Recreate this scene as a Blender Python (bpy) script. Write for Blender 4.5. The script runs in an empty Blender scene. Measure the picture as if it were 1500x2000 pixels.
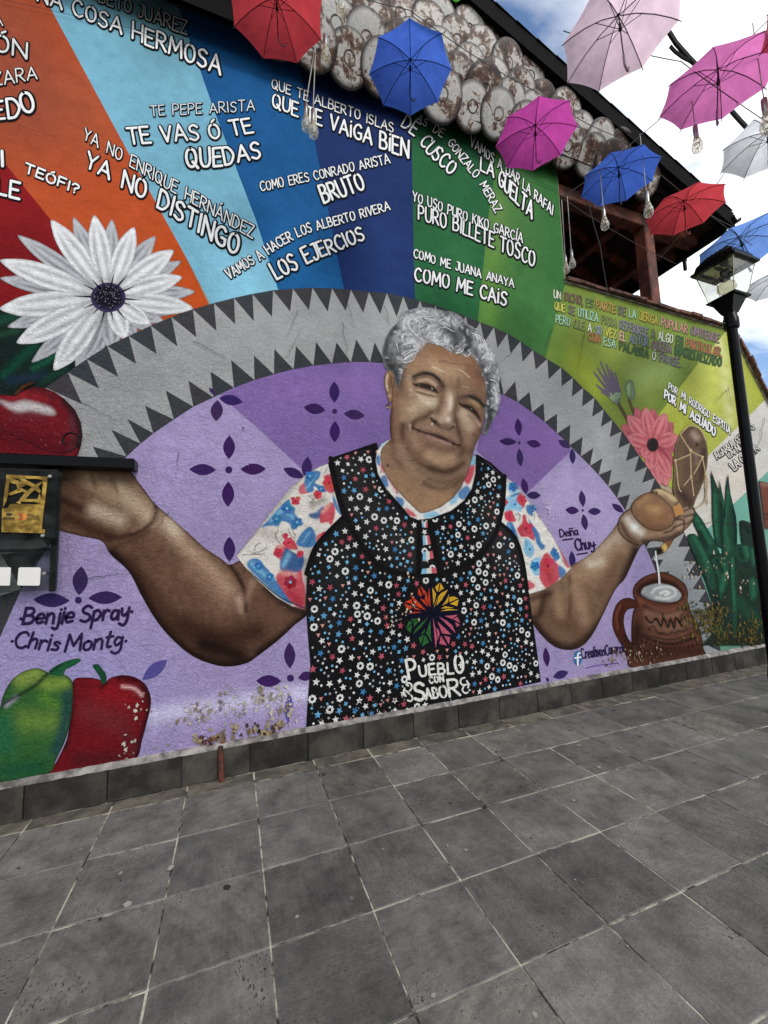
import bpy, bmesh, math, random
import numpy as np
from mathutils import Vector, Matrix
from mathutils.geometry import delaunay_2d_cdt

random.seed(7); RNG = np.random.RandomState(11)
SC = bpy.context.scene
COL = SC.collection

# ------------------------------------------------------------------ camera
F_PX = 802.08
CAM = np.array([1.158012, -3.480359, 1.599036])
ROT = np.array([[0.9346552, -0.3538546, -0.0347356],
                [0.0039907, 0.1081278, -0.9941290],
                [0.3555330, 0.9290292, 0.1024743]])      # rows: right, down, forward
cam = bpy.data.cameras.new('camera')
cam.sensor_fit = 'HORIZONTAL'; cam.sensor_width = 36.0
cam.lens = 36.0 * F_PX / 1500.0
cam.clip_start = 0.05; cam.clip_end = 2000
camo = bpy.data.objects.new('camera', cam); COL.objects.link(camo)
camo.matrix_world = Matrix(((ROT[0][0], -ROT[1][0], -ROT[2][0], CAM[0]),
                            (ROT[0][1], -ROT[1][1], -ROT[2][1], CAM[1]),
                            (ROT[0][2], -ROT[1][2], -ROT[2][2], CAM[2]),
                            (0, 0, 0, 1)))
SC.camera = camo

# ------------------------------------------------------------------ sky, sun, exposure
SUN_EL, SUN_AZ = math.radians(38), math.radians(165)     # azimuth: direction the light comes from, from +y clockwise
world = bpy.data.worlds.new('World'); SC.world = world; world.use_nodes = True
nt = world.node_tree; N = nt.nodes; L = nt.links
for n in list(N): N.remove(n)
out = N.new('ShaderNodeOutputWorld'); bg = N.new('ShaderNodeBackground')
sky = N.new('ShaderNodeTexSky'); sky.sky_type = 'NISHITA'; sky.sun_disc = False
sky.sun_elevation = SUN_EL; sky.sun_rotation = SUN_AZ; sky.air_density = 1.0; sky.dust_density = 0.2; sky.ozone_density = 3.0
tc = N.new('ShaderNodeTexCoord')
sep = N.new('ShaderNodeSeparateXYZ'); L.new(tc.outputs['Generated'], sep.inputs[0])
zc = N.new('ShaderNodeMath'); zc.operation = 'MAXIMUM'; zc.inputs[1].default_value = 0.0; L.new(sep.outputs[2], zc.inputs[0])
za = N.new('ShaderNodeMath'); za.operation = 'ADD'; za.inputs[1].default_value = 0.18; L.new(zc.outputs[0], za.inputs[0])
comb = N.new('ShaderNodeCombineXYZ')
for i in (0, 1):
    d = N.new('ShaderNodeMath'); d.operation = 'DIVIDE'; L.new(sep.outputs[i], d.inputs[0]); L.new(za.outputs[0], d.inputs[1]); L.new(d.outputs[0], comb.inputs[i])
mapn = N.new('ShaderNodeMapping'); mapn.inputs['Location'].default_value = (3.67, 1.51, 0.0); L.new(comb.outputs[0], mapn.inputs[0])
nz = N.new('ShaderNodeTexNoise'); nz.inputs['Scale'].default_value = 1.35; nz.inputs['Detail'].default_value = 9; nz.inputs['Roughness'].default_value = 0.56
nz.inputs['Distortion'].default_value = 0.25
L.new(mapn.outputs[0], nz.inputs['Vector'])
rmp = N.new('ShaderNodeValToRGB'); rmp.color_ramp.elements[0].position = 0.40; rmp.color_ramp.elements[1].position = 0.56
L.new(nz.outputs['Fac'], rmp.inputs[0])
nz2 = N.new('ShaderNodeTexNoise'); nz2.inputs['Scale'].default_value = 3.1; nz2.inputs['Detail'].default_value = 6; L.new(mapn.outputs[0], nz2.inputs['Vector'])
crmp = N.new('ShaderNodeValToRGB')
crmp.color_ramp.elements[0].position = 0.3; crmp.color_ramp.elements[0].color = (5.6, 5.8, 6.0, 1)
crmp.color_ramp.elements[1].position = 0.62; crmp.color_ramp.elements[1].color = (7.6, 7.6, 7.7, 1)
L.new(nz2.outputs['Fac'], crmp.inputs[0])
mx = N.new('ShaderNodeMix'); mx.data_type = 'RGBA'
L.new(rmp.outputs[0], mx.inputs['Factor']); L.new(sky.outputs[0], mx.inputs['A']); L.new(crmp.outputs[0], mx.inputs['B'])
L.new(mx.outputs['Result'], bg.inputs['Color']); bg.inputs['Strength'].default_value = 0.145
L.new(bg.outputs[0], out.inputs[0])

sun = bpy.data.lights.new('sun', 'SUN'); sun.energy = 1.5; sun.angle = math.radians(22); sun.color = (1.0, 0.96, 0.9)
suno = bpy.data.objects.new('sun', sun); COL.objects.link(suno)
sd = Vector((math.sin(SUN_AZ) * math.cos(SUN_EL), math.cos(SUN_AZ) * math.cos(SUN_EL), math.sin(SUN_EL)))
suno.rotation_euler = sd.to_track_quat('Z', 'Y').to_euler(); suno.location = (0, -8, 14)

vs = SC.view_settings
vs.view_transform = 'Standard'; vs.look = 'None'; vs.exposure = 0.55; vs.gamma = 1.0; vs.use_curve_mapping = False
SC.cycles.max_bounces = 6; SC.cycles.transparent_max_bounces = 12
# ------------------------------------------------------------------ projection helpers (measured positions -> points on real planes)
def ray(x, y):
    return ROT.T @ np.array([(x - 750.0) / F_PX, (y - 1000.0) / F_PX, 1.0])
def on_y(x, y, Y=0.0):
    d = ray(x, y); return CAM + (Y - CAM[1]) / d[1] * d
def at(x, y, D):
    return CAM + D * ray(x, y)
def wall_pts(P, Y=0.0):
    """photo positions (n,2) -> points on the wall plane y = Y"""
    P = np.asarray(P, float)
    d = np.stack([(P[:, 0] - 750) / F_PX, (P[:, 1] - 1000) / F_PX, np.ones(len(P))], 1) @ ROT
    t = (0.0 - CAM[1]) / d[:, 1]
    W = CAM + d * t[:, None]; W[:, 1] = Y
    return W
def px_of(P):
    q = ROT @ (np.asarray(P, float) - CAM); return (750 + F_PX * q[0] / q[2], 1000 + F_PX * q[1] / q[2])

# ------------------------------------------------------------------ objects
def tag(o, label=None, cat=None, group=None, kind=None):
    if label: o['label'] = label
    if cat: o['category'] = cat
    if group: o['group'] = group
    if kind: o['kind'] = kind
    return o
def empty(name, loc=(0, 0, 0), rz=0.0):
    o = bpy.data.objects.new(name, None); o.location = loc; o.rotation_euler = (0, 0, rz); o.empty_display_size = 0.1
    COL.objects.link(o); return o
def link(name, me, parent=None, loc=None, rot=None):
    o = bpy.data.objects.new(name, me); COL.objects.link(o)
    if parent: o.parent = parent
    if loc is not None: o.location = loc
    if rot is not None: o.rotation_euler = rot
    return o
def mesh(name, V, Fs, mat=None, smooth=False, cols=None):
    me = bpy.data.meshes.new(name)
    me.from_pydata([tuple(map(float, v)) for v in V], [], [tuple(map(int, f)) for f in Fs])
    if cols is not None:
        a = me.color_attributes.new('Col', 'FLOAT_COLOR', 'POINT')
        c = np.ones((len(V), 4), np.float32); c[:, :3] = cols
        a.data.foreach_set('color', c.ravel())
    if mat: me.materials.append(mat)
    if smooth: me.polygons.foreach_set('use_smooth', [True] * len(me.polygons))
    me.update(); return me

class MB:
    """collects simple shapes into one mesh"""
    def __init__(s): s.v = []; s.f = []
    def add(s, V, Fs):
        b = len(s.v); s.v += [tuple(p) for p in V]; s.f += [tuple(b + i for i in f) for f in Fs]; return s
    def box(s, c, d, rot=None):
        x, y, z = [q / 2 for q in d]
        V = [Vector((a * x, b * y, e * z)) for a in (-1, 1) for b in (-1, 1) for e in (-1, 1)]
        if rot is not None: V = [rot @ v for v in V]
        V = [v + Vector(c) for v in V]
        return s.add(V, [(0, 1, 3, 2), (4, 6, 7, 5), (0, 4, 5, 1), (2, 3, 7, 6), (0, 2, 6, 4), (1, 5, 7, 3)])
    def bbox(s, c, d, b=0.005, rot=None):
        """box with bevelled edges"""
        bm = bmesh.new(); bmesh.ops.create_cube(bm, size=1.0)
        for v in bm.verts: v.co = Vector((v.co.x * d[0], v.co.y * d[1], v.co.z * d[2]))
        bmesh.ops.bevel(bm, geom=bm.edges[:], offset=b, segments=1, profile=0.5, affect='EDGES')
        bm.verts.index_update()
        V = [(rot @ v.co if rot is not None else v.co) + Vector(c) for v in bm.verts]
        Fs = [[v.index for v in f.verts] for f in bm.faces]; bm.free()
        return s.add(V, Fs)
    def tube(s, pts, r, n=8, cap=True):
        pts = [Vector(p) for p in pts]; rs = r if hasattr(r, '__len__') else [r] * len(pts)
        V = []; Fs = []; up = Vector((0, 0, 1)); a = None
        for i, p in enumerate(pts):
            t = (pts[min(i + 1, len(pts) - 1)] - pts[max(i - 1, 0)]).normalized()
            if a is None:
                ref = up if abs(t.z) < 0.95 else Vector((1, 0, 0)); a = t.cross(ref).normalized()
            else: a = (a - t * a.dot(t)).normalized()
            b = t.cross(a)
            for k in range(n):
                q = 2 * math.pi * k / n; V.append(p + (a * math.cos(q) + b * math.sin(q)) * rs[i])
        m = len(pts)
        for i in range(m - 1):
            for k in range(n):
                k2 = (k + 1) % n; Fs.append((i * n + k, i * n + k2, (i + 1) * n + k2, (i + 1) * n + k))
        if cap: Fs.append(tuple(range(n))[::-1]); Fs.append(tuple((m - 1) * n + k for k in range(n)))
        return s.add(V, Fs)
    def lathe(s, prof, n=20, c=(0, 0, 0), axis='z'):
        V = []; Fs = []
        for (r, z) in prof:
            for k in range(n):
                q = 2 * math.pi * k / n; x, y = r * math.cos(q), r * math.sin(q)
                V.append((c[0] + x, c[1] + y, c[2] + z) if axis == 'z' else (c[0] + x, c[1] - z, c[2] + y))
        for i in range(len(prof) - 1):
            for k in range(n):
                k2 = (k + 1) % n; Fs.append((i * n + k, i * n + k2, (i + 1) * n + k2, (i + 1) * n + k))
        if prof[0][0] > 1e-6: Fs.append(tuple(range(n))[::-1])
        if prof[-1][0] > 1e-6: Fs.append(tuple((len(prof) - 1) * n + k for k in range(n)))
        return s.add(V, Fs)
    def prism(s, poly, y0, y1):
        """outline in (x,z), extruded along y"""
        n = len(poly); V = [(p[0], y0, p[1]) for p in poly] + [(p[0], y1, p[1]) for p in poly]
        Fs = [tuple(range(n)), tuple(range(n, 2 * n))[::-1]] + [(i, i + n, (i + 1) % n + n, (i + 1) % n) for i in range(n)]
        return s.add(V, Fs)
    def build(s, name, mat, parent=None, smooth=False, loc=None, rot=None):
        me = mesh(name, s.v, s.f, mat, False)
        bm = bmesh.new(); bm.from_mesh(me); bmesh.ops.recalc_face_normals(bm, faces=bm.faces); bm.to_mesh(me); bm.free()
        if smooth:
            me.polygons.foreach_set('use_smooth', [True] * len(me.polygons))
            try: me.set_sharp_from_angle(angle=math.radians(40))
            except Exception: pass
        return link(name, me, parent, loc, rot)

# ------------------------------------------------------------------ colour
def lin1(c):
    c = c / 255.0; return c / 12.92 if c <= 0.04045 else ((c + 0.055) / 1.055) ** 2.4
def lin(c, g=1.0): return tuple(min(0.88, lin1(v) * g) for v in c)

# ------------------------------------------------------------------ materials
def new_mat(name):
    m = bpy.data.materials.new(name); m.use_nodes = True
    nt = m.node_tree; b = nt.nodes['Principled BSDF']; return m, nt, b
def nd(nt, t, **kw):
    n = nt.nodes.new(t)
    for k, v in kw.items():
        if k.startswith('in_'): n.inputs[k[3:].replace('_', ' ')].default_value = v
        else: setattr(n, k, v)
    return n
def mat(name, c, rough=0.6, metal=0.0, var=0.15, scale=8.0, c2=None, bump=0.0, bscale=60.0, spec=0.4, rnd=0.0, c2pos=(0.42, 0.62), coat=0.0):
    """procedural material: two tones by noise, object-random tone, fine relief"""
    m, nt, b = new_mat(name); L = nt.links
    tcn = nd(nt, 'ShaderNodeTexCoord')
    n1 = nd(nt, 'ShaderNodeTexNoise', in_Scale=scale, in_Detail=8.0, in_Roughness=0.6)
    oi = nd(nt, 'ShaderNodeObjectInfo')
    off = nd(nt, 'ShaderNodeVectorMath', operation='MULTIPLY_ADD'); 
    cmb = nd(nt, 'ShaderNodeCombineXYZ'); 
    for i in range(3): L.new(oi.outputs['Random'], cmb.inputs[i])
    L.new(cmb.outputs[0], off.inputs[0]); off.inputs[1].default_value = (17.0, 31.0, 23.0); L.new(tcn.outputs['Object'], off.inputs[2])
    L.new(off.outputs[0], n1.inputs['Vector'])
    rp = nd(nt, 'ShaderNodeValToRGB'); e = rp.color_ramp.elements
    A = lin(c); B = lin(c2) if c2 else tuple(v * (1 - var) for v in A)
    e[0].position, e[1].position = c2pos if c2 else (0.3, 0.7)
    e[0].color = (*B, 1); e[1].color = (*A, 1)
    L.new(n1.outputs['Fac'], rp.inputs[0])
    last = rp.outputs[0]
    if rnd:
        mr = nd(nt, 'ShaderNodeMapRange'); mr.inputs['To Min'].default_value = 1 - rnd; mr.inputs['To Max'].default_value = 1 + rnd
        L.new(oi.outputs['Random'], mr.inputs['Value'])
        hs = nd(nt, 'ShaderNodeHueSaturation'); L.new(mr.outputs[0], hs.inputs['Value']); L.new(last, hs.inputs['Color']); last = hs.outputs[0]
    L.new(last, b.inputs['Base Color'])
    b.inputs['Roughness'].default_value = rough; b.inputs['Metallic'].default_value = metal
    b.inputs['Specular IOR Level'].default_value = spec; b.inputs['Coat Weight'].default_value = coat
    if bump:
        n2 = nd(nt, 'ShaderNodeTexNoise', in_Scale=bscale, in_Detail=6.0, in_Roughness=0.65); L.new(off.outputs[0], n2.inputs['Vector'])
        bp = nd(nt, 'ShaderNodeBump', in_Strength=bump, in_Distance=0.01); L.new(n2.outputs['Fac'], bp.inputs['Height']); L.new(bp.outputs[0], b.inputs['Normal'])
    return m

def paint_material():
    """flat masonry paint over hand trowelled stucco; colour comes from the painted sheet itself"""
    m, nt, b = new_mat('mural_paint'); L = nt.links
    tcn = nd(nt, 'ShaderNodeTexCoord'); at_ = nd(nt, 'ShaderNodeVertexColor', layer_name='Col')
    big = nd(nt, 'ShaderNodeTexNoise', in_Scale=0.9, in_Detail=7.0, in_Roughness=0.62); L.new(tcn.outputs['Object'], big.inputs['Vector'])
    fine = nd(nt, 'ShaderNodeTexNoise', in_Scale=22.0, in_Detail=6.0, in_Roughness=0.7); L.new(tcn.outputs['Object'], fine.inputs['Vector'])
    add = nd(nt, 'ShaderNodeMath', operation='MULTIPLY_ADD'); L.new(fine.outputs['Fac'], add.inputs[0]); add.inputs[1].default_value = 0.5; L.new(big.outputs['Fac'], add.inputs[2])
    mr = nd(nt, 'ShaderNodeMapRange'); mr.inputs['From Min'].default_value = 0.45; mr.inputs['From Max'].default_value = 1.05
    mr.inputs['To Min'].default_value = 0.80; mr.inputs['To Max'].default_value = 1.12; L.new(add.outputs[0], mr.inputs['Value'])
    hs = nd(nt, 'ShaderNodeHueSaturation'); L.new(mr.outputs[0], hs.inputs['Value']); L.new(at_.outputs['Color'], hs.inputs['Color'])
    # rising dirt blotches with their own shape
    dn = nd(nt, 'ShaderNodeTexNoise', in_Scale=3.2, in_Detail=10.0, in_Roughness=0.72); L.new(tcn.outputs['Object'], dn.inputs['Vector'])
    dr = nd(nt, 'ShaderNodeValToRGB'); dr.color_ramp.elements[0].position = 0.62; dr.color_ramp.elements[1].position = 0.78
    dr.color_ramp.elements[1].color = (0.22, 0.22, 0.22, 1); L.new(dn.outputs['Fac'], dr.inputs[0])
    mxd = nd(nt, 'ShaderNodeMix', data_type='RGBA'); L.new(dr.outputs[0], mxd.inputs['Factor']); L.new(hs.outputs[0], mxd.inputs['A']); mxd.inputs['B'].default_value = (0.06, 0.055, 0.05, 1)
    L.new(mxd.outputs['Result'], b.inputs['Base Color'])
    b.inputs['Roughness'].default_value = 0.6; b.inputs['Specular IOR Level'].default_value = 0.03
    # stucco relief: coarse in a wavy belt of the lower wall, finer above
    s1 = nd(nt, 'ShaderNodeTexNoise', in_Scale=38.0, in_Detail=6.0, in_Roughness=0.62, in_Distortion=1.2); L.new(tcn.outputs['Object'], s1.inputs['Vector'])
    s2 = nd(nt, 'ShaderNodeTexNoise', in_Scale=7.0, in_Detail=4.0); L.new(tcn.outputs['Object'], s2.inputs['Vector'])
    sx = nd(nt, 'ShaderNodeSeparateXYZ'); L.new(tcn.outputs['Object'], sx.inputs[0])
    mz = nd(nt, 'ShaderNodeMapRange'); mz.inputs['From Min'].default_value = 4.4; mz.inputs['From Max'].default_value = 3.0
    mz.inputs['To Min'].default_value = 0.22; mz.inputs['To Max'].default_value = 1.0; L.new(sx.outputs['Z'], mz.inputs['Value'])
    mm = nd(nt, 'ShaderNodeMath', operation='MULTIPLY'); L.new(s1.outputs['Fac'], mm.inputs[0]); L.new(mz.outputs[0], mm.inputs[1])
    ma = nd(nt, 'ShaderNodeMath', operation='MULTIPLY_ADD'); L.new(s2.outputs['Fac'], ma.inputs[0]); ma.inputs[1].default_value = 0.8; L.new(mm.outputs[0], ma.inputs[2])
    bp = nd(nt, 'ShaderNodeBump', in_Strength=1.0, in_Distance=0.024); L.new(ma.outputs[0], bp.inputs['Height']); L.new(bp.outputs[0], b.inputs['Normal'])
    return m
PAINT = paint_material()

# ------------------------------------------------------------------ painting on the wall: each painted thing is a thin sheet of paint
LAYER = 0.0009
PG = 1.0                                     # paint albedo relative to the colour read off the wall
def pc(c): return np.array([min(0.85, lin1(v) * PG) for v in c])
def Z(x0, y0, s): return lambda *p: [(x0 + a / s, y0 + b / s) for a, b in p]

def crom(P, n=6, closed=False):
    P = [np.array(p, float) for p in P]; m = len(P); o = []
    if m < 3 and not closed: return [tuple(p) for p in P]
    rngi = range(m) if closed else range(m - 1)
    for i in rngi:
        p1, p2 = P[i], P[(i + 1) % m]
        p0 = P[i - 1] if (closed or i > 0) else 2 * p1 - p2
        p3 = P[(i + 2) % m] if (closed or i + 2 < m) else 2 * p2 - p1
        for k in range(n):
            t = k / n
            o.append(tuple(0.5 * (2 * p1 + (p2 - p0) * t + (2 * p0 - 5 * p1 + 4 * p2 - p3) * t * t + (3 * p1 - p0 - 3 * p2 + p3) * t ** 3)))
    if not closed: o.append(tuple(P[-1]))
    return o
def seg_dist(Q, pts, closed=False):
    P = np.asarray(pts, float)
    if len(P) == 1: return np.hypot(Q[:, 0] - P[0, 0], Q[:, 1] - P[0, 1])
    A = P if closed else P[:-1]; B = np.roll(P, -1, 0) if closed else P[1:]
    d = np.full(len(Q), 1e12)
    for a, b in zip(A, B):
        ab = b - a; qx = Q[:, 0] - a[0]; qy = Q[:, 1] - a[1]; t = np.minimum(np.maximum((qx * ab[0] + qy * ab[1]) / (ab @ ab + 1e-12), 0), 1)
        qx -= t * ab[0]; qy -= t * ab[1]; d = np.minimum(d, qx * qx + qy * qy)
    return np.sqrt(d)
def inside(Q, poly):
    P = np.asarray(poly, float); x, y = Q[:, 0], Q[:, 1]; r = np.zeros(len(Q), bool)
    j = len(P) - 1
    for i in range(len(P)):
        yi, yj = P[i, 1], P[j, 1]
        c = ((yi > y) != (yj > y)) & (x < (P[j, 0] - P[i, 0]) * (y - yi) / (yj - yi + 1e-12) + P[i, 0])
        r ^= c; j = i
    return r
def vnoise(Q, s, seed=0):
    """smooth value noise in -1..1"""
    G = np.random.RandomState(seed).rand(64, 64) * 2 - 1; x = Q[:, 0] / s; y = Q[:, 1] / s
    i = np.floor(x).astype(int); j = np.floor(y).astype(int); u = x - i; v = y - j; u = u * u * (3 - 2 * u); v = v * v * (3 - 2 * v)
    g = lambda a, b: G[a % 64, b % 64]
    return (g(i, j) * (1 - u) + g(i + 1, j) * u) * (1 - v) + (g(i, j + 1) * (1 - u) + g(i + 1, j + 1) * u) * v
def apply_ops(Q, outline, base, ops, mottle=.07):
    C = np.tile(pc(base), (len(Q), 1))
    for op in ops:
        k = op[0]; I = slice(None)
        if k in 'shp':                                 # only the points the brush can reach
            b = np.asarray(op[1], float); m = op[2] * 2.6 + 4
            I = np.nonzero((Q[:, 0] > b[:, 0].min() - m) & (Q[:, 0] < b[:, 0].max() + m) & (Q[:, 1] > b[:, 1].min() - m) & (Q[:, 1] < b[:, 1].max() + m))[0]
            if not len(I): continue
        q = Q[I]
        if k == 's':                                   # soft airbrush stroke
            _, pts, w, c, a = op; d = seg_dist(q, crom(pts, 4) if len(pts) > 2 else pts); wgt = a * np.exp(-(d / w) ** 2)
        elif k == 'h':                                 # harder brush stroke
            _, pts, w, c, a = op; d = seg_dist(q, crom(pts, 4) if len(pts) > 2 else pts); wgt = a * np.clip((w - d) / max(0.8, 0.35 * w) + 0.5, 0, 1)
        elif k == 'p':                                 # filled shape with soft edge
            _, poly, s, c, a = op; poly = crom(poly, 3, True); d = seg_dist(q, poly, True); sd = np.where(inside(q, poly), d, -d); wgt = a * np.clip(sd / s * 0.5 + 0.5, 0, 1)
        elif k == 'e':                                 # along the outline
            _, w, c, a = op; d = seg_dist(q, outline[::2] if len(outline) > 90 else outline, True); wgt = a * np.exp(-(d / w) ** 2)
        elif k == 'd':                                 # greyer
            C = C * (1 - op[1]) + C.mean(1, keepdims=True) * op[1]; continue
        elif k == 'k':                                 # stronger contrast about a middle tone
            pv_ = pc(op[2]); C = pv_ * (np.maximum(C, 1e-4) / pv_) ** op[1]; continue
        elif k == 'n':                                 # mottled brushwork: lighter and darker flecks
            _, s, amp, asp = op; C = C * (1 + amp * vnoise(Q * np.array([1.0, asp]), s, 5) + .6 * amp * vnoise(Q * np.array([asp, 1.0]), s * .5, 6))[:, None]; continue
        C[I] = C[I] * (1 - wgt[:, None]) + pc(c) * wgt[:, None]
    C = C * (1 + mottle * vnoise(Q, 9.0, 1) + mottle * .8 * vnoise(Q, 3.7, 2))[:, None]
    return np.clip(C, 0.004, .86)
def patch(parent, name, outline, step, base, ops=(), layer=1, smooth=True, label=None):
    o = crom(outline, 5, True) if smooth else [tuple(p) for p in outline]
    P = np.array(o, float)
    # resample long sides so colours follow the edge too
    R = []
    for a, b in zip(P, np.roll(P, -1, 0)):
        n = max(1, int(np.hypot(*(b - a)) / (step * 1.5)))
        R += [a + (b - a) * k / n for k in range(n)]
    P = np.array(R)
    x0, y0 = P.min(0); x1, y1 = P.max(0)
    gx, gy = np.meshgrid(np.arange(x0 + step * .5, x1, step), np.arange(y0 + step * .5, y1, step * .9)); gx = gx + (np.arange(gx.shape[0]) % 2)[:, None] * step * .5
    G = np.stack([gx.ravel(), gy.ravel()], 1)
    G = G[inside(G, P)]
    if len(G): G = G[seg_dist(G, P, True) > step * 0.45]
    allp = np.vstack([P, G])
    V, E, Fs, _, _, _ = delaunay_2d_cdt([Vector(p) for p in allp], [], [list(range(len(P)))], 1, 1e-4)
    Q = np.array([(v.x, v.y) for v in V])
    C = apply_ops(Q, P, base, ops)
    W = wall_pts(Q, -layer * LAYER)
    Fs = [f if (lambda a, b, c: (b[0] - a[0]) * (c[2] - a[2]) - (b[2] - a[2]) * (c[0] - a[0]))(W[f[0]], W[f[1]], W[f[2]]) > 0 else f[::-1] for f in Fs]
    ob = link(name, mesh(name, W, Fs, PAINT, False, C), parent)
    if label: ob['label'] = label
    return ob

class Flat:
    """several flat painted shapes in one sheet mesh"""
    def __init__(s): s.v = []; s.f = []; s.c = []; s.k = 0
    def poly(s, P, col, layer):
        P = list(P); 
        a = sum(P[i - 1][0] * P[i][1] - P[i][0] * P[i - 1][1] for i in range(len(P)))
        if a > 0: P = P[::-1]                       # image y is down: this order faces the street
        W = wall_pts(P, -layer * LAYER); b = len(s.v)
        s.v += [tuple(w) for w in W]; s.f.append(tuple(range(b, b + len(P)))); s.c += [pc(col)] * len(P); return s
    def ribbon(s, pts, w, col, layer, w1=None, cap=True):
        P = np.array(pts, float); 
        keep = [0] + [i for i in range(1, len(P)) if np.hypot(*(P[i] - P[i - 1])) > 0.05]; P = P[keep]
        if len(P) < 2: P = np.array([P[0], P[0] + (0.3, 0)])
        n = len(P); T = np.zeros_like(P)
        T[1:-1] = P[2:] - P[:-2]; T[0] = P[1] - P[0]; T[-1] = P[-1] - P[-2]
        T /= np.hypot(T[:, 0], T[:, 1])[:, None] + 1e-9; Nn = np.stack([-T[:, 1], T[:, 0]], 1)
        ws = np.linspace(w, w if w1 is None else w1, n) / 2
        Lp = P + Nn * ws[:, None]; Rp = P - Nn * ws[:, None]
        V = np.vstack([Lp, Rp]); Fs = [(i, i + 1, n + i + 1, n + i) for i in range(n - 1)]
        if cap:
            for e, sg in ((n - 1, 1), (0, -1)):
                b = len(V); a0 = math.atan2(Nn[e, 1], Nn[e, 0]); arc = []
                for k in range(1, 5):
                    q = a0 - sg * math.pi * k / 5; arc.append(P[e] + ws[e] * np.array([math.cos(q), math.sin(q)]))
                V = np.vstack([V, arc]); Fs.append((e, *range(b, b + 4), n + e))
        W = wall_pts(V, -layer * LAYER - s.k * 4e-5); s.k = (s.k + 1) % 16
        b = len(s.v); s.v += [tuple(w_) for w_ in W]
        for f in Fs:
            a = sum(V[f[i - 1]][0] * V[f[i]][1] - V[f[i]][0] * V[f[i - 1]][1] for i in range(len(f)))
            s.f.append(tuple(b + i for i in (f[::-1] if a > 0 else f)))
        s.c += [pc(col)] * len(V); return s
    def disc(s, c, r, col, layer, n=12, ry=None):
        return s.poly([(c[0] + r * math.cos(2 * math.pi * k / n), c[1] + (ry or r) * math.sin(2 * math.pi * k / n)) for k in range(n)], col, layer)
    def build(s, name, parent, label=None, kind=None):
        o = link(name, mesh(name, s.v, s.f, PAINT, False, np.array(s.c)), parent)
        if label: o['label'] = label
        if kind: o['kind'] = kind
        return o
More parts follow.
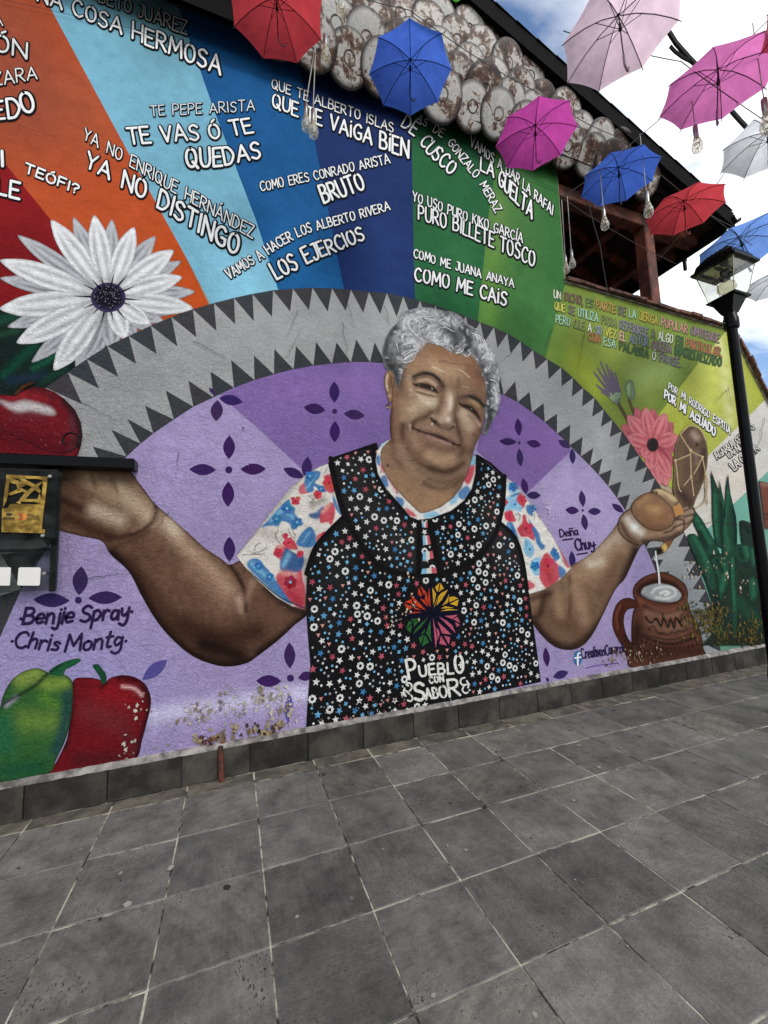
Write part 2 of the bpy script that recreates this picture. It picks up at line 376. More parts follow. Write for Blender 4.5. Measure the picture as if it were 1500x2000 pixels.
# ------------------------------------------------------------------ hand lettering: brush strokes per character ('~' marks a curved stroke)
_o = '~.3,1 .08,.85 0,.5 .08,.15 .3,0 .52,.15 .6,.5 .52,.85 .3,1'
GL = {
 'A': (.7, '0,0 .35,1', '.35,1 .7,0', '.14,.34 .58,.34'), 'B': (.58, '0,0 0,1', '~0,1 .36,.97 .48,.76 .34,.55 0,.52', '~0,.52 .42,.5 .57,.27 .42,.04 0,0'),
 'C': (.6, '~.57,.84 .4,1 .14,.88 0,.5 .14,.1 .4,0 .6,.15'), 'D': (.62, '0,0 0,1', '~0,1 .36,.94 .6,.5 .36,.06 0,0'),
 'E': (.52, '0,0 0,1', '0,1 .5,1', '0,.52 .42,.52', '0,0 .52,0'), 'F': (.5, '0,0 0,1', '0,1 .5,1', '0,.52 .42,.52'),
 'G': (.62, '~.57,.86 .4,1 .14,.88 0,.5 .14,.1 .4,0 .6,.12 .6,.42', '.36,.43 .62,.43'), 'H': (.6, '0,0 0,1', '.6,0 .6,1', '0,.5 .6,.5'),
 'I': (.08, '.04,0 .04,1'), 'J': (.42, '~.4,1 .4,.25 .28,.02 .08,.02 0,.2', '.15,1 .42,1'), 'K': (.55, '0,0 0,1', '.5,1 .02,.45', '.15,.55 .55,0'),
 'L': (.48, '0,0 0,1', '0,0 .48,0'), 'M': (.78, '0,0 .08,1', '.08,1 .39,.3', '.39,.3 .7,1', '.7,1 .78,0'), 'N': (.62, '0,0 0,1', '0,1 .62,0', '.62,0 .62,1'),
 'O': (.62, _o), 'P': (.54, '0,0 0,1', '~0,1 .4,.96 .54,.72 .38,.48 0,.45'), 'Q': (.66, _o, '.36,.28 .66,-.08'),
 'R': (.58, '0,0 0,1', '~0,1 .4,.96 .52,.74 .36,.5 0,.47', '.2,.47 .58,0'), 'S': (.54, '~.52,.86 .3,1 .06,.86 .1,.6 .42,.44 .5,.18 .28,0 0,.12'),
 'T': (.6, '0,1 .6,1', '.3,1 .3,0'), 'U': (.58, '~0,1 .01,.3 .14,.03 .29,0 .44,.03 .57,.3 .58,1'), 'V': (.62, '0,1 .31,0', '.31,0 .62,1'),
 'X': (.55, '0,0 .55,1', '0,1 .55,0'), 'Y': (.6, '0,1 .3,.48', '.6,1 .3,.48', '.3,.48 .28,0'), 'Z': (.56, '0,1 .56,1', '.56,1 0,0', '0,0 .56,0'),
 'i': (.08, '.04,0 .04,.72', '.04,.95 .05,.97'), '?': (.45, '~0,.8 .15,1 .4,.92 .42,.68 .2,.48 .2,.3', '.2,.03 .21,.05'), ',': (.08, '.06,.05 0,-.18'), '.': (.08, '.03,.02 .05,.04'),
 '*': (.1, '.03,.33 .06,.36'),
 'e': (.46, '~.03,.32 .42,.36 .36,.6 .14,.6 .02,.34 .12,.04 .42,.1'), 'n': (.44, '.02,.6 .02,0', '~.02,.4 .2,.62 .38,.5 .42,0'), 'j': (.2, '~.16,.6 .18,-.2 .06,-.38 -.12,-.3', '.16,.82 .17,.84'),
 'k': (.4, '.02,.95 .02,0', '.36,.6 .05,.25', '.12,.32 .4,0'), 'r': (.34, '.02,.6 .04,0', '~.04,.4 .18,.62 .34,.55'), 'p': (.44, '.02,.6 .0,-.4', '~.02,.5 .22,.65 .42,.4 .26,.06 .03,.1'),
 'a': (.44, '~.38,.55 .14,.6 .02,.3 .14,.03 .36,.2 .4,.58', '.4,.58 .44,0'), 'y': (.44, '~.02,.6 .08,.25 .24,.18 .4,.4', '~.42,.6 .4,-.15 .24,-.42 0,-.3'), 'h': (.42, '.02,1 .02,0', '~.02,.38 .2,.6 .36,.48 .4,0'),
 's': (.36, '~.34,.52 .16,.6 .06,.46 .3,.28 .28,.06 .02,.06'), 'o': (.44, '~.22,.6 .03,.45 .05,.12 .22,0 .4,.14 .4,.46 .22,.6'), 't': (.34, '~.14,.95 .12,.2 .2,.02 .34,.06', '0,.62 .34,.66'),
 'g': (.44, '~.38,.5 .16,.62 .03,.36 .16,.1 .38,.3', '~.4,.6 .42,-.2 .2,-.42 -.02,-.3'), 'v': (.4, '0,.6 .2,0', '.2,0 .4,.6'), 'c': (.38, '~.36,.5 .18,.62 .02,.34 .14,.03 .38,.1'), 'l': (.1, '.05,1 .05,0'),
 'u': (.44, '~.02,.6 .04,.15 .18,0 .36,.15 .4,.6', '.4,.6 .42,0'), 'f': (.34, '~.34,.95 .18,.98 .14,.7 .14,0', '0,.58 .3,.58'), '|': (.1, '.05,-.1 .05,1.05'),
}
ACC = {'Á': 'A', 'É': 'E', 'Í': 'I', 'Ó': 'O', 'Ú': 'U', 'Ñ': 'N', 'Ü': 'U', 'ñ': 'n'}
def strokes_of(ch):
    base = ACC.get(ch, ch); g = GL[base]; S = []
    for t in g[1:]:
        cv = t[0] == '~'; p = [tuple(map(float, q.split(','))) for q in t.lstrip('~').split()]
        S.append(crom(p, 4) if cv else p)
    w = g[0]
    if ch in 'ÁÉÍÓÚ': S.append([(w * .45, 1.16), (w * .45 + .16, 1.3)])
    if ch == 'Ñ': S.append([(w * .2, 1.2), (w * .8, 1.22)])
    if ch == 'ñ': S.append([(.06, .85), (.36, .88)])
    if ch == 'Ü': S += [[(w * .25, 1.2), (w * .27, 1.22)], [(w * .75, 1.2), (w * .77, 1.22)]]
    return w, S
def write(parent, text, path, h, col=(226, 226, 224), out=(16, 17, 20), wd=0.13, outline=0.1, layer=4, gap=0.2, space=0.42, jit=1.0, cols=None, name='lettering', slant=0.0, shadow=(0.4, 0.8), label=None, upf=None):
    """text set along a baseline (photo positions); h = cap height at the start and end of the line"""
    h0, h1 = h if hasattr(h, '__len__') else (h, h)
    P = np.array(path, float); sl = np.hypot(*(P[1:] - P[:-1]).T); cum = np.concatenate([[0], np.cumsum(sl)]); tot = cum[-1]
    adv = []; x = 0.0
    for i, ch in enumerate(text):
        if ch == ' ': x += space; continue
        w, S = strokes_of(ch); k = h0 + (h1 - h0) * i / max(1, len(text) - 1)
        adv.append((i, ch, x, w, S)); x += w + gap
    nat = x - gap
    fl = Flat(); nx = tot / nat                                   # stretch to the measured length
    def base_at(s):
        s = min(max(s, 0), tot - 1e-6); j = min(len(sl) - 1, int(np.searchsorted(cum, s, side='right') - 1))
        t = (s - cum[j]) / sl[j]; p = P[j] + (P[j + 1] - P[j]) * t
        return p
    def dir_at(s):
        a, b = base_at(s - 6), base_at(s + 6); d = b - a; return d / (np.hypot(*d) + 1e-9)
    R = random.Random(sum(map(ord, text)) + len(text)); words = text.split(' '); wi = 0; passes = []
    for n_, (i, ch, x, w, S) in enumerate(adv):
        hh = h0 + (h1 - h0) * (x / nat); s0 = x * nx; d = dir_at(s0 + w * nx / 2); up = np.array([d[1], -d[0]])
        if up[0] > 0:                                             # on falling lines the letters stay nearly upright
            up = np.array([up[0] * (0.12 if upf is None else upf), up[1]]); up /= np.hypot(*up)
        a = R.uniform(-.05, .05) * jit; d2 = d; u2 = up * math.cos(a) - d * math.sin(a)
        o = base_at(s0) + up * R.uniform(-.04, .04) * hh * jit; k = hh * R.uniform(.95, 1.06); kx = nx
        ci = text[:i].count(' '); c = cols[ci % len(cols)] if cols else col
        for st in S:
            pts = [tuple(o + d2 * (px * kx) + u2 * (py * k) + d2 * (py * slant * k)) for px, py in st]
            passes.append((pts, hh, c, n_))
    if out is not None:
        last = -1
        for pts, hh, c, n_ in passes:
            if n_ != last: fl.k = 8 * (n_ % 2); last = n_
            fl.ribbon([(p[0] + shadow[0], p[1] + shadow[1]) for p in pts], (wd + 2 * outline) * hh, out, layer)
    last = -1
    for pts, hh, c, n_ in passes:
        if n_ != last: fl.k = 8 * (n_ % 2); last = n_
        fl.ribbon(pts, wd * hh, c, layer + 1)
    return fl.build(name, parent, label)
# ------------------------------------------------------------------ the mural wall
M_PLASTER = mat('bare_plaster', (168, 150, 122), 0.9, var=0.3, scale=6, bump=0.5, bscale=50)
M_SLAB = mat('skirting_stone', (60, 57, 51), 0.85, var=0.4, scale=4, bump=0.5, bscale=40, rnd=0.3, c2=(34, 32, 28), spec=.2)
def slab_grime(m):
    nt = m.node_tree; L = nt.links; b = nt.nodes['Principled BSDF']; src = b.inputs['Base Color'].links[0].from_socket
    tcn = nd(nt, 'ShaderNodeTexCoord'); sx = nd(nt, 'ShaderNodeSeparateXYZ'); L.new(tcn.outputs['Object'], sx.inputs[0])
    mp = nd(nt, 'ShaderNodeMapping'); mp.inputs['Scale'].default_value = (26.0, 1.0, 3.5); L.new(tcn.outputs['Object'], mp.inputs[0])
    n = nd(nt, 'ShaderNodeTexNoise', in_Scale=1.0, in_Detail=8.0, in_Roughness=.68); L.new(mp.outputs[0], n.inputs['Vector'])
    for lo, hi, amt, c in ((.56, .70, .7, (.022, .020, .018, 1)), (.34, .24, .45, (.17, .155, .13, 1))):
        r = nd(nt, 'ShaderNodeMapRange'); r.inputs['From Min'].default_value = lo; r.inputs['From Max'].default_value = hi; r.inputs['To Max'].default_value = amt; L.new(n.outputs['Fac'], r.inputs['Value'])
        x = nd(nt, 'ShaderNodeMix', data_type='RGBA'); L.new(r.outputs[0], x.inputs['Factor']); L.new(src, x.inputs['A']); x.inputs['B'].default_value = c; src = x.outputs['Result']
    L.new(src, b.inputs['Base Color'])
slab_grime(M_SLAB)
M_MORTAR = mat('mortar', (168, 162, 148), 0.9, c2=(96, 92, 84), scale=9, bump=0.6, bscale=45)
M_BRICK = mat('coping_brick', (112, 70, 56), 0.9, c2=(58, 40, 36), scale=16, bump=0.7, bscale=45, rnd=0.25)
M_RUST = mat('rusty_steel', (92, 44, 26), 0.75, c2=(48, 26, 18), scale=12, bump=0.4)
WALL = tag(empty('mural_wall'), 'tall stucco wall painted with a mural of a smiling grey haired woman', 'wall')
WALL_OUT = [(-4.5, -0.1), (12.5, -0.1), (12.5, 2.2), (10.2, 2.55), (9.35, 2.95), (8.95, 3.3), (8.66, 3.62), (8.42, 3.98), (8.24, 4.27), (8.06, 4.52), (7.9, 4.655), (4.91, 4.735), (4.93, 6.45), (-4.5, 6.45)]
MB().prism(WALL_OUT, 0.002, 0.28).build('wall_body', M_PLASTER, WALL)

def band(name, poly, col, ops=(), layer=1, step=16, label=None): return patch(WALL, name, poly, step, col, ops, layer, smooth=False, label=label)
def wx(X, Zh): return px_of((X, 0.0, Zh))            # position of a wall point in the photo, for shapes that run out of the frame
LEFT = [wx(-4.4, z) for z in (0.0, 6.43)]
TOPL = 6.435
def roofpt(x): return wx(x, TOPL)
# colour fan above the arch, left to right; every strip runs on behind the arch
band('painted_red_strip', [wx(-4.4, TOPL), wx(-2.2, TOPL), (12, 322), (100, 430), (235, 700), (60, 790), wx(-1.0, 0.02), wx(-4.4, 0.02)], (126, 25, 29), [('s', [(0, 500), (60, 480)], 60, (100, 20, 24), .6)])
band('painted_orange_strip', [wx(-2.2, TOPL), wx(0.0, TOPL), (97, 13), (257, 310), (362, 500), (440, 660), (330, 690), (235, 700), (100, 430), (12, 322)], (172, 74, 38),
     [('s', [(0, 60), (60, 200)], 120, (136, 68, 50), .9), ('s', [(150, 180), (180, 260)], 60, (152, 76, 50), .7), ('s', [(330, 500), (390, 590)], 60, (192, 78, 26), .6)])
band('painted_light_blue_strip', [wx(0.0, TOPL), (340, -10), (417, 213), (500, 430), (570, 650), (440, 650), (362, 500), (257, 310), (97, 13)], (112, 164, 184),
     [('s', [(300, 0), (330, 80)], 60, (96, 140, 150), .8), ('s', [(440, 480), (490, 580)], 70, (140, 200, 222), .7)])
band('painted_mid_blue_strip', [(340, -10), roofpt(1.05), roofpt(1.86), (583, 127), (630, 353), (657, 493), (690, 650), (570, 650), (500, 430), (417, 213)], (26, 82, 132),
     [('s', [(420, 40), (560, 110)], 60, (22, 66, 118), .7), ('s', [(560, 480), (610, 560)], 60, (32, 98, 152), .7)])
band('painted_navy_strip', [roofpt(1.86), roofpt(2.95), (804, 263), (808, 500), (812, 650), (690, 650), (657, 493), (630, 353), (583, 127)], (30, 48, 94),
     [('s', [(620, 120), (780, 200)], 70, (22, 34, 76), .6), ('s', [(740, 480), (760, 580)], 60, (34, 58, 108), .6)])
band('painted_dark_green_strip', [roofpt(2.95), roofpt(4.05), (965, 347), (953, 427), (930, 660), (812, 650), (808, 500), (804, 263)], (38, 92, 56),
     [('s', [(830, 240), (960, 300)], 50, (26, 66, 40), .7), ('s', [(900, 470), (900, 560)], 40, (52, 112, 66), .5)])
band('painted_leaf_green_strip', [roofpt(4.05), wx(4.925, 6.435), (1104, 553), (1067, 693), (1055, 720), (930, 660), (953, 427), (965, 347)], (66, 110, 58),
     [('s', [(1075, 340), (1095, 540)], 40, (48, 100, 52), .8), ('s', [(1020, 560), (1060, 620)], 50, (62, 116, 60), .6), ('s', [(960, 500), (950, 620)], 26, (98, 138, 58), .7), ('s', [(970, 400), (975, 480)], 22, (108, 138, 72), .6)])
band('painted_olive_strip', [(1104, 553), wx(7.88, 4.64), (1405, 663), (1365, 708), (1333, 750), (1285, 812), (1240, 900), (1160, 800), (1055, 720), (1067, 693)], (114, 130, 58),
     [('s', [(1120, 600), (1380, 670)], 40, (118, 140, 62), .7), ('s', [(1190, 640), (1200, 690)], 26, (138, 154, 70), .7), ('s', [(1120, 700), (1170, 760)], 26, (140, 152, 54), .9),
      ('s', [(1250, 740), (1300, 720)], 30, (140, 160, 92), .8), ('s', [(1290, 790), (1330, 735)], 20, (98, 124, 54), .6), ('s', [(1085, 570), (1090, 700)], 20, (96, 130, 56), .7)])
band('painted_yellow_strip', [wx(7.88, 4.64), wx(8.06, 4.5), wx(8.24, 4.25), wx(8.42, 3.96), wx(8.6, 3.68), (1380, 893), (1320, 960), (1240, 900), (1285, 812), (1333, 750), (1365, 708), (1405, 663)], (166, 172, 76),
     [('s', [(1405, 665), (1420, 760), (1425, 830)], 8, (206, 206, 150), .8), ('s', [(1300, 830), (1340, 820)], 40, (160, 166, 62), .7), ('s', [(1390, 720), (1380, 790)], 24, (190, 194, 98), .6), ('s', [(1470, 760), (1485, 780)], 16, (160, 168, 66), .7)])
band('painted_white_strip', [wx(8.6, 3.68), wx(9.35, 2.93), wx(10.2, 2.53), wx(12.4, 2.18), wx(12.4, 1.9), (1500, 920), (1430, 987), (1377, 1037), (1330, 1100), (1300, 1050), (1320, 960), (1380, 893)], (204, 200, 190),
     [('s', [(1400, 960), (1440, 930)], 40, (212, 198, 182), .6), ('s', [(1480, 830), (1500, 880)], 30, (196, 194, 188), .6)])
band('painted_mint_strip', [(1500, 920), wx(12.4, 1.9), wx(12.4, 0.0), wx(7.2, 0.0), wx(6.3, 0.0), (1330, 1100), (1377, 1037), (1430, 987)], (112, 168, 150),
     [('s', [(1400, 1250), (1480, 1240)], 40, (70, 84, 62), .6)])

# the arch: two arcs measured on the wall, laid out round one centre
OUTER = [(90, 758), (133, 728), (170, 702), (210, 677), (252, 657), (295, 637), (335, 620), (377, 605), (418, 593), (457, 583), (493, 575), (533, 568), (572, 565), (610, 563), (648, 564), (685, 567), (720, 571), (755, 573), (787, 580), (820, 588), (850, 597), (880, 608), (909, 618), (937, 630), (964, 640), (990, 652), (1016, 667), (1040, 684), (1068, 702), (1095, 718), (1118, 738), (1138, 758), (1160, 777), (1178, 800), (1195, 820), (1213, 843), (1230, 865), (1247, 890), (1263, 912), (1278, 934), (1293, 957), (1308, 983), (1322, 1010), (1336, 1041), (1347, 1068), (1358, 1097), (1368, 1125), (1378, 1152), (1388, 1180), (1396, 1208), (1402, 1240), (1406, 1272)]
INNER = [(-60, 1400), (-25, 1310), (0, 1247), (43, 1150), (95, 1068), (130, 1020), (170, 972), (210, 930), (248, 892), (275, 867), (300, 847), (340, 820), (378, 795), (417, 777), (457, 758), (497, 743), (535, 732), (573, 722), (612, 715), (648, 711), (685, 708), (722, 708), (752, 711), (785, 715), (820, 721), (855, 729), (890, 739), (925, 750), (955, 761), (983, 772), (1010, 786), (1038, 806), (1063, 825), (1087, 847), (1111, 870), (1133, 892), (1151, 910), (1168, 928), (1187, 950), (1204, 973), (1220, 997), (1234, 1021), (1248, 1046), (1261, 1071), (1271, 1094), (1280, 1117), (1290, 1142), (1299, 1167), (1307, 1192), (1314, 1218), (1320, 1245), (1325, 1285)]
ow = wall_pts(OUTER); iw = wall_pts(INNER)
def fit_c(W):
    A = np.c_[2 * W[:, 0], 2 * W[:, 2], np.ones(len(W))]; b = W[:, 0] ** 2 + W[:, 2] ** 2; s = np.linalg.lstsq(A, b, rcond=None)[0]
    return s[0], s[1], math.sqrt(s[2] + s[0] ** 2 + s[1] ** 2)
CX, CZ, RO = fit_c(ow); CX2, CZ2, RI = fit_c(iw)
OUT_L = [px_of((CX - RO * math.cos(a), 0, CZ + RO * math.sin(a))) for a in np.radians([0, 8, 16])]
a0_ = math.atan2(ow[0][2] - CZ, ow[0][0] - CX); arc_ = [wx(CX + RO * math.cos(a), CZ + RO * math.sin(a)) for a in np.linspace(a0_, math.pi + .6, 24)[1:] if CZ + RO * math.sin(a) > .05]
arch_poly = [wx(CX - RO * .985, 0.02)] + arc_[::-1] + OUTER + INNER[::-1] + [wx(-1.6, 0.02)]
ARCH = patch(WALL, 'painted_arch', arch_poly, 22, (152, 152, 151), [('s', [(560, 640), (760, 650)], 40, (164, 164, 163), .6), ('s', [(200, 800), (300, 720)], 60, (138, 138, 138), .5), ('s', [(1320, 1150), (1370, 1250)], 50, (112, 124, 128), .7)], 8, smooth=False, label='pale grey painted arch between two rows of dark teeth')
lin_poly = INNER + [wx(6.0, 0.01), wx(-1.7, 0.01)]
LAV = patch(WALL, 'painted_lavender_field', lin_poly, 14, (152, 138, 176), [('s', [(60, 1250), (250, 1350)], 90, (146, 138, 182), .7), ('s', [(1100, 960), (1200, 1010)], 60, (172, 158, 194), .6), ('s', [(1130, 1240), (1200, 1290)], 60, (146, 134, 168), .5), ('s', [(380, 860), (520, 930)], 60, (166, 148, 190), .6), ('s', [(300, 1398), (420, 1378), (600, 1352)], 17, (204, 198, 222), .8), ('n', 14, .05, 1.0)], 8.6, smooth=False)  # pale stroke low on the left paints in the sheen of the bulging foot
def tooth(a, b, c, h, lay, inward):
    A, B = wall_pts([a, b]); m = (A + B) / 2; r = np.array([c[0] - m[0], 0, c[1] - m[2]]); r /= np.linalg.norm(r)
    ln = np.linalg.norm(B - A)
    tip = m + r * h * (1 if inward else -1)
    return [a, b, px_of(tip)]
R_ = random.Random(3)
OTE = arc_[::-1][-9:] + OUTER
for i in range(len(OTE) - 1):
    t = tooth(OTE[i], OTE[i + 1], (CX, CZ), 0.215 + R_.uniform(-.015, .015), 9, True)
    Flat().poly(t, (60 + R_.randint(-4, 4), 61, 64), 9).build('tooth', ARCH)
for i in range(1, len(INNER) - 2):
    if 22 <= i <= 27: continue
    t = tooth(INNER[i], INNER[i + 1], (CX2, CZ2), 0.205 + R_.uniform(-.015, .015), 9, False)
    Flat().poly(t, (58 + R_.randint(-4, 4), 59, 62), 9.2).build('tooth', ARCH)
patch(WALL, 'painted_purple_wedge', [(430, 772), (457, 758), (497, 743), (535, 732), (573, 722), (612, 715), (648, 711), (685, 708), (722, 708), (760, 712), (770, 800), (770, 900), (650, 960), (612, 937), (520, 852)], 14, (122, 98, 152),
      [('s', [(560, 760), (720, 760)], 40, (132, 104, 164), .6), ('s', [(700, 840), (740, 880)], 40, (112, 88, 142), .6)], 9.2, smooth=False)
patch(WALL, 'painted_purple_wedge', [(955, 762), (983, 772), (1010, 786), (1038, 806), (1063, 825), (1087, 847), (1113, 875), (1113, 882), (1030, 962), (985, 930), (930, 880)], 14, (122, 97, 150), [('s', [(990, 840), (1080, 870)], 40, (134, 100, 164), .5)], 9.2, smooth=False)

# purple four-petal motifs on the lavender field
def leaf(a, b, w, n=9):
    a = np.array(a, float); b = np.array(b, float); d = b - a; l = np.hypot(*d); d /= l; nn = np.array([-d[1], d[0]])
    up = [a + d * l * k / n + nn * w / 2 * math.sin(math.pi * k / n) ** .85 for k in range(n + 1)]
    dn = [a + d * l * k / n - nn * w / 2 * math.sin(math.pi * k / n) ** .85 for k in range(n - 1, 0, -1)]
    return [tuple(p) for p in up + dn]
DP = (54, 36, 84)
def motif(petals, dot=None, col=DP, lay=10.2):
    fl = Flat(); 
    for (a, b, w) in petals: fl.poly(leaf(a, b, w), tuple(c + random.randint(-5, 5) for c in col), lay)
    if dot: fl.disc(dot[:2], dot[2], col, lay)
    return fl.build('painted_petal_motif', WALL)
motif([((370, 917), (422, 918), 22), ((470, 917), (519, 916), 22), ((448, 851), (447, 897), 23), ((446, 941), (445, 990), 24)], (447, 918, 7))
motif([((593, 796), (635, 802), 21), ((671, 808), (712, 813), 19), ((652, 746), (653, 787), 20), ((654, 823), (653, 864), 20)], (653, 804, 5))
motif([((428, 778), (474, 786), 20), ((425, 782), (422, 823), 24), ((422, 772), (408, 758), 8)])
motif([((974, 862), (1008, 864), 14), ((1027, 864), (1056, 870), 15), ((1010, 817), (1013, 852), 14), ((1013, 876), (1016, 912), 13)], (1013, 865, 3))
motif([((1089, 860), (1113, 875), 13), ((1116, 876), (1118, 907), 12)], None)
motif([((1020, 934), (1027, 966), 14), ((1027, 967), (1055, 968), 15)], None)
motif([((1103, 996), (1130, 998), 15), ((1147, 999), (1173, 999), 14), ((1134, 958), (1138, 990), 13), ((1138, 1004), (1143, 1036), 13)], (1137, 997, 2.5))
motif([((1194, 984), (1217, 1001), 12)], None, lay=10.6)
motif([((553, 915), (594, 933), 18), ((601, 892), (597, 935), 20)], None)
motif([((448, 1048), (448, 1097), 23)], None)
motif([((160, 1106), (155, 1162), 30), ((66, 1171), (137, 1173), 27), ((173, 1168), (239, 1166), 25)], (154, 1172, 7))
motif([((565, 1254), (566, 1305), 22), ((500, 1329), (549, 1330), 23), ((582, 1324), (612, 1316), 18)], (567, 1324, 7))
motif([((566, 1354), (562, 1412), 16)], None, col=(92, 80, 158))
motif([((279, 1327), (327, 1288), 24)], None, col=(78, 72, 140))
motif([((1115, 1076), (1118, 1111), 13)], None)
motif([((1064, 1264), (1068, 1302), 13), ((1079, 1322), (1109, 1312), 16), ((1066, 1322), (1070, 1332), 6)], None)

# ------------------------------------------------------------------ lettering on the fan
T = lambda *a, **k: write(WALL, *a, **k)
T('BETO JUÁREZ', [(193, 4), (365, 69)], (22, 26), col=(190, 196, 196), wd=.12)
T('NA COSA HERMOSA', [(74, 2), (250, 73), (430, 147)], (28, 34), wd=.13, space=.5)
T('IÓN', [(-22, 94), (52, 116)], 32, col=(206, 206, 202)); T('RA', [(-28, 58), (6, 52)], 22, col=(200, 200, 196), wd=.1)
T('ZARA', [(-10, 168), (73, 156)], 25, wd=.11, col=(214, 212, 206)); T('EDO', [(-10, 234), (36, 229), (71, 217)], (36, 44))
T('I', [(3, 325), (8, 325)], 30, wd=.2); T('TEÓFI?', [(48, 337), (152, 380)], 18, upf=.6, wd=.2, outline=.12); T('BLE', [(-32, 372), (38, 389)], (30, 30), wd=.17)
T('YA NO ENRIQUE HERNÁNDEZ', [(163, 272), (260, 329), (493, 467)], (22, 24), wd=.1, space=.7, upf=.3)
T('YA NO DISTINGO', [(167, 327), (300, 400), (462, 499)], (30, 38), wd=.14, space=.62, upf=.35)
T('TE PEPE ARISTA', [(295, 227), (400, 222), (497, 217)], 20, wd=.1, space=.55, col=(206, 212, 214))
T('TE VAS Ó TE', [(253, 281), (400, 273), (495, 259)], (32, 28), wd=.14, space=.5, slant=-.12)
T('QUEDAS', [(366, 329), (430, 324), (510, 309)], (36, 30), wd=.14)
T('QUE TE ALBERTO ISLAS', [(531, 172), (768, 259)], 18, wd=.12, space=.55)
T('QUE TE VAiGA BiEN', [(532, 209), (660, 258), (797, 309)], (26, 32), wd=.13, space=.5)
T('COMO ERES CONRADO ARISTA', [(510, 374), (630, 349), (762, 319)], 18, wd=.12, space=.55)
T('BRUTO', [(633, 397), (713, 368)], (34, 32), wd=.13)
T('VAMOS A HACER LOS ALBERTO RIVERA', [(448, 546), (500, 514), (540, 487), (585, 461), (635, 446), (762, 410)], (20, 16), wd=.14, space=.55)
T('LOS EJERCIOS', [(541, 546), (620, 506), (713, 468)], (32, 27), wd=.14, space=.6)
T('AS DE GONZALO MERAZ', [(812, 236), (868, 273), (905, 322), (935, 358), (967, 417)], 15, wd=.15, space=.8, jit=.5, upf=.8)
T('DE CUSCO', [(783, 247), (812, 268), (835, 302), (880, 342)], (24, 26), wd=.14, space=.5, jit=.5, upf=.8)
T('VAMOS A DAR LA RAFAI', [(918, 285), (1000, 350), (1078, 421)], 19, wd=.11, space=.55)
T('LA GÜELTA', [(938, 333), (962, 346), (985, 373), (1038, 428)], (26, 30), wd=.12, space=.5, jit=.5)
T('YO USO PURO KIKO GARCÍA', [(806, 392), (1020, 474)], 18, wd=.12, space=.6)
T('PURO BILLETE TOSCO', [(817, 429), (900, 455), (1043, 521)], (27, 29), wd=.11, space=.5)
T('COMO ME JUANA ANAYA', [(808, 503), (900, 531), (1003, 562)], 16, wd=.14, space=.6)
T('COMO ME CAiS', [(810, 549), (880, 564), (988, 597)], (25, 26), wd=.14, space=.55)
WH, PK, GRN, ORA, PUR, CY, GLD, PKL, YEL, DGR, OLG = (226, 226, 216), (112, 72, 84), (96, 116, 92), (196, 142, 84), (112, 100, 112), (160, 206, 190), (190, 164, 70), (206, 140, 140), (206, 196, 92), (54, 82, 66), (128, 136, 92)
OL = (74, 86, 48)
WH, PK, GRN, ORA, PUR, CY, GLD, PKL, YEL, DGR, OLG = [tuple(int(v * .8 + w * .2) for v, w in zip(c_, (112, 128, 58))) for c_ in (WH, PK, GRN, ORA, PUR, CY, GLD, PKL, YEL, DGR, OLG)]
T('UN DICHO, ES PARTE DE LA JERGA POPULAR OMITENSE', [(1081, 581), (1240, 622), (1403, 669)], (15, 16), wd=.12, outline=.06, out=OL, cols=[WH, PK, GRN, ORA, PUR, CY, GLD, PKL, (140, 112, 128)], space=.6, shadow=(.6, .9))
T('QUE SE UTILIZA PARA REFERIRSE A ALGO EN PARTICULAR,', [(1083, 604), (1245, 652), (1408, 697)], (15, 17), wd=.12, outline=.06, out=OL, cols=[YEL, PUR, CY, OLG, (128, 122, 136), PUR, WH, DGR, (160, 104, 78)], space=.6, shadow=(.6, .9))
T('PERO QUE A SU VEZ EL AUTOR QUEDA INMORTALIZADO', [(1085, 630), (1245, 673), (1407, 716)], (15, 17), wd=.12, outline=.06, out=OL, cols=[CY, OLG, WH, (140, 146, 160), YEL, (206, 160, 150), (112, 124, 136), (134, 110, 122), DGR], space=.6, shadow=(.6, .9))
T('CON ESA PALABRA Ó FRASE.', [(1148, 664), (1240, 692), (1328, 717)], (15, 16), wd=.12, outline=.06, out=OL, cols=[(176, 112, 78), CY, DGR, WH, (124, 112, 128)], space=.6, shadow=(.6, .9))
T('POR MI RODRIGO ESPITIA', [(1305, 760), (1360, 799), (1425, 848)], (13, 14), wd=.13, outline=.07, space=.75)
T('POR MI AGUADO', [(1297, 777), (1340, 810), (1396, 852)], (16, 17), wd=.17, outline=.09, space=.7)
T('AGARRA CON C O', [(1400, 897), (1442, 867), (1474, 836)], (14, 13), wd=.13, outline=.11, space=.6, col=(216, 212, 202))
T('LA NIZAN', [(1424, 894), (1450, 877), (1466, 865)], (13, 14), wd=.13, outline=.11, space=.6, col=(216, 212, 202))
T('LA CURVA', [(1434, 919), (1460, 898), (1482, 878)], (16, 15), wd=.13, outline=.11, space=.5, col=(216, 212, 202))
INK = (44, 30, 66)
T('*Benjie Spray*', [(38, 1219), (150, 1216), (258, 1206)], (30, 30), col=INK, out=None, wd=.2, layer=11, slant=.25, gap=.12, space=.3)
T('*Chris Montg*', [(20, 1262), (130, 1272), (246, 1262)], (30, 30), col=INK, out=None, wd=.18, layer=11, slant=.32, gap=.12, space=.25)
T('Deiña', [(1093, 1049), (1128, 1045)], 15, col=INK, out=None, wd=.17, layer=11, gap=.1); T('Chuy*', [(1124, 1076), (1163, 1070)], (22, 18), col=INK, out=None, wd=.17, layer=11, gap=.1)
Flat().ribbon([(1098, 1055), (1118, 1052)], 3, INK, 11).ribbon([(1126, 1083), (1146, 1080)], 3, INK, 11).build('lettering', WALL)
lg = Flat(); lg.disc((1127, 1285), 8.5, (52, 104, 150), 11, 18, 15); lg.k = 0
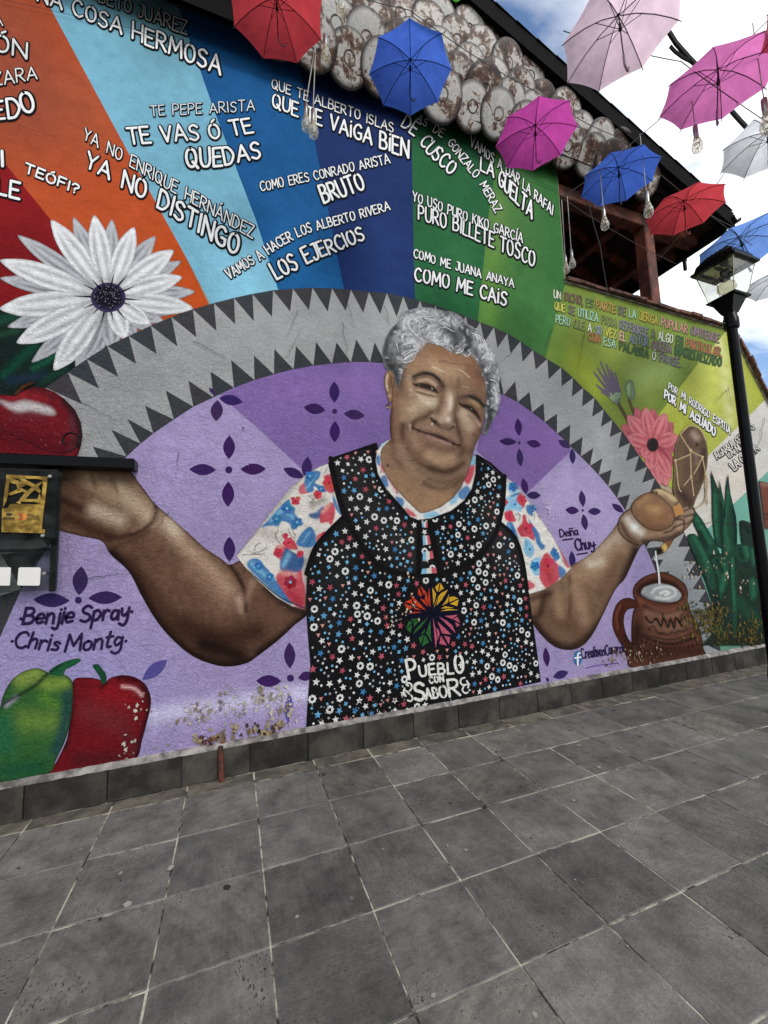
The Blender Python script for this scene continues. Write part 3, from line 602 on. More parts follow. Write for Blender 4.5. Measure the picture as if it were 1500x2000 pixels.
lg.ribbon(crom([(1133, 1275), (1128, 1276), (1127, 1282), (1127, 1298)], 4), 3.4, (226, 226, 222), 12); lg.ribbon([(1121, 1285), (1133, 1283)], 3.0, (226, 226, 222), 12)
lg.build('round_blue_logo', WALL)
T('CreativosCaracol', [(1136, 1287), (1175, 1280), (1217, 1274)], (20, 20), col=INK, out=None, wd=.13, layer=11, gap=.12)
Flat().ribbon(crom([(1143, 1305), (1165, 1299), (1207, 1295)], 4), 1.8, (90, 64, 140), 11).build('lettering', WALL)
# ------------------------------------------------------------------ the painted woman
BLK = (20, 19, 20)
F1 = Z(730, 590, 5.769); F2 = Z(730, 720, 5.769)
z3 = Z(500, 850, 3.0); z3l = Z(0, 850, 3.0); z3r = Z(1000, 850, 3.0); zh = Z(1180, 930, 7.5)
SKIN, SKL, SKH, SKD, SKDD = (146, 112, 84), (178, 146, 112), (206, 184, 152), (98, 68, 48), (46, 29, 21)

apron_out = [(640, 905), (650, 893), (690, 880), (735, 865), (760, 960), (830, 1012), (905, 985), (925, 888), (950, 905), (985, 935), (986, 985), (978, 1020), (1003, 1045), (1018, 1090), (1032, 1160), (1040, 1220), (1047, 1270), (1055, 1331), (960, 1352), (812, 1387), (700, 1408), (597, 1424), (601, 1360), (606, 1300), (600, 1230), (597, 1180), (600, 1110), (614, 1070), (640, 1040), (668, 1014), (655, 970), (645, 930)]
WOMAN = patch(WALL, 'painted_woman', apron_out, 9, (22, 22, 23), [('s', [(690, 920), (720, 1000), (800, 1080)], 40, (44, 43, 43), .8), ('s', [(660, 1080), (640, 1200)], 40, (38, 38, 38), .7), ('s', [(960, 1000), (990, 1100)], 30, (46, 45, 45), .7)], 14, smooth=False, label='painted woman in a black flowered apron with arms spread')
# neck, face and chest
skin = F2((190, 470), (176, 560), (178, 690), (188, 800), (120, 862), (76, 930), (72, 1010), (92, 1110), (150, 1230), (240, 1350), (340, 1460), (440, 1560), (520, 1632)) + [(835, 1000), (860, 990), (884, 972), (899, 952), (911, 925), (921, 893)] + \
       F2((1110, 950), (1140, 860), (1200, 740), (1228, 620), (1246, 500), (1256, 380), (1262, 250), (1252, 150), (1238, 60), (1190, -50), (1130, -135), (1010, -165), (860, -200), (720, -270), (600, -290), (500, -190), (400, -90), (330, -10), (300, 80), (262, 200), (228, 110), (206, 250), (200, 370))
ops = [
 ('s', F2((250, 300), (260, 700), (420, 1000)), 26, (120, 86, 62), .75), ('s', F2((1180, 300), (1180, 700)), 18, (122, 88, 64), .7), ('s', F2((500, 1150), (900, 1250)), 26, (118, 86, 62), .7), ('s', F2((900, 960), (1050, 960)), 16, (112, 80, 58), .7),
 ('s', F2((700, -150), (950, -100)), 26, (152, 106, 70), .8), ('s', F2((420, 20), (620, -60)), 16, (168, 130, 92), .7), ('s', F2((700, 0), (900, 40)), 18, (182, 146, 106), .75), ('s', F2((1100, 40), (1180, 160)), 14, (140, 92, 62), .8), ('s', F2((1180, 40), (1235, 120)), 8, (104, 76, 60), .7),
 ('s', F2((380, 120), (420, 230)), 9, (170, 136, 104), .8), ('s', F2((330, 20), (290, 200)), 8, (100, 76, 60), .8),
 ('s', F2((420, 480), (520, 400), (640, 400)), 17, (186, 156, 122), .85), ('s', F2((300, 400), (330, 560)), 11, (160, 124, 94), .8), ('s', F2((540, 350), (640, 385), (690, 390)), 7, (202, 180, 148), .8), ('s', F2((600, 390)), 4, (216, 200, 174), .6),
 ('s', F2((240, 400), (225, 600), (240, 800)), 10, (134, 96, 70), .7), ('s', F2((190, 450), (182, 650), (200, 830)), 5, (70, 46, 34), .75),
 ('s', F2((1000, 520), (1080, 660)), 13, (192, 162, 130), .9), ('s', F2((1130, 640), (1150, 760)), 9, (164, 126, 96), .6), ('s', F2((1190, 700), (1150, 850), (1110, 940)), 8, (102, 72, 54), .8),
 ('s', F2((1100, 380), (1160, 420)), 7, (178, 142, 92), .8), ('s', F2((930, 250), (960, 330)), 8, (126, 92, 70), .7),
 # nose
 ('s', F2((770, 320), (730, 440), (700, 500)), 8, (116, 82, 60), .75), ('s', F2((740, 230), (760, 300)), 8, (128, 92, 68), .7), ('s', F2((935, 340), (905, 470), (905, 580)), 6, (98, 68, 50), .8),
 ('s', F2((850, 300), (840, 420), (800, 540)), 8.5, (194, 164, 130), .95), ('s', F2((860, 330), (850, 460)), 3.5, (220, 200, 172), .9), ('s', F2((760, 580), (840, 600)), 9, (184, 154, 126), .9), ('s', F2((830, 575)), 4, (226, 210, 188), .9),
 ('s', F2((650, 530)), 5.5, (190, 162, 132), .95), ('s', F2((905, 640)), 3.2, (196, 170, 142), .9),
 ('s', F2((680, 610), (750, 672), (840, 694)), 5.0, (60, 40, 31), .95), ('s', F2((640, 565), (660, 590), (690, 610)), 3.2, (40, 26, 22), .95), ('s', F2((870, 668), (890, 658)), 2.8, (34, 22, 20), .95), ('s', F2((770, 640), (860, 640)), 4, (120, 88, 70), .6),
 ('h', F2((650, 624), (652, 634)), 1.6, (232, 228, 216), .95),
 # folds from nose to mouth
 ('s', F2((640, 500), (560, 555), (460, 596), (418, 655)), 6.5, (88, 60, 45), .85), ('s', F2((405, 640), (410, 690)), 2.6, (206, 176, 142), .8), ('s', F2((430, 640), (425, 690)), 3.5, (80, 54, 40), .8),
 ('s', F2((915, 590), (945, 700), (972, 800), (960, 880)), 6, (84, 57, 44), .82), ('s', F2((1005, 900), (985, 950), (920, 1010)), 6, (92, 62, 46), .75), ('s', F2((1120, 740), (1150, 800), (1120, 900)), 5, (112, 80, 60), .6),
 ('s', F2((560, 660), (700, 690), (820, 730)), 8, (156, 120, 94), .8), ('s', F2((860, 780), (930, 830)), 6, (150, 114, 90), .6),
 # mouth
 ('s', F2((500, 708), (600, 740), (710, 772), (810, 812), (890, 846)), 5.6, (92, 62, 52), .9), ('h', F2((428, 668), (500, 704), (600, 740), (700, 772), (800, 812), (890, 852), (966, 868)), 1.8, (40, 26, 23), .95), ('s', F2((640, 745), (740, 775), (820, 815)), 3.4, (58, 36, 34), .85),
 ('s', F2((600, 765), (720, 810), (850, 855)), 3.0, (176, 130, 116), .85), ('s', F2((520, 735), (640, 790)), 3.2, (150, 108, 90), .7),
 ('s', F2((600, 850), (720, 905), (850, 930)), 8, (112, 80, 60), .8), ('s', F2((850, 940), (890, 915)), 3.2, (70, 46, 36), .8),
 ('s', F2((620, 990), (760, 1030), (860, 1010)), 13, (180, 142, 104), .8), ('s', F2((440, 780), (480, 880)), 10, (160, 122, 94), .7),
 # jaw folds and neck
 ('s', F2((320, 640), (322, 780), (370, 920), (470, 1040), (600, 1120), (760, 1165), (900, 1140), (1000, 1070)), 5.5, (82, 56, 42), .85), ('s', F2((370, 820), (450, 960), (580, 1060)), 6, (120, 86, 64), .6), ('s', F2((640, 1120), (800, 1180), (960, 1120)), 8, (74, 50, 38), .7),
 ('s', F2((300, 900), (380, 1080), (520, 1230)), 14, (152, 118, 90), .8), ('s', F2((480, 1140), (620, 1210), (860, 1230), (1010, 1130)), 7, (134, 102, 78), .7), ('s', F2((560, 1290), (720, 1360), (870, 1340), (990, 1230)), 5, (92, 66, 48), .8), ('s', F2((620, 1250), (780, 1290), (940, 1230)), 4, (108, 78, 58), .7),
 ('s', F2((260, 1250), (420, 1420), (560, 1540)), 18, (152, 116, 76), .8), ('s', F2((700, 1480), (860, 1440)), 16, (156, 118, 78), .8), ('s', F2((130, 950), (160, 1100)), 9, (140, 104, 72), .7), ('s', F2((980, 1250), (900, 1430)), 6, (108, 78, 54), .6), ('s', F2((200, 830), (230, 1000), (300, 1100)), 7, (108, 78, 58), .6),
 # eyes
 ('s', F2((450, 130), (560, 105), (660, 140), (730, 210)), 4.5, (118, 84, 64), .8), ('s', F2((500, 145), (600, 130), (690, 190)), 3.6, (184, 152, 122), .85),
 ('p', F2((452, 184), (500, 166), (570, 168), (640, 192), (700, 238), (724, 290), (662, 264), (590, 238), (524, 222), (478, 206)), 1.8, (40, 31, 28), .95), ('p', F2((530, 200), (600, 204), (650, 232), (570, 228)), 2, (52, 38, 32), .5), ('h', F2((644, 224), (652, 236)), .8, (196, 190, 182), .8), ('s', F2((496, 186), (510, 194)), 1.3, (120, 104, 92), .6),
 ('s', F2((490, 245), (580, 270), (690, 305)), 2.2, (188, 158, 126), .9), ('s', F2((480, 268), (580, 298), (700, 322)), 2.2, (92, 64, 48), .8), ('s', F2((480, 300), (580, 345), (690, 350)), 4.0, (196, 168, 134), .75), ('h', F2((430, 165), (470, 190)), 1.1, (40, 32, 30), .8), ('h', F2((440, 190), (480, 206)), 1.1, (40, 32, 30), .8),
 ('s', F2((440, 260), (400, 240)), 2, (188, 160, 130), .6), ('s', F2((450, 290), (400, 300)), 2, (188, 160, 130), .5),
 ('s', F2((1000, 385), (1080, 400), (1150, 460), (1200, 540)), 4.0, (122, 88, 64), .8),
 ('p', F2((950, 395), (1010, 402), (1080, 416), (1140, 470), (1180, 530), (1204, 604), (1152, 552), (1084, 496), (1010, 450), (966, 424)), 1.8, (40, 31, 28), .95), ('h', F2((1088, 454), (1096, 460)), .7, (160, 154, 146), .7), ('s', F2((1050, 470), (1150, 570)), 2.0, (150, 116, 90), .8), ('s', F2((990, 470), (1080, 560), (1180, 640)), 3.0, (196, 166, 134), .8), ('h', F2((960, 380), (970, 410)), 1.0, (30, 24, 22), .8), ('s', F2((1060, 530), (1160, 640)), 1.8, (100, 70, 52), .7),
 # brows
 ('s', F2((446, 96), (520, 66), (600, 60), (680, 92), (740, 150), (775, 205)), 4.2, (50, 46, 45), .95), ('s', F2((560, 55), (660, 75), (730, 130)), 3.0, (34, 32, 33), .8), ('s', F2((760, 180), (760, 250)), 5, (92, 68, 54), .6),
 ('s', F2((1000, 322), (1090, 316), (1170, 356), (1230, 430)), 4.0, (52, 46, 44), .95), ('s', F2((1080, 320), (1200, 390)), 2.6, (34, 31, 31), .8), ('s', F2((970, 340), (1010, 330)), 4, (104, 76, 60), .7),
 # forehead light strokes
 ('h', F2((650, -16), (720, 10), (790, 50)), 1.2, (212, 190, 152), .7), ('h', F2((950, 12), (1010, 50), (1070, 104)), 1.2, (212, 190, 152), .6), ('h', F2((990, 196), (1070, 224)), 1.0, (206, 180, 146), .5), ('h', F2((680, 6), (760, 40)), .9, (206, 184, 146), .5),
 ('s', F2((945, 120), (940, 220)), 4, (112, 82, 62), .6), ('e', 1.6, (60, 40, 30), .5), ('n', 4.0, .025, 1.0), ('k', 1.06, (150, 116, 88)), ('d', .17),
]
patch(WOMAN, 'face', skin, 1.9, SKIN, ops, 15, smooth=False, label='smiling painted face and neck of the woman')
patch(WOMAN, 'ear', F1((112, 880), (130, 800), (165, 770), (215, 800), (232, 880), (210, 960), (205, 1080), (196, 1130), (160, 1120), (140, 1030), (118, 960)), 2.2, (138, 106, 80), [('s', F1((150, 830), (135, 920), (150, 1000)), 2, (206, 182, 150), .9), ('s', F1((190, 850), (185, 960)), 3, (92, 66, 50), .8), ('s', F1((170, 1060)), 4, (184, 156, 128), .8), ('e', 1.2, (56, 40, 32), .8)], 16)
er = Flat(); R_ = random.Random(5)
for k in range(9): er.disc((758.5 + R_.uniform(-4, 4), 793 + R_.uniform(-6, 6)), R_.uniform(1.2, 2.2), [(52, 40, 32), (150, 112, 64), (92, 70, 48), (200, 176, 120)][k % 4], 16.3 + k * .02, 8)
er.build('earring', WOMAN)
hair = F1((262, 965), (236, 900), (215, 820), (165, 775), (115, 735), (92, 610), (115, 450), (180, 320), (270, 225), (300, 135), (400, 98), (520, 70), (650, 74), (770, 105), (880, 118), (970, 170), (1035, 245), (1125, 300), (1230, 410), (1320, 550), (1375, 680), (1412, 800), (1404, 950), (1418, 1080), (1392, 1210), (1352, 1310), (1305, 1400), (1262, 1490), (1215, 1478), (1246, 1340), (1240, 1210), (1266, 1100), (1250, 950), (1226, 840), (1176, 720), (1112, 622), (1005, 602), (870, 568), (720, 492), (610, 468), (530, 540), (430, 640), (345, 730), (312, 820), (292, 905))
DK, GY, LG = (62, 62, 64), (142, 142, 143), (190, 190, 190)
hops = [('s', F1((120, 560), (150, 420), (240, 270)), 9, (48, 48, 50), .85), ('s', F1((140, 650), (250, 850), (262, 950)), 12, (46, 45, 46), .9), ('s', F1((220, 740), (320, 740)), 9, (66, 64, 64), .8), ('s', F1((230, 600), (280, 560)), 9, (92, 92, 94), .7),
 ('s', F1((860, 330), (920, 440), (900, 500)), 9, (58, 58, 62), .9), ('s', F1((1000, 330), (1060, 440), (1040, 540)), 11, (58, 58, 60), .95), ('s', F1((760, 310), (900, 350)), 6, (72, 72, 76), .8), ('s', F1((940, 290), (1010, 300)), 8, (76, 76, 80), .8),
 ('s', F1((1300, 900), (1280, 1080), (1300, 1300), (1270, 1440)), 9, (56, 56, 56), .9), ('s', F1((1200, 720), (1270, 830)), 8, (72, 72, 74), .8), ('s', F1((1130, 560), (1160, 640)), 7, (84, 84, 88), .7),
 ('s', F1((420, 180), (600, 150), (720, 180)), 9, LG, .6), ('s', F1((350, 280), (430, 420), (520, 500)), 10, (178, 178, 178), .7), ('s', F1((640, 290), (700, 420), (800, 440)), 9, (186, 186, 188), .7), ('s', F1((1180, 420), (1280, 560), (1320, 640)), 9, (178, 178, 178), .7), ('s', F1((1380, 850), (1360, 1000), (1390, 1150)), 6, (186, 186, 186), .75), ('s', F1((860, 180), (940, 260)), 7, (170, 170, 172), .6),
 ('s', F1((580, 460), (520, 520)), 5, (176, 156, 142), .6)]
R_ = random.Random(21)
for k in range(150):                                   # soft tufts all over the head
    p = R_.choice(hair); q = R_.choice(hair); t = R_.random(); x, y = p[0] + (q[0] - p[0]) * t, p[1] + (q[1] - p[1]) * t; a = R_.uniform(0, 6.28); r = R_.uniform(3, 8)
    c = R_.choice([(206, 206, 206), (92, 92, 94), (180, 180, 182), (70, 70, 72)])
    hops.append(('s', [(x + r * math.cos(a + u), y + r * math.sin(a + u)) for u in (0, .7, 1.4)], R_.uniform(1.3, 2.2), c, .7))
hops += [('n', 5.5, .38, 1.0), ('n', 2.6, .22, 1.0), ('e', 2.2, (120, 120, 122), .4)]
HAIR = patch(WOMAN, 'hair', hair, 1.6, GY, hops, 17, label='short curly grey hair with white highlights')
cur = Flat()
CURLS = [[(445, 215), (500, 180), (600, 170), (680, 180), (660, 210), (610, 200)], [(470, 130), (560, 110), (660, 160)], [(340, 200), (330, 260), (370, 330)], [(400, 210), (380, 260), (420, 340)], [(470, 240), (480, 220), (515, 240), (500, 300), (520, 380)], [(520, 290), (560, 265), (600, 262)], [(540, 250), (590, 230)], [(310, 400), (330, 370), (310, 440), (350, 480)], [(330, 490), (400, 470), (470, 480), (515, 520)], [(420, 440), (480, 470), (515, 505)], [(310, 600), (370, 560), (500, 530)], [(330, 610), (420, 560), (505, 545)], [(340, 640), (430, 590), (500, 560)], [(330, 690), (420, 670), (470, 600)], [(330, 660), (400, 620), (480, 580)],
 [(590, 400), (620, 365), (680, 370), (740, 390)], [(660, 430), (720, 450), (790, 430), (780, 370)], [(680, 450), (740, 480), (820, 450), (830, 400)], [(690, 475), (760, 495), (820, 480)], [(700, 330), (740, 300), (800, 300)], [(730, 220), (800, 195), (850, 240)], [(770, 230), (790, 280), (830, 310)], [(740, 250), (800, 250), (860, 290)], [(870, 210), (890, 260), (935, 290)], [(910, 200), (930, 240)], [(820, 300), (870, 330), (910, 340)], [(920, 580), (970, 570), (1005, 530)], [(940, 560), (980, 520)], [(1005, 600), (1040, 620), (1080, 580), (1050, 550), (1090, 545)], [(1100, 360), (1180, 390), (1230, 470), (1210, 530)], [(1130, 380), (1190, 430), (1200, 500)], [(1150, 400), (1170, 460)], [(1250, 510), (1280, 570), (1240, 600), (1310, 610)], [(1210, 650), (1240, 610), (1300, 640), (1350, 610), (1320, 600), (1310, 640)], [(1220, 630), (1290, 650), (1330, 660)], [(1290, 540), (1320, 580), (1290, 620)], [(1250, 780), (1290, 750), (1310, 700)], [(1240, 770), (1280, 730)], [(1300, 880), (1360, 900), (1400, 960)], [(1310, 1000), (1360, 1060), (1370, 1150)], [(1340, 960), (1390, 1050)], [(430, 330), (470, 380), (500, 410)], [(360, 420), (380, 470)], [(560, 190), (640, 200), (690, 190)], [(250, 480), (270, 560)], [(600, 300), (650, 270), (720, 280)]]
for c in CURLS: cur.ribbon(crom(F1(*c), 5), 1.5, (226, 226, 224), 18, .6)
for k in range(60):
    c = R_.choice(CURLS); p = F1(*[(c[0][0] + R_.uniform(-60, 60), c[0][1] + R_.uniform(-50, 50))])[0]
    if not inside(np.array([p]), hair)[0]: continue
    a = R_.uniform(0, 6.28); r = R_.uniform(4, 9)
    cur.ribbon([(p[0] + r * math.cos(a + u), p[1] + r * .8 * math.sin(a + u)) for u in (0, .35, .7, 1.05)], 1.0, (200, 200, 200), 17.5, .4)
cur.build('hair_highlight', HAIR.parent)

# arms
armL = [(-30, 960), (40, 930), (110, 915), (180, 906), (247, 917), (277, 950), (302, 983), (333, 1010), (367, 1040), (400, 1070), (432, 1091), (449, 1103), (480, 1095), (540, 1130), (600, 1160), (602, 1196), (573, 1222), (543, 1250), (500, 1283), (480, 1295), (447, 1301), (417, 1297), (377, 1281), (340, 1251), (307, 1213), (277, 1163), (253, 1117), (217, 1083), (200, 1057), (160, 1047), (120, 1037), (60, 1020), (-30, 1010)]
patch(WOMAN, 'arm', armL, 3.2, (112, 79, 57), [('n', 9.0, .10, .6),
 ('s', z3l((700, 330), (830, 430), (880, 480)), 22, (176, 148, 116), .85), ('s', z3l((520, 260), (640, 330)), 20, (160, 128, 96), .8), ('s', z3l((560, 440), (700, 500)), 16, (190, 164, 132), .7), ('s', z3l((400, 480), (560, 560), (640, 590)), 14, (74, 46, 32), .85), ('s', z3l((380, 250), (500, 340)), 7, (104, 74, 54), .7), ('s', z3l((540, 230), (560, 300)), 5, (112, 82, 60), .7), ('s', z3l((650, 240), (690, 340)), 5, (118, 86, 64), .6), ('s', z3l((370, 380), (470, 430)), 9, (64, 40, 30), .8),
 ('s', z3l((915, 400), (905, 490), (820, 565), (700, 600), (630, 600)), 6, (72, 44, 32), .85), ('s', z3l((880, 560), (800, 610), (700, 640)), 5, (96, 62, 46), .7), ('s', z3l((900, 440), (870, 510), (780, 560)), 4, (150, 116, 92), .5),
 ('s', z3l((980, 520), (1080, 640), (1200, 760), (1330, 900)), 19, (166, 132, 102), .9), ('s', z3l((1000, 520), (1030, 560)), 14, (186, 162, 132), .8), ('s', z3l((1120, 780), (1250, 900), (1330, 990)), 18, (140, 104, 78), .7), ('s', z3l((760, 760), (900, 950), (1060, 1120), (1250, 1220)), 20, (72, 46, 32), .8), ('s', z3l((1400, 960), (1420, 1020)), 10, (176, 140, 112), .7),
 ('s', z3l((700, 720), (850, 920), (980, 1100)), 18, (92, 60, 42), .8), ('s', z3l((660, 690), (790, 850), (900, 1050), (1020, 1190), (1160, 1300), (1330, 1345), (1500, 1320)), 13, SKDD, .95), ('s', z3l((1100, 1120), (1300, 1190), (1500, 1150)), 26, (74, 46, 32), .9), ('s', z3l((1200, 1230), (1400, 1290)), 20, (44, 28, 20), .9),
 ('s', z3l((1345, 755), (1400, 840), (1440, 930), (1440, 1030)), 5, (62, 40, 28), .9), ('s', z3l((1450, 960), (1480, 860)), 8, (150, 114, 88), .8), ('s', z3l((1500, 980), (1620, 1050)), 18, (112, 78, 56), .8), ('s', z3((60, 900), (180, 1000), (280, 1040)), 8, (52, 34, 26), .8), ('s', z3((20, 1270), (160, 1170), (290, 1060)), 10, (40, 26, 20), .9), ('s', z3l((780, 250), (900, 380)), 3, (120, 80, 64), .6),
 ('e', 3.0, (48, 30, 22), .6), ('k', 1.3, (148, 116, 90)), ('d', .2)], 12, label='bare painted arm reaching left behind the display panel')
armR = [(1030, 1150), (1060, 1148), (1090, 1128), (1112, 1106), (1150, 1083), (1183, 1050), (1203, 1024), (1209, 1010), (1219, 999), (1235, 992), (1260, 1000), (1275, 1040), (1251, 1066), (1237, 1092), (1219, 1130), (1200, 1152), (1173, 1207), (1153, 1243), (1133, 1263), (1110, 1269), (1083, 1263), (1060, 1244), (1038, 1215), (1025, 1180)]
patch(WOMAN, 'arm', armR, 3.0, (128, 96, 70), [('n', 8.0, .10, .6),
 ('s', z3r((440, 740), (560, 640), (620, 600)), 16, (168, 142, 114), .9), ('s', z3r((360, 830), (500, 780), (640, 680)), 16, (156, 122, 90), .8), ('s', z3r((460, 760), (520, 740)), 8, (190, 172, 146), .7), ('s', z3r((720, 680), (640, 860), (540, 1050), (450, 1180)), 11, SKDD, .9), ('s', z3r((620, 720), (540, 900), (460, 1060)), 14, (112, 80, 56), .7),
 ('s', z3r((130, 1100), (200, 1190), (320, 1250), (430, 1200)), 12, (56, 36, 26), .95), ('s', z3r((240, 1060), (360, 1130)), 22, (104, 72, 50), .85), ('s', z3r((330, 830), (340, 940), (330, 1060)), 5, (92, 64, 46), .8), ('s', z3r((260, 950), (280, 1050)), 11, (150, 116, 84), .8), ('s', z3r((190, 930), (160, 1040), (110, 1080)), 8, (70, 48, 36), .85), ('s', z3r((360, 900), (400, 980), (420, 1080)), 12, (160, 124, 92), .6), ('s', z3r((100, 960), (220, 930)), 6, (70, 48, 36), .7), ('e', 2.0, (56, 36, 26), .5), ('k', 1.28, (150, 118, 92)), ('d', .2)], 12, label='bare painted arm raised on the right under the jug hand')
# hand with clay ball
hand = zh((185, 700), (215, 610), (290, 525), (370, 480), (480, 420), (640, 330), (760, 240), (640, 240), (720, 190), (830, 188), (940, 240), (1040, 310), (1085, 400), (1130, 460), (1190, 440), (1240, 462), (1290, 490), (1306, 540), (1285, 600), (1275, 660), (1225, 735), (1155, 800), (1130, 840), (1050, 890), (960, 940), (850, 955), (700, 945), (560, 995), (450, 1010), (340, 950), (250, 880), (200, 800))
HAND = patch(WOMAN, 'hand', hand, 1.6, (134, 104, 78), [('s', zh((330, 640), (420, 760), (520, 830)), 9, (190, 172, 150), .9), ('s', zh((430, 740)), 7, (214, 204, 190), .8), ('s', zh((230, 690), (330, 880), (460, 980)), 5, (82, 56, 40), .7), ('s', zh((560, 960), (760, 910), (950, 900), (1120, 800)), 6, (66, 44, 34), .85), ('s', zh((620, 880), (800, 860), (980, 800)), 7, (150, 116, 88), .7),
 ('s', zh((760, 210), (900, 260), (1010, 350)), 6, (186, 156, 112), .85), ('s', zh((1080, 760), (1120, 750)), 6, (164, 130, 102), .9), ('s', zh((1060, 670), (1110, 680)), 5, (158, 126, 100), .9), ('s', zh((1190, 640), (1240, 600)), 6, (150, 120, 96), .9), ('s', zh((1190, 560), (1270, 510)), 6, (146, 118, 96), .9), ('s', zh((1180, 470), (1220, 460)), 4, (150, 124, 102), .9),
 ('s', zh((1000, 760), (960, 800), (860, 830)), 2.4, (74, 50, 38), .8), ('s', zh((1000, 750), (1080, 720), (1150, 700), (1140, 780)), 2.0, (66, 44, 34), .85), ('s', zh((1010, 640), (1130, 640), (1160, 700)), 2.0, (66, 44, 34), .8), ('s', zh((1150, 600), (1280, 560)), 2.0, (60, 42, 34), .85), ('s', zh((1140, 520), (1240, 470)), 2.0, (60, 42, 34), .8), ('s', zh((1200, 700), (1270, 640)), 2.0, (60, 42, 34), .7), ('s', zh((1040, 420), (1080, 560), (1010, 640)), 5, (76, 56, 46), .7), ('e', 1.6, (48, 32, 26), .8), ('k', 1.3, (130, 100, 76)), ('d', .15)], 20, label='painted right hand with curled fingers')
patch(HAND.parent, 'clay_ball', zh((368, 480), (400, 390), (470, 315), (560, 262), (650, 240), (760, 270), (880, 360), (970, 460), (1010, 570), (1002, 680), (940, 752), (820, 802), (690, 800), (570, 750), (470, 660), (400, 570)), 2.2, (134, 98, 70), [('d', .1), ('s', zh((500, 400), (600, 330)), 8, (172, 132, 92), .7), ('s', zh((640, 480), (760, 500)), 11, (176, 140, 96), .7), ('s', zh((560, 590), (760, 640), (900, 560)), 7, (138, 94, 62), .7), ('s', zh((560, 720), (720, 760), (900, 740)), 8, (112, 78, 56), .85), ('e', 2.4, (56, 36, 26), .85)], 21)
Flat().poly(zh((985, 445), (1040, 430), (1080, 388), (1110, 450), (1150, 530), (1120, 570), (1070, 575), (1020, 600)), (176, 126, 76), 21.4).build('orange_fragment', WOMAN)
patch(WOMAN, 'bottle_neck', zh((870, 945), (980, 930), (1010, 900), (960, 1000), (920, 1060), (860, 1120), (780, 1150), (730, 1120), (718, 1085), (790, 1040), (850, 985)), 1.8, (120, 80, 52), [('p', zh((850, 980), (910, 1060), (860, 1120), (800, 1050)), 2, (200, 168, 96), .9), ('p', zh((718, 1085), (800, 1030), (850, 1110), (780, 1152), (730, 1120)), 3, (26, 24, 22), 1.0), ('e', 1.2, (40, 30, 24), .7)], 19.5)

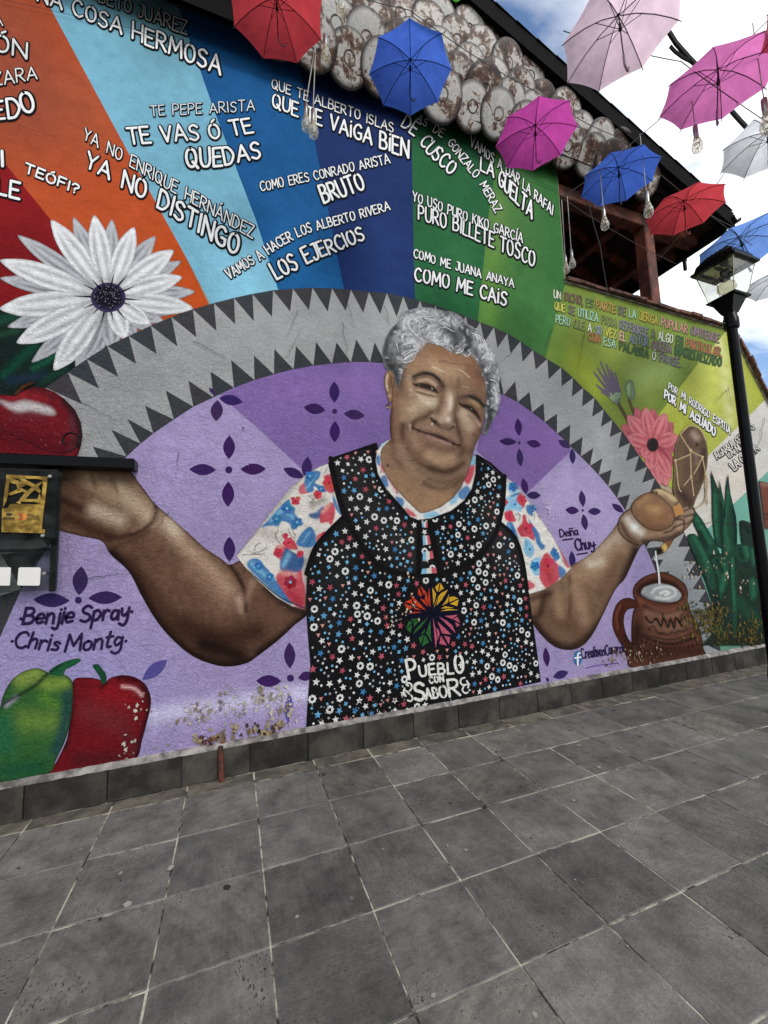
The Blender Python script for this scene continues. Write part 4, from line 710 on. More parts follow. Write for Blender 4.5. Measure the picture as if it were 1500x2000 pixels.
# blouse: sleeves and collar
RED, RDD, BLU, BLL, BLD, CLO = (186, 62, 76), (150, 34, 52), (50, 110, 160), (124, 178, 204), (28, 76, 130), (212, 206, 196)
def petals(c, r, n, rot=0.0, w=.55):
    return [leaf((c[0] + .15 * r * math.cos(rot + k * 6.283 / n), c[1] + .15 * r * math.sin(rot + k * 6.283 / n)), (c[0] + r * math.cos(rot + k * 6.283 / n), c[1] + r * math.sin(rot + k * 6.283 / n)), r * w) for k in range(n)]
zs = Z(450, 900, 6.0); zt = Z(960, 900, 6.818)
sl = [(461, 1086), (500, 1038), (540, 985), (570, 950), (600, 925), (625, 911), (643, 905), (650, 940), (660, 975), (668, 1010), (640, 1040), (616, 1070), (601, 1110), (597, 1150), (594, 1190), (570, 1184), (540, 1167), (505, 1136), (480, 1110)]
so = [('s', zs((60, 1100), (300, 820), (600, 470), (900, 130)), 5, (150, 144, 138), .6), ('s', zs((400, 830), (520, 900)), 12, (176, 168, 158), .7), ('s', zs((880, 1180), (900, 1400)), 8, (120, 114, 110), .8), ('s', zs((950, 1060), (900, 1200)), 9, (150, 144, 138), .7), ('s', zs((1080, 460), (960, 520)), 8, (120, 112, 104), .7),
 ('p', zs((360, 780), (440, 700), (560, 560), (680, 450), (710, 520), (760, 560), (750, 610), (800, 680), (850, 730), (820, 760), (760, 740), (780, 790), (720, 810), (690, 740), (600, 710), (560, 770), (470, 760)), 1.2, BLU, .95), ('s', zs((480, 690), (600, 580)), 5, BLL, .7), ('s', zs((640, 600), (780, 700)), 5, BLL, .6),
 ('p', zs((860, 240), (960, 130), (1050, 130), (1040, 200), (990, 260), (1090, 310), (1120, 360), (1060, 370), (980, 300), (970, 360), (900, 380), (880, 320)), 1.2, BLU, .95), ('s', zs((900, 320), (990, 180)), 2.2, BLL, .7),
 ('p', zs((1090, 180), (1190, 170), (1225, 350), (1160, 380), (1090, 320), (1110, 250)), 1.4, RED, .95), ('s', zs((1110, 220), (1100, 300)), 4, (206, 140, 130), .7), ('p', zs((800, 320), (860, 260), (880, 340), (900, 385), (810, 390)), 1.2, RED, .85), ('p', zs((700, 430), (740, 450), (800, 420), (820, 450), (770, 520), (720, 480)), 1.0, RED, .95), ('p', zs((970, 380), (1020, 350), (1070, 390), (1050, 440), (1000, 445)), 1.0, RED, .95),
 ('p', zs((910, 630), (1000, 600), (1080, 530), (1100, 600), (1040, 680), (950, 675)), 2.2, BLD, .9), ('p', zs((1050, 620), (1100, 540), (1190, 490), (1225, 600), (1180, 760), (1140, 720), (1050, 730)), 1.2, RED, .95), ('s', zs((1080, 600), (1150, 520)), 4, (214, 170, 152), .7), ('p', zs((1200, 400), (1240, 480), (1300, 640), (1250, 600), (1200, 500)), 1.0, BLU, .9),
 ('p', zs((770, 980), (830, 850), (930, 770), (990, 850), (995, 980), (900, 1020)), 1.2, BLU, .95), ('s', zs((840, 960), (930, 830)), 1.4, BLL, .8), ('s', zs((900, 980), (960, 880)), 1.2, BLD, .7),
 ('p', zs((500, 1100), (540, 1000), (640, 980), (700, 920), (760, 960), (790, 1040), (720, 1040), (640, 1060), (600, 1190), (560, 1130)), 1.4, RED, .95), ('s', zs((560, 1010), (680, 970)), 5, (214, 160, 146), .6), ('p', zs((600, 880), (650, 845), (680, 880), (640, 910)), 1.0, RED, .9), ('p', zs((580, 1200), (640, 1030), (700, 1050), (770, 1090), (860, 1130), (830, 1290), (760, 1310), (600, 1290)), 1.2, BLD, .95), ('s', zs((620, 1220), (680, 1100)), 6, BLL, .7), ('p', zs((780, 1060), (860, 1060), (840, 1110), (790, 1140)), 1.0, RED, .9),
 ('p', zs((530, 1350), (640, 1290), (760, 1320), (830, 1280), (850, 1400), (880, 1500), (870, 1740), (760, 1700), (600, 1560)), 2.2, RED, .95), ('s', zs((600, 1310), (760, 1340)), 6, (208, 150, 140), .7), ('s', zs((700, 1560), (820, 1660)), 10, RDD, .7),
 ('p', zs((190, 1220), (240, 1150), (330, 1150), (410, 1240), (480, 1320), (560, 1440), (640, 1560), (720, 1680), (600, 1620), (400, 1440), (260, 1310)), 1.4, BLU, .95), ('s', zs((250, 1200), (380, 1320), (480, 1380)), 5, BLL, .7), ('p', zs((1030, 860), (1130, 830), (1060, 920), (1010, 1000), (1000, 900)), 1.4, RED, .85),
 ('h', zs((140, 1100), (220, 1100), (400, 1090)), 1.2, (110, 104, 100), .8), ('h', zs((280, 1050), (300, 990), (350, 960)), 1.0, (110, 104, 100), .8), ('h', zs((270, 1080), (360, 1060), (420, 1020)), 1.0, (110, 104, 100), .8), ('h', zs((520, 840), (540, 920), (580, 970)), 1.2, (110, 104, 100), .8), ('h', zs((560, 780), (545, 860)), 1.0, (120, 114, 108), .8), ('h', zs((680, 800), (700, 870), (760, 910)), 1.0, (110, 104, 100), .8), ('h', zs((730, 820), (760, 880)), 1.0, (110, 104, 100), .8), ('h', zs((910, 410), (960, 450), (930, 500)), 1.0, (100, 96, 92), .8), ('h', zs((940, 400), (980, 440), (950, 500)), 1.0, (100, 96, 92), .7), ('h', zs((1100, 150), (1150, 60)), 1.0, (120, 116, 112), .8),
 ('h', [(458, 1092), (505, 1132), (545, 1165), (594, 1187)], 1.4, (24, 48, 70), .9), ('e', 1.4, (90, 86, 84), .6)]
patch(WOMAN, 'sleeve', sl, 1.7, CLO, so, 13, smooth=False)
sr = [(985, 932), (1000, 942), (1020, 962), (1045, 1000), (1070, 1035), (1095, 1078), (1114, 1110), (1090, 1134), (1060, 1152), (1029, 1161), (1022, 1110), (1012, 1070), (1000, 1042), (976, 1020), (984, 985)]
so = [('p', zt((200, 330), (260, 280), (350, 360), (300, 440), (230, 420)), 1.2, BLL, .9), ('s', zt((270, 300), (350, 380)), 1.4, BLD, .8), ('p', zt((180, 500), (280, 440), (390, 410), (400, 500), (390, 680), (300, 660), (120, 660), (130, 560)), 1.4, BLL, .9), ('s', zt((260, 470), (370, 430)), 2.2, BLD, .8), ('p', zt((340, 460), (410, 440), (440, 560), (410, 640), (380, 580), (330, 520)), 1.0, RED, .95), ('p', zt((120, 510), (210, 540), (180, 600), (120, 600)), 1.0, RED, .9), ('p', zt((450, 600), (540, 590), (605, 660), (560, 660), (520, 640), (545, 740), (470, 700)), 1.0, BLU, .95),
 ('p', zt((160, 690), (260, 660), (290, 740), (320, 800), (240, 820), (180, 780)), 1.0, RED, .95), ('p', zt((190, 840), (260, 820), (310, 920), (355, 1060), (310, 1080), (220, 960)), 1.2, BLU, .95), ('s', zt((220, 850), (280, 960)), 1.4, BLL, .7), ('p', zt((400, 740), (440, 720), (480, 840), (570, 890), (560, 1060), (480, 1020), (380, 1000), (330, 900), (400, 860)), 1.2, RED, .95), ('s', zt((410, 860), (400, 980)), 6, RDD, .8), ('p', zt((480, 780), (540, 850), (620, 960), (650, 1080), (705, 1130), (660, 1190), (590, 1100), (560, 1000)), 1.2, BLU, .95), ('p', zt((430, 1040), (500, 1060), (560, 1200), (500, 1290), (420, 1200)), 1.2, BLL, .95), ('s', zt((450, 1080), (470, 1180)), 1.4, BLD, .6),
 ('p', zt((500, 1400), (540, 1310), (640, 1290), (650, 1500), (560, 1520)), 1.4, BLL, .95), ('p', zt((640, 1340), (720, 1220), (830, 1330), (900, 1420), (920, 1520), (800, 1680), (740, 1720), (640, 1600), (630, 1480)), 1.4, RED, .95), ('s', zt((740, 1420), (760, 1560)), 7, RDD, .6), ('p', zt((770, 1230), (820, 1140), (850, 1210), (905, 1280), (840, 1340), (800, 1280)), 1.0, BLU, .95), ('p', zt((850, 1060), (900, 1120), (960, 1260), (1035, 1400), (990, 1420), (920, 1260)), 1.0, RED, .9), ('p', zt((880, 1390), (960, 1440), (980, 1500), (900, 1560)), 1.0, BLU, .9), ('p', zt((400, 1560), (560, 1640), (540, 1700), (420, 1720)), 1.4, RED, .9),
 ('h', zt((310, 710), (370, 740), (350, 800)), .9, (100, 96, 92), .8), ('h', zt((340, 690), (380, 730)), .9, (100, 96, 92), .8), ('h', zt((560, 700), (560, 780)), .9, (100, 96, 92), .7), ('h', zt((610, 700), (640, 780)), .9, (100, 96, 92), .7), ('h', zt((730, 860), (740, 950)), .9, (100, 96, 92), .7), ('h', zt((920, 1300), (970, 1400)), .9, (100, 96, 92), .7), ('h', zt((400, 1320), (480, 1380)), .9, (100, 96, 92), .7), ('s', zt((350, 1100), (380, 1300), (430, 1500)), 5, (130, 124, 118), .7), ('s', zt((180, 250), (500, 540), (800, 960), (1040, 1400)), 2.5, (160, 152, 146), .5), ('e', 1.2, (90, 86, 84), .5)]
patch(WOMAN, 'sleeve', sr, 1.7, (214, 209, 200), so, 13, smooth=False)
sf = Flat()
def bloom(c, r, n, col, lay, rot=0.0, eye=None):
    for pp in petals(c, r, n, rot, .8): sf.poly(pp, tuple(max(0, min(255, v + random.randint(-14, 14))) for v in col), lay + .02 * (len(sf.f) % 9))
    if eye: sf.disc(c, r * .22, eye, lay + .25, 7)
for (p, r, n, c) in (((1020, 400), 9, 5, RED), ((760, 470), 10, 4, RED), ((640, 880), 6, 5, RED), ((820, 1090), 7, 5, RED), ((680, 960), 12, 6, RED), ((560, 1080), 10, 5, RED), ((1150, 260), 13, 6, RED), ((930, 180), 11, 5, BLU), ((1060, 330), 8, 4, BLU), ((660, 560), 12, 6, BLU), ((780, 720), 11, 5, BLU), ((540, 680), 10, 5, BLU), ((330, 1230), 9, 6, BLU), ((460, 1360), 9, 6, BLU), ((700, 1420), 14, 6, RDD), ((1090, 880), 9, 5, RED)): bloom(zs(p)[0], r, n, c, 13.5, random.random(), RDD if c == RED else BLL)
for (p, r, n, c) in (((280, 350), 10, 5, BLU), ((390, 530), 11, 6, RED), ((230, 740), 10, 5, RED), ((165, 550), 7, 5, RED), ((450, 900), 15, 5, RED), ((830, 1230), 9, 4, BLU), ((740, 1400), 17, 7, RED), ((540, 640), 8, 4, BLU), ((500, 1180), 9, 5, BLL), ((260, 930), 8, 4, BLU), ((570, 1400), 10, 5, BLU), ((300, 580), 9, 5, BLL)): bloom(zt(p)[0], r, n, c, 13.5, random.random(), RDD if c == RED else BLD)
sf.build('sleeve_print', WOMAN, kind='stuff')
# blouse collar ring
inner = F2((188, 800), (120, 862), (76, 930), (72, 1010), (92, 1110), (150, 1230), (240, 1350), (340, 1460), (440, 1560), (520, 1632)) + [(835, 1000), (860, 990), (884, 972), (899, 952), (911, 925), (921, 893)]
outer = F2((180, 796), (80, 850), (30, 930), (12, 1040), (40, 1190), (120, 1340), (240, 1480), (330, 1580)) + [(800, 1010), (816, 1016), (840, 1013), (880, 998), (905, 978), (920, 955), (927, 925), (928, 892), (923, 887)]
outl = [(p[0] - 0, p[1]) for p in outer]
bk = Flat()
bk.ribbon(crom([(731, 872), (728, 888), (730, 905), (737, 930), (752, 958), (775, 985), (800, 1006), (818, 1012), (845, 1010), (885, 996), (912, 972), (926, 945), (933, 915), (931, 897)], 4), 9, BLK, 15.6)
bk.ribbon(crom([(645, 895), (655, 940), (668, 990), (690, 1040), (720, 1085), (760, 1115), (815, 1124), (855, 1122), (890, 1112), (935, 1085), (962, 1050), (976, 1010), (982, 970), (984, 930)], 4), 8, BLK, 15.6)
bk.ribbon([(731, 868), (690, 882), (650, 897)], 4, BLK, 15.6); bk.ribbon(crom([(668, 1012), (640, 1040), (614, 1072), (598, 1120)], 4), 9, BLK, 15.6); bk.ribbon(crom([(976, 1022), (1003, 1048), (1018, 1090), (1028, 1150)], 4), 7, BLK, 15.6)
bk.ribbon([(818, 1014), (816, 1124)], 9, BLK, 15.6); bk.ribbon([(838, 1014), (858, 1122)], 9, BLK, 15.6); bk.ribbon([(930, 890), (955, 905), (985, 932)], 4, BLK, 15.6)
bk.build('apron_piping', WOMAN)
patch(WOMAN, 'collar', outl + inner[::-1], 2.2, (214, 210, 202), [('p', F2((20, 1000), (60, 980), (70, 1090), (30, 1080)), 2, BLU, .9), ('p', F2((60, 1250), (130, 1200), (160, 1330), (100, 1330)), 2, BLU, .9), ('p', F2((60, 1080), (110, 1100), (140, 1180), (90, 1170)), 2, RED, .8), ('s', F2((150, 1220), (260, 1400)), 3, (196, 96, 104), .8), ('p', F2((240, 1440), (330, 1480), (320, 1560), (260, 1520)), 2, BLU, .9), ('p', F2((1060, 1100), (1110, 960), (1135, 1000), (1130, 1090)), 2, BLL, .95), ('p', F2((1010, 1200), (1080, 1100), (1130, 1100), (1110, 1220), (1060, 1310), (1010, 1270)), 2, RED, .95), ('p', F2((950, 1380), (1040, 1320), (1080, 1390), (1000, 1480), (940, 1440)), 2, BLU, .9), ('p', F2((860, 1480), (930, 1420), (930, 1500), (860, 1540)), 2, BLL, .9), ('s', F2((60, 880), (110, 840)), 3, BLL, .8), ('p', [(790, 992), (806, 1000), (812, 1010), (796, 1006)], 2, RED, .9), ('p', [(826, 1004), (850, 1000), (856, 1008), (830, 1012)], 2, BLL, .9), ('e', .9, (60, 56, 56), .7)], 16.2, smooth=False)
bt = Flat()
for (a, b, c, d) in (((824, 1019), (833, 1019), (834, 1031), (823, 1030)), ((824, 1046), (837, 1046), (840, 1063), (825, 1065)), ((825, 1078), (843, 1076), (846, 1090), (824, 1096)), ((823, 1111), (850, 1108), (852, 1119), (821, 1121))):
    for k, cc in enumerate((BLL, (206, 200, 194), (190, 90, 100))):
        t0, t1 = k / 3, (k + 1) / 3; f = lambda p, q, t: (p[0] + (q[0] - p[0]) * t, p[1] + (q[1] - p[1]) * t)
        bt.poly([f(a, b, t0), f(a, b, t1), f(d, c, t1), f(d, c, t0)], cc, 16.6)
bt.build('blouse_gap', WOMAN)
# flower print on the apron
pr = Flat(); R_ = random.Random(9); placed = []; holes = [[(842 + 64 * math.cos(a), 1202 + 70 * math.sin(a)) for a in np.linspace(0, 6.28, 20)], [(790, 1292), (880, 1284), (908, 1276), (916, 1362), (860, 1374), (788, 1378)]]
skinP = np.array(skin)
W0 = wall_pts([(600, 1425), (1050, 880)])
CN = np.array([(R_.uniform(1.7, 5.0), R_.uniform(0.2, 2.75)) for _ in range(40000)]); dcn = np.stack([CN[:, 0], np.zeros(len(CN)), CN[:, 1]], 1) - CAM; qcn = dcn @ ROT.T
PCN = np.stack([750 + F_PX * qcn[:, 0] / qcn[:, 2], 1000 + F_PX * qcn[:, 1] / qcn[:, 2]], 1)
ok = inside(PCN, apron_out) & ~inside(PCN, outl) & ~inside(PCN, skin)
for h in holes: ok &= ~inside(PCN, h)
ok &= (seg_dist(PCN, apron_out, True) > 5) & (seg_dist(PCN, [(818, 1014), (816, 1124)]) > 9) & (seg_dist(PCN, [(838, 1014), (858, 1122)]) > 9)
for band_ in ([(645, 895), (655, 940), (668, 990), (690, 1040), (720, 1085), (760, 1115), (815, 1124), (855, 1122), (890, 1112), (935, 1085), (962, 1050), (976, 1010), (982, 970), (984, 930)], [(668, 1012), (640, 1040), (614, 1072)], [(976, 1022), (1003, 1048), (1018, 1090)]): ok &= seg_dist(PCN, crom(band_, 4)) > 9
for (X, Zz) in CN[ok]:
    if len(placed) > 820: break
    sz = R_.choice([.033, .032, .031, .030, .022, .013]); sz *= 1.0
    if any((X - q[0]) ** 2 + (Zz - q[1]) ** 2 < (sz + q[2] + .008) ** 2 for q in placed): continue
    placed.append((X, Zz, sz)); rot = R_.uniform(0, 6.28); P = lambda r, a: px_of((X + r * math.cos(a), 0, Zz + r * math.sin(a)))
    lay = 15.0
    if sz > .029:
        kind = R_.random()
        if kind < .24:                                  # ring flower
            oc = [P(sz * (1.0 + .12 * math.cos(8 * a)), a) for a in np.linspace(0, 6.283, 25)[:-1]]; ic = [P(sz * .42, a) for a in np.linspace(0, 6.283, 25)[:-1]]
            cc = (206, 206, 202)
            for k in range(24): pr.poly([oc[k], oc[(k + 1) % 24], ic[(k + 1) % 24], ic[k]], cc, lay)
        else:
            cc = R_.choice([(214, 212, 206), (206, 204, 200), (92, 148, 186), (58, 114, 160), (172, 82, 94), (160, 70, 84), (200, 198, 192), (206, 204, 198)])
            pr.poly([P(sz * (1.0 if k % 2 == 0 else .45), rot + k * math.pi / 5) for k in range(10)], cc, lay)
    elif sz > .02:
        cc = R_.choice([(110, 170, 204), (96, 156, 190), (190, 120, 118), (200, 140, 128), (206, 206, 204)])
        if cc[0] > 180 and cc[1] < 160: pr.poly([P(sz, -1.57), P(sz * .9, .5), P(sz * .35, 1.57), P(sz * .9, 2.64)], cc, lay)
        else: pr.poly([P(sz * (1.0 if k % 2 == 0 else .55), rot + k * math.pi / 4) for k in range(8)], cc, lay)
    else: pr.poly([P(sz * .8, a) for a in np.linspace(0, 6.283, 9)[:-1]], R_.choice([(206, 206, 204), (150, 150, 150), (110, 170, 204)]), lay)
pr.build('flower_print', WOMAN, kind='stuff')
# emblem on the apron
ze = Z(760, 1120, 8.333); em = Flat()
em.poly(ze((170, 690), (330, 590), (200, 480), (400, 400), (320, 310), (480, 300), (470, 180), (600, 260), (660, 140), (760, 220), (820, 120), (900, 220), (990, 220), (990, 350), (1150, 370), (1110, 540), (1190, 590), (1080, 680), (1180, 830), (1080, 900), (1110, 1020), (1000, 1050), (970, 1200), (850, 1160), (740, 1250), (680, 1140), (500, 1220), (460, 1040), (330, 1030), (360, 960), (230, 900), (320, 740)), (17, 18, 34), 15.8)
OR_, YE_, GN_, PK_ = (190, 62, 30), (196, 152, 40), (44, 92, 44), (178, 84, 104)
for c, P in ((OR_, ((455, 330), (470, 225), (530, 350))), (OR_, ((495, 195), (580, 290), (575, 335), (550, 340))), (OR_, ((455, 340), (500, 370), (530, 370), (470, 320))), (OR_, ((485, 400), (560, 430), (620, 540), (560, 490))), (OR_, ((585, 320), (600, 300), (615, 440), (640, 540), (570, 420))), (OR_, ((635, 210), (655, 380), (660, 550), (625, 440))), (OR_, ((245, 465), (350, 415), (380, 500))), (OR_, ((235, 485), (380, 550), (315, 590), (260, 540))), (OR_, ((330, 340), (420, 420), (490, 490), (590, 600), (420, 520))), (OR_, ((390, 575), (430, 550), (510, 595))), (OR_, ((285, 655), (400, 620), (530, 630))),
 (YE_, ((735, 220), (810, 150), (775, 305))), (YE_, ((825, 155), (880, 240), (795, 300))), (YE_, ((690, 225), (750, 330), (750, 360), (710, 510))), (YE_, ((790, 370), (830, 320), (945, 260), (850, 420), (760, 520))), (YE_, ((710, 570), (740, 470), (780, 370), (750, 480))), (YE_, ((970, 380), (1050, 375), (1110, 405), (965, 465))), (YE_, ((980, 490), (1120, 420), (1095, 530))), (YE_, ((850, 520), (920, 430), (965, 330), (945, 470))), (YE_, ((830, 570), (900, 530), (1040, 555))), (YE_, ((820, 610), (960, 570), (1120, 590))),
 (GN_, ((310, 770), (370, 800), (260, 890))), (GN_, ((265, 900), (365, 830), (340, 960))), (GN_, ((340, 740), (500, 730), (380, 780))), (GN_, ((390, 870), (390, 790), (500, 750))), (GN_, ((375, 990), (430, 890), (620, 705), (520, 860))), (GN_, ((470, 1040), (560, 985), (500, 1160))), (GN_, ((520, 1190), (570, 990), (635, 1110))), (GN_, ((590, 960), (620, 880), (660, 760), (665, 1000), (685, 1120))), (GN_, ((500, 985), (580, 890), (560, 960))),
 (PK_, ((700, 720), (745, 900), (770, 1050), (745, 1215))), (PK_, ((760, 880), (800, 930), (810, 980), (785, 1080))), (PK_, ((775, 780), (900, 890), (1000, 990), (850, 970))), (PK_, ((830, 1010), (930, 1170), (805, 1140))), (PK_, ((880, 1010), (980, 1035), (960, 1150))), (PK_, ((800, 700), (930, 770), (1020, 850), (1070, 970))), (PK_, ((890, 690), (1100, 670), (1020, 740))), (PK_, ((1035, 745), (1095, 700), (1145, 800))), (PK_, ((1060, 790), (1140, 830), (1090, 865)))):
    em.poly(ze(*P), c, 16.3)
em.build('emblem', WOMAN, label='eight petal emblem in orange, yellow, green and pink on the apron')
A = lambda *a, **k: write(WOMAN, *a, out=None, col=(216, 214, 206), layer=16.2, jit=.5, name='apron_lettering', **k)
A('P', [(798, 1325), (814, 1322)], 37, wd=.14); A('UEBL', [(819, 1320), (852, 1316), (884, 1314)], 21, wd=.2, gap=.25); A('O', [(889, 1314), (905, 1312)], 34, wd=.15)
Flat().ribbon([(898, 1293), (898, 1303)], 3, (216, 214, 206), 16.4).ribbon([(894, 1298), (902, 1297)], 3, (216, 214, 206), 16.4).build('apron_lettering', WOMAN)
A('CON', [(838, 1334), (865, 1330)], 12, wd=.26, gap=.3); A('S', [(810, 1368), (829, 1366)], 35, wd=.17); A('AB', [(831, 1365), (855, 1361)], 20, wd=.2, gap=.25); A('O', [(859, 1362), (873, 1359)], 22, wd=.18); A('R', [(877, 1360), (897, 1357)], 34, wd=.14)
cr = Flat()
for pts in (((300, 820), (270, 800), (300, 775), (350, 800), (350, 870), (300, 920), (260, 900)), ((240, 860), (225, 930), (260, 990)), ((290, 930), (350, 980), (370, 1040), (330, 1070), (290, 1055)), ((1215, 690), (1160, 710), (1150, 770), (1190, 810), (1250, 800)), ((1200, 830), (1180, 890), (1220, 940), (1265, 930)), ((1250, 740), (1280, 800), (1270, 850))):
    cr.ribbon(crom(Z(760, 1240, 8.333)(*pts), 5), 3.2, (216, 214, 206), 16.2)
cr.build('apron_lettering', WOMAN)
# ------------------------------------------------------------------ painted flowers, fruit, plants and pottery
zd = Z(0, 400, 3.0)
DK_LEAF = patch(WALL, 'painted_dark_leaves', [(-120, 560), (0, 600), (60, 605), (140, 640), (180, 700), (100, 770), (60, 780), (-120, 800)], 4, (22, 36, 32), [('s', zd((0, 680), (120, 640)), 9, (30, 70, 54), .9), ('s', zd((20, 1000), (200, 830)), 9, (18, 66, 50), .9), ('s', zd((200, 960), (330, 880)), 7, (24, 80, 58), .9), ('s', zd((60, 1030), (260, 1000)), 9, (30, 44, 62), .8), ('s', zd((0, 760), (100, 740)), 6, (40, 70, 54), .7), ('s', zd((250, 1040), (380, 960)), 6, (26, 60, 46), .8)], 2, smooth=False)
def petal(parent, base, tip, w, shade, lay, col=(196, 196, 196), lt=(226, 226, 226), dk=(112, 112, 114), name='petal', step=4.0):
    b = np.array(base, float); t = np.array(tip, float); d = t - b; l = np.hypot(*d); d /= l; n = np.array([-d[1], d[0]])
    prof = [(0, .16), (.2, .5), (.45, .92), (.62, 1.0), (.78, .84), (.9, .5), (1.0, 0.02)]
    o = [tuple(b + d * l * u + n * w / 2 * v) for u, v in prof] + [tuple(b + d * l * u - n * w / 2 * v) for u, v in prof[-2::-1]]
    q = lambda u, v: tuple(b + d * l * u + n * w / 2 * v)
    ops = [('s', [q(.1, -.3), q(.6, -.45), q(.9, -.2)], w * .10, dk, shade), ('s', [q(.1, .3), q(.6, .4), q(.9, .15)], w * .10, dk, shade * .8), ('s', [q(.1, 0), q(.95, 0)], w * .12, lt, .7), ('s', [q(.2, .7), q(.62, .8), q(.95, .2)], w * .08, lt, .8), ('s', [q(.2, -.7), q(.62, -.8), q(.95, -.2)], w * .08, lt, .8), ('s', [q(0, 0), q(.18, 0)], w * .4, dk, shade * .7), ('e', 1.0, dk, .5)]
    return patch(parent, name, o, step, col, ops, lay, smooth=True)
ctr = zd((635, 545))[0]
fb = Flat(); fb.disc(ctr, 36, (70, 66, 84), 3.0, 24, 32); DAISY = fb.build('painted_white_daisy', WALL, label='large white painted daisy with dark purple centre')
k = 0
for tip, w in (((430, 75), 27), ((655, 88), 28), ((910, 185), 30), ((1060, 332), 27), ((1142, 510), 27), ((1000, 640), 26), ((105, 182), 27), ((2, 432), 28), ((45, 718), 28), ((188, 925), 28), ((545, 900), 34), ((800, 800), 30), ((660, 860), 34), ((450, 960), 34), ((900, 740), 28), ((960, 690), 26)):
    petal(DAISY, ctr, zd(tip)[0], w * 1.2, .75, 3.3 + k * .08, col=(158, 159, 162), lt=(184, 185, 188), dk=(92, 93, 96)); k += 1
k = 0
for tip, w in (((300, 92), 37), ((552, 64), 36), ((785, 133), 36), ((1016, 268), 38), ((1066, 425), 34), ((1132, 608), 34), ((2, 328), 38), ((0, 612), 42), ((100, 812), 42), ((318, 972), 42), ((740, 790), 34), ((880, 700), 30)):
    petal(DAISY, ctr, zd(tip)[0], w * 1.15, .5, 4.4 + k * .1); k += 1
dc = Flat(); R_ = random.Random(2)
for k in range(14):
    a = k * 6.283 / 14 + R_.uniform(-.1, .1); l = R_.uniform(44, 66); dc.ribbon([(ctr[0] + 20 * math.cos(a), ctr[1] + 18 * math.sin(a)), (ctr[0] + l * math.cos(a), ctr[1] + l * .9 * math.sin(a))], 5, (24, 20, 34), 5.8, .6)
dc.build('petal_vein', DAISY)
co = [('e', 7, (70, 58, 96), .7)]
patch(DAISY, 'flower_centre', [(ctr[0] + 34 * math.cos(a), ctr[1] + 29 * math.sin(a)) for a in np.linspace(0, 6.283, 21)[:-1]], 2.5, (24, 20, 34), co, 6.2)
dots = Flat()
for k in range(60):
    a = R_.uniform(0, 6.28); r = math.sqrt(R_.random()) * 27; dots.disc((ctr[0] + r * math.cos(a), ctr[1] + r * .86 * math.sin(a)), 3.0, (18, 16, 22), 6.5 + (k % 7) * .03, 8); dots.disc((ctr[0] + r * math.cos(a) - .8, ctr[1] + r * .86 * math.sin(a) - 1), 1.1, (120, 118, 126), 6.9, 6)
dots.build('seed', DAISY)
# pink flower with two buds
zp = Z(1130, 680, 5.5556); pcx = zp((800, 1050))[0]
st = Flat(); st.ribbon(zp((430, 600), (480, 690), (545, 810)), 7, (84, 74, 52), 3.0); st.ribbon(zp((545, 560), (580, 660), (610, 760)), 5.5, (88, 80, 54), 3.0); STEM = st.build('painted_flower_stems', WALL)
patch(STEM, 'closed_bud', zp((310, 520), (350, 470), (420, 455), (462, 455), (455, 540), (430, 600), (400, 612), (350, 570)), 2, (124, 142, 112), [('s', zp((330, 500), (450, 470)), 3, (150, 180, 130), .8), ('s', zp((400, 590), (440, 560)), 4, (92, 104, 92), .8), ('e', 1.2, (70, 78, 66), .8)], 3.6)
bd = Flat()
for a, b in (((330, 520), (195, 400)), ((340, 500), (230, 430)), ((350, 500), (165, 262)), ((360, 480), (205, 215)), ((380, 480), (235, 150)), ((400, 480), (300, 180)), ((420, 470), (350, 235)), ((440, 470), (395, 270)), ((330, 510), (250, 480)), ((430, 470), (400, 340)), ((370, 490), (270, 300)), ((400, 470), (330, 290))):
    bd.ribbon(zp(a, b), 6.5, [(98, 88, 104), (84, 76, 92), (116, 104, 122)][len(bd.f) % 3], 3.3, 3)
bd.build('purple_floret', STEM)
patch(STEM, 'closed_bud', zp((500, 440), (520, 370), (560, 345), (590, 370), (612, 470), (606, 540), (570, 566), (530, 530)), 2, (108, 124, 96), [('s', zp((540, 400), (540, 500)), 3, (150, 178, 126), .7), ('e', 1.2, (66, 74, 62), .8)], 3.6)
PKF = Flat().disc(pcx, 14, (90, 40, 52), 3.8, 16).build('painted_pink_flower', WALL, label='pink painted flower with dark centre beside the gourd')
k = 0
for tip, w in (((612, 640), 22), ((805, 655), 22), ((1022, 808), 26), ((1062, 1090), 26), ((1015, 1280), 26), ((460, 842), 26), ((600, 1130), 26)):
    petal(PKF, pcx, zp(tip)[0], w * 1.15, .6, 4.0 + k * .08, col=(168, 78, 88), lt=(186, 108, 114), dk=(120, 40, 52), step=3); k += 1
for tip, w in (((528, 728), 26), ((715, 640), 23), ((940, 708), 26), ((1078, 955), 26), ((960, 1500), 26), ((880, 1490), 24), ((1000, 1420), 22), ((780, 1330), 24), ((690, 1190), 24), ((522, 962), 26)):
    petal(PKF, pcx, zp(tip)[0], w * 1.15, .4, 4.7 + k * .08, col=(190, 98, 106), lt=(208, 136, 138), dk=(136, 40, 52), step=3); k += 1
patch(PKF, 'flower_centre', [(pcx[0] + 11.5 * math.cos(a), pcx[1] + 13.5 * math.sin(a)) for a in np.linspace(0, 6.283, 15)[:-1]], 2, (40, 34, 36), [('e', 2.5, (70, 44, 52), .6)], 7.0)
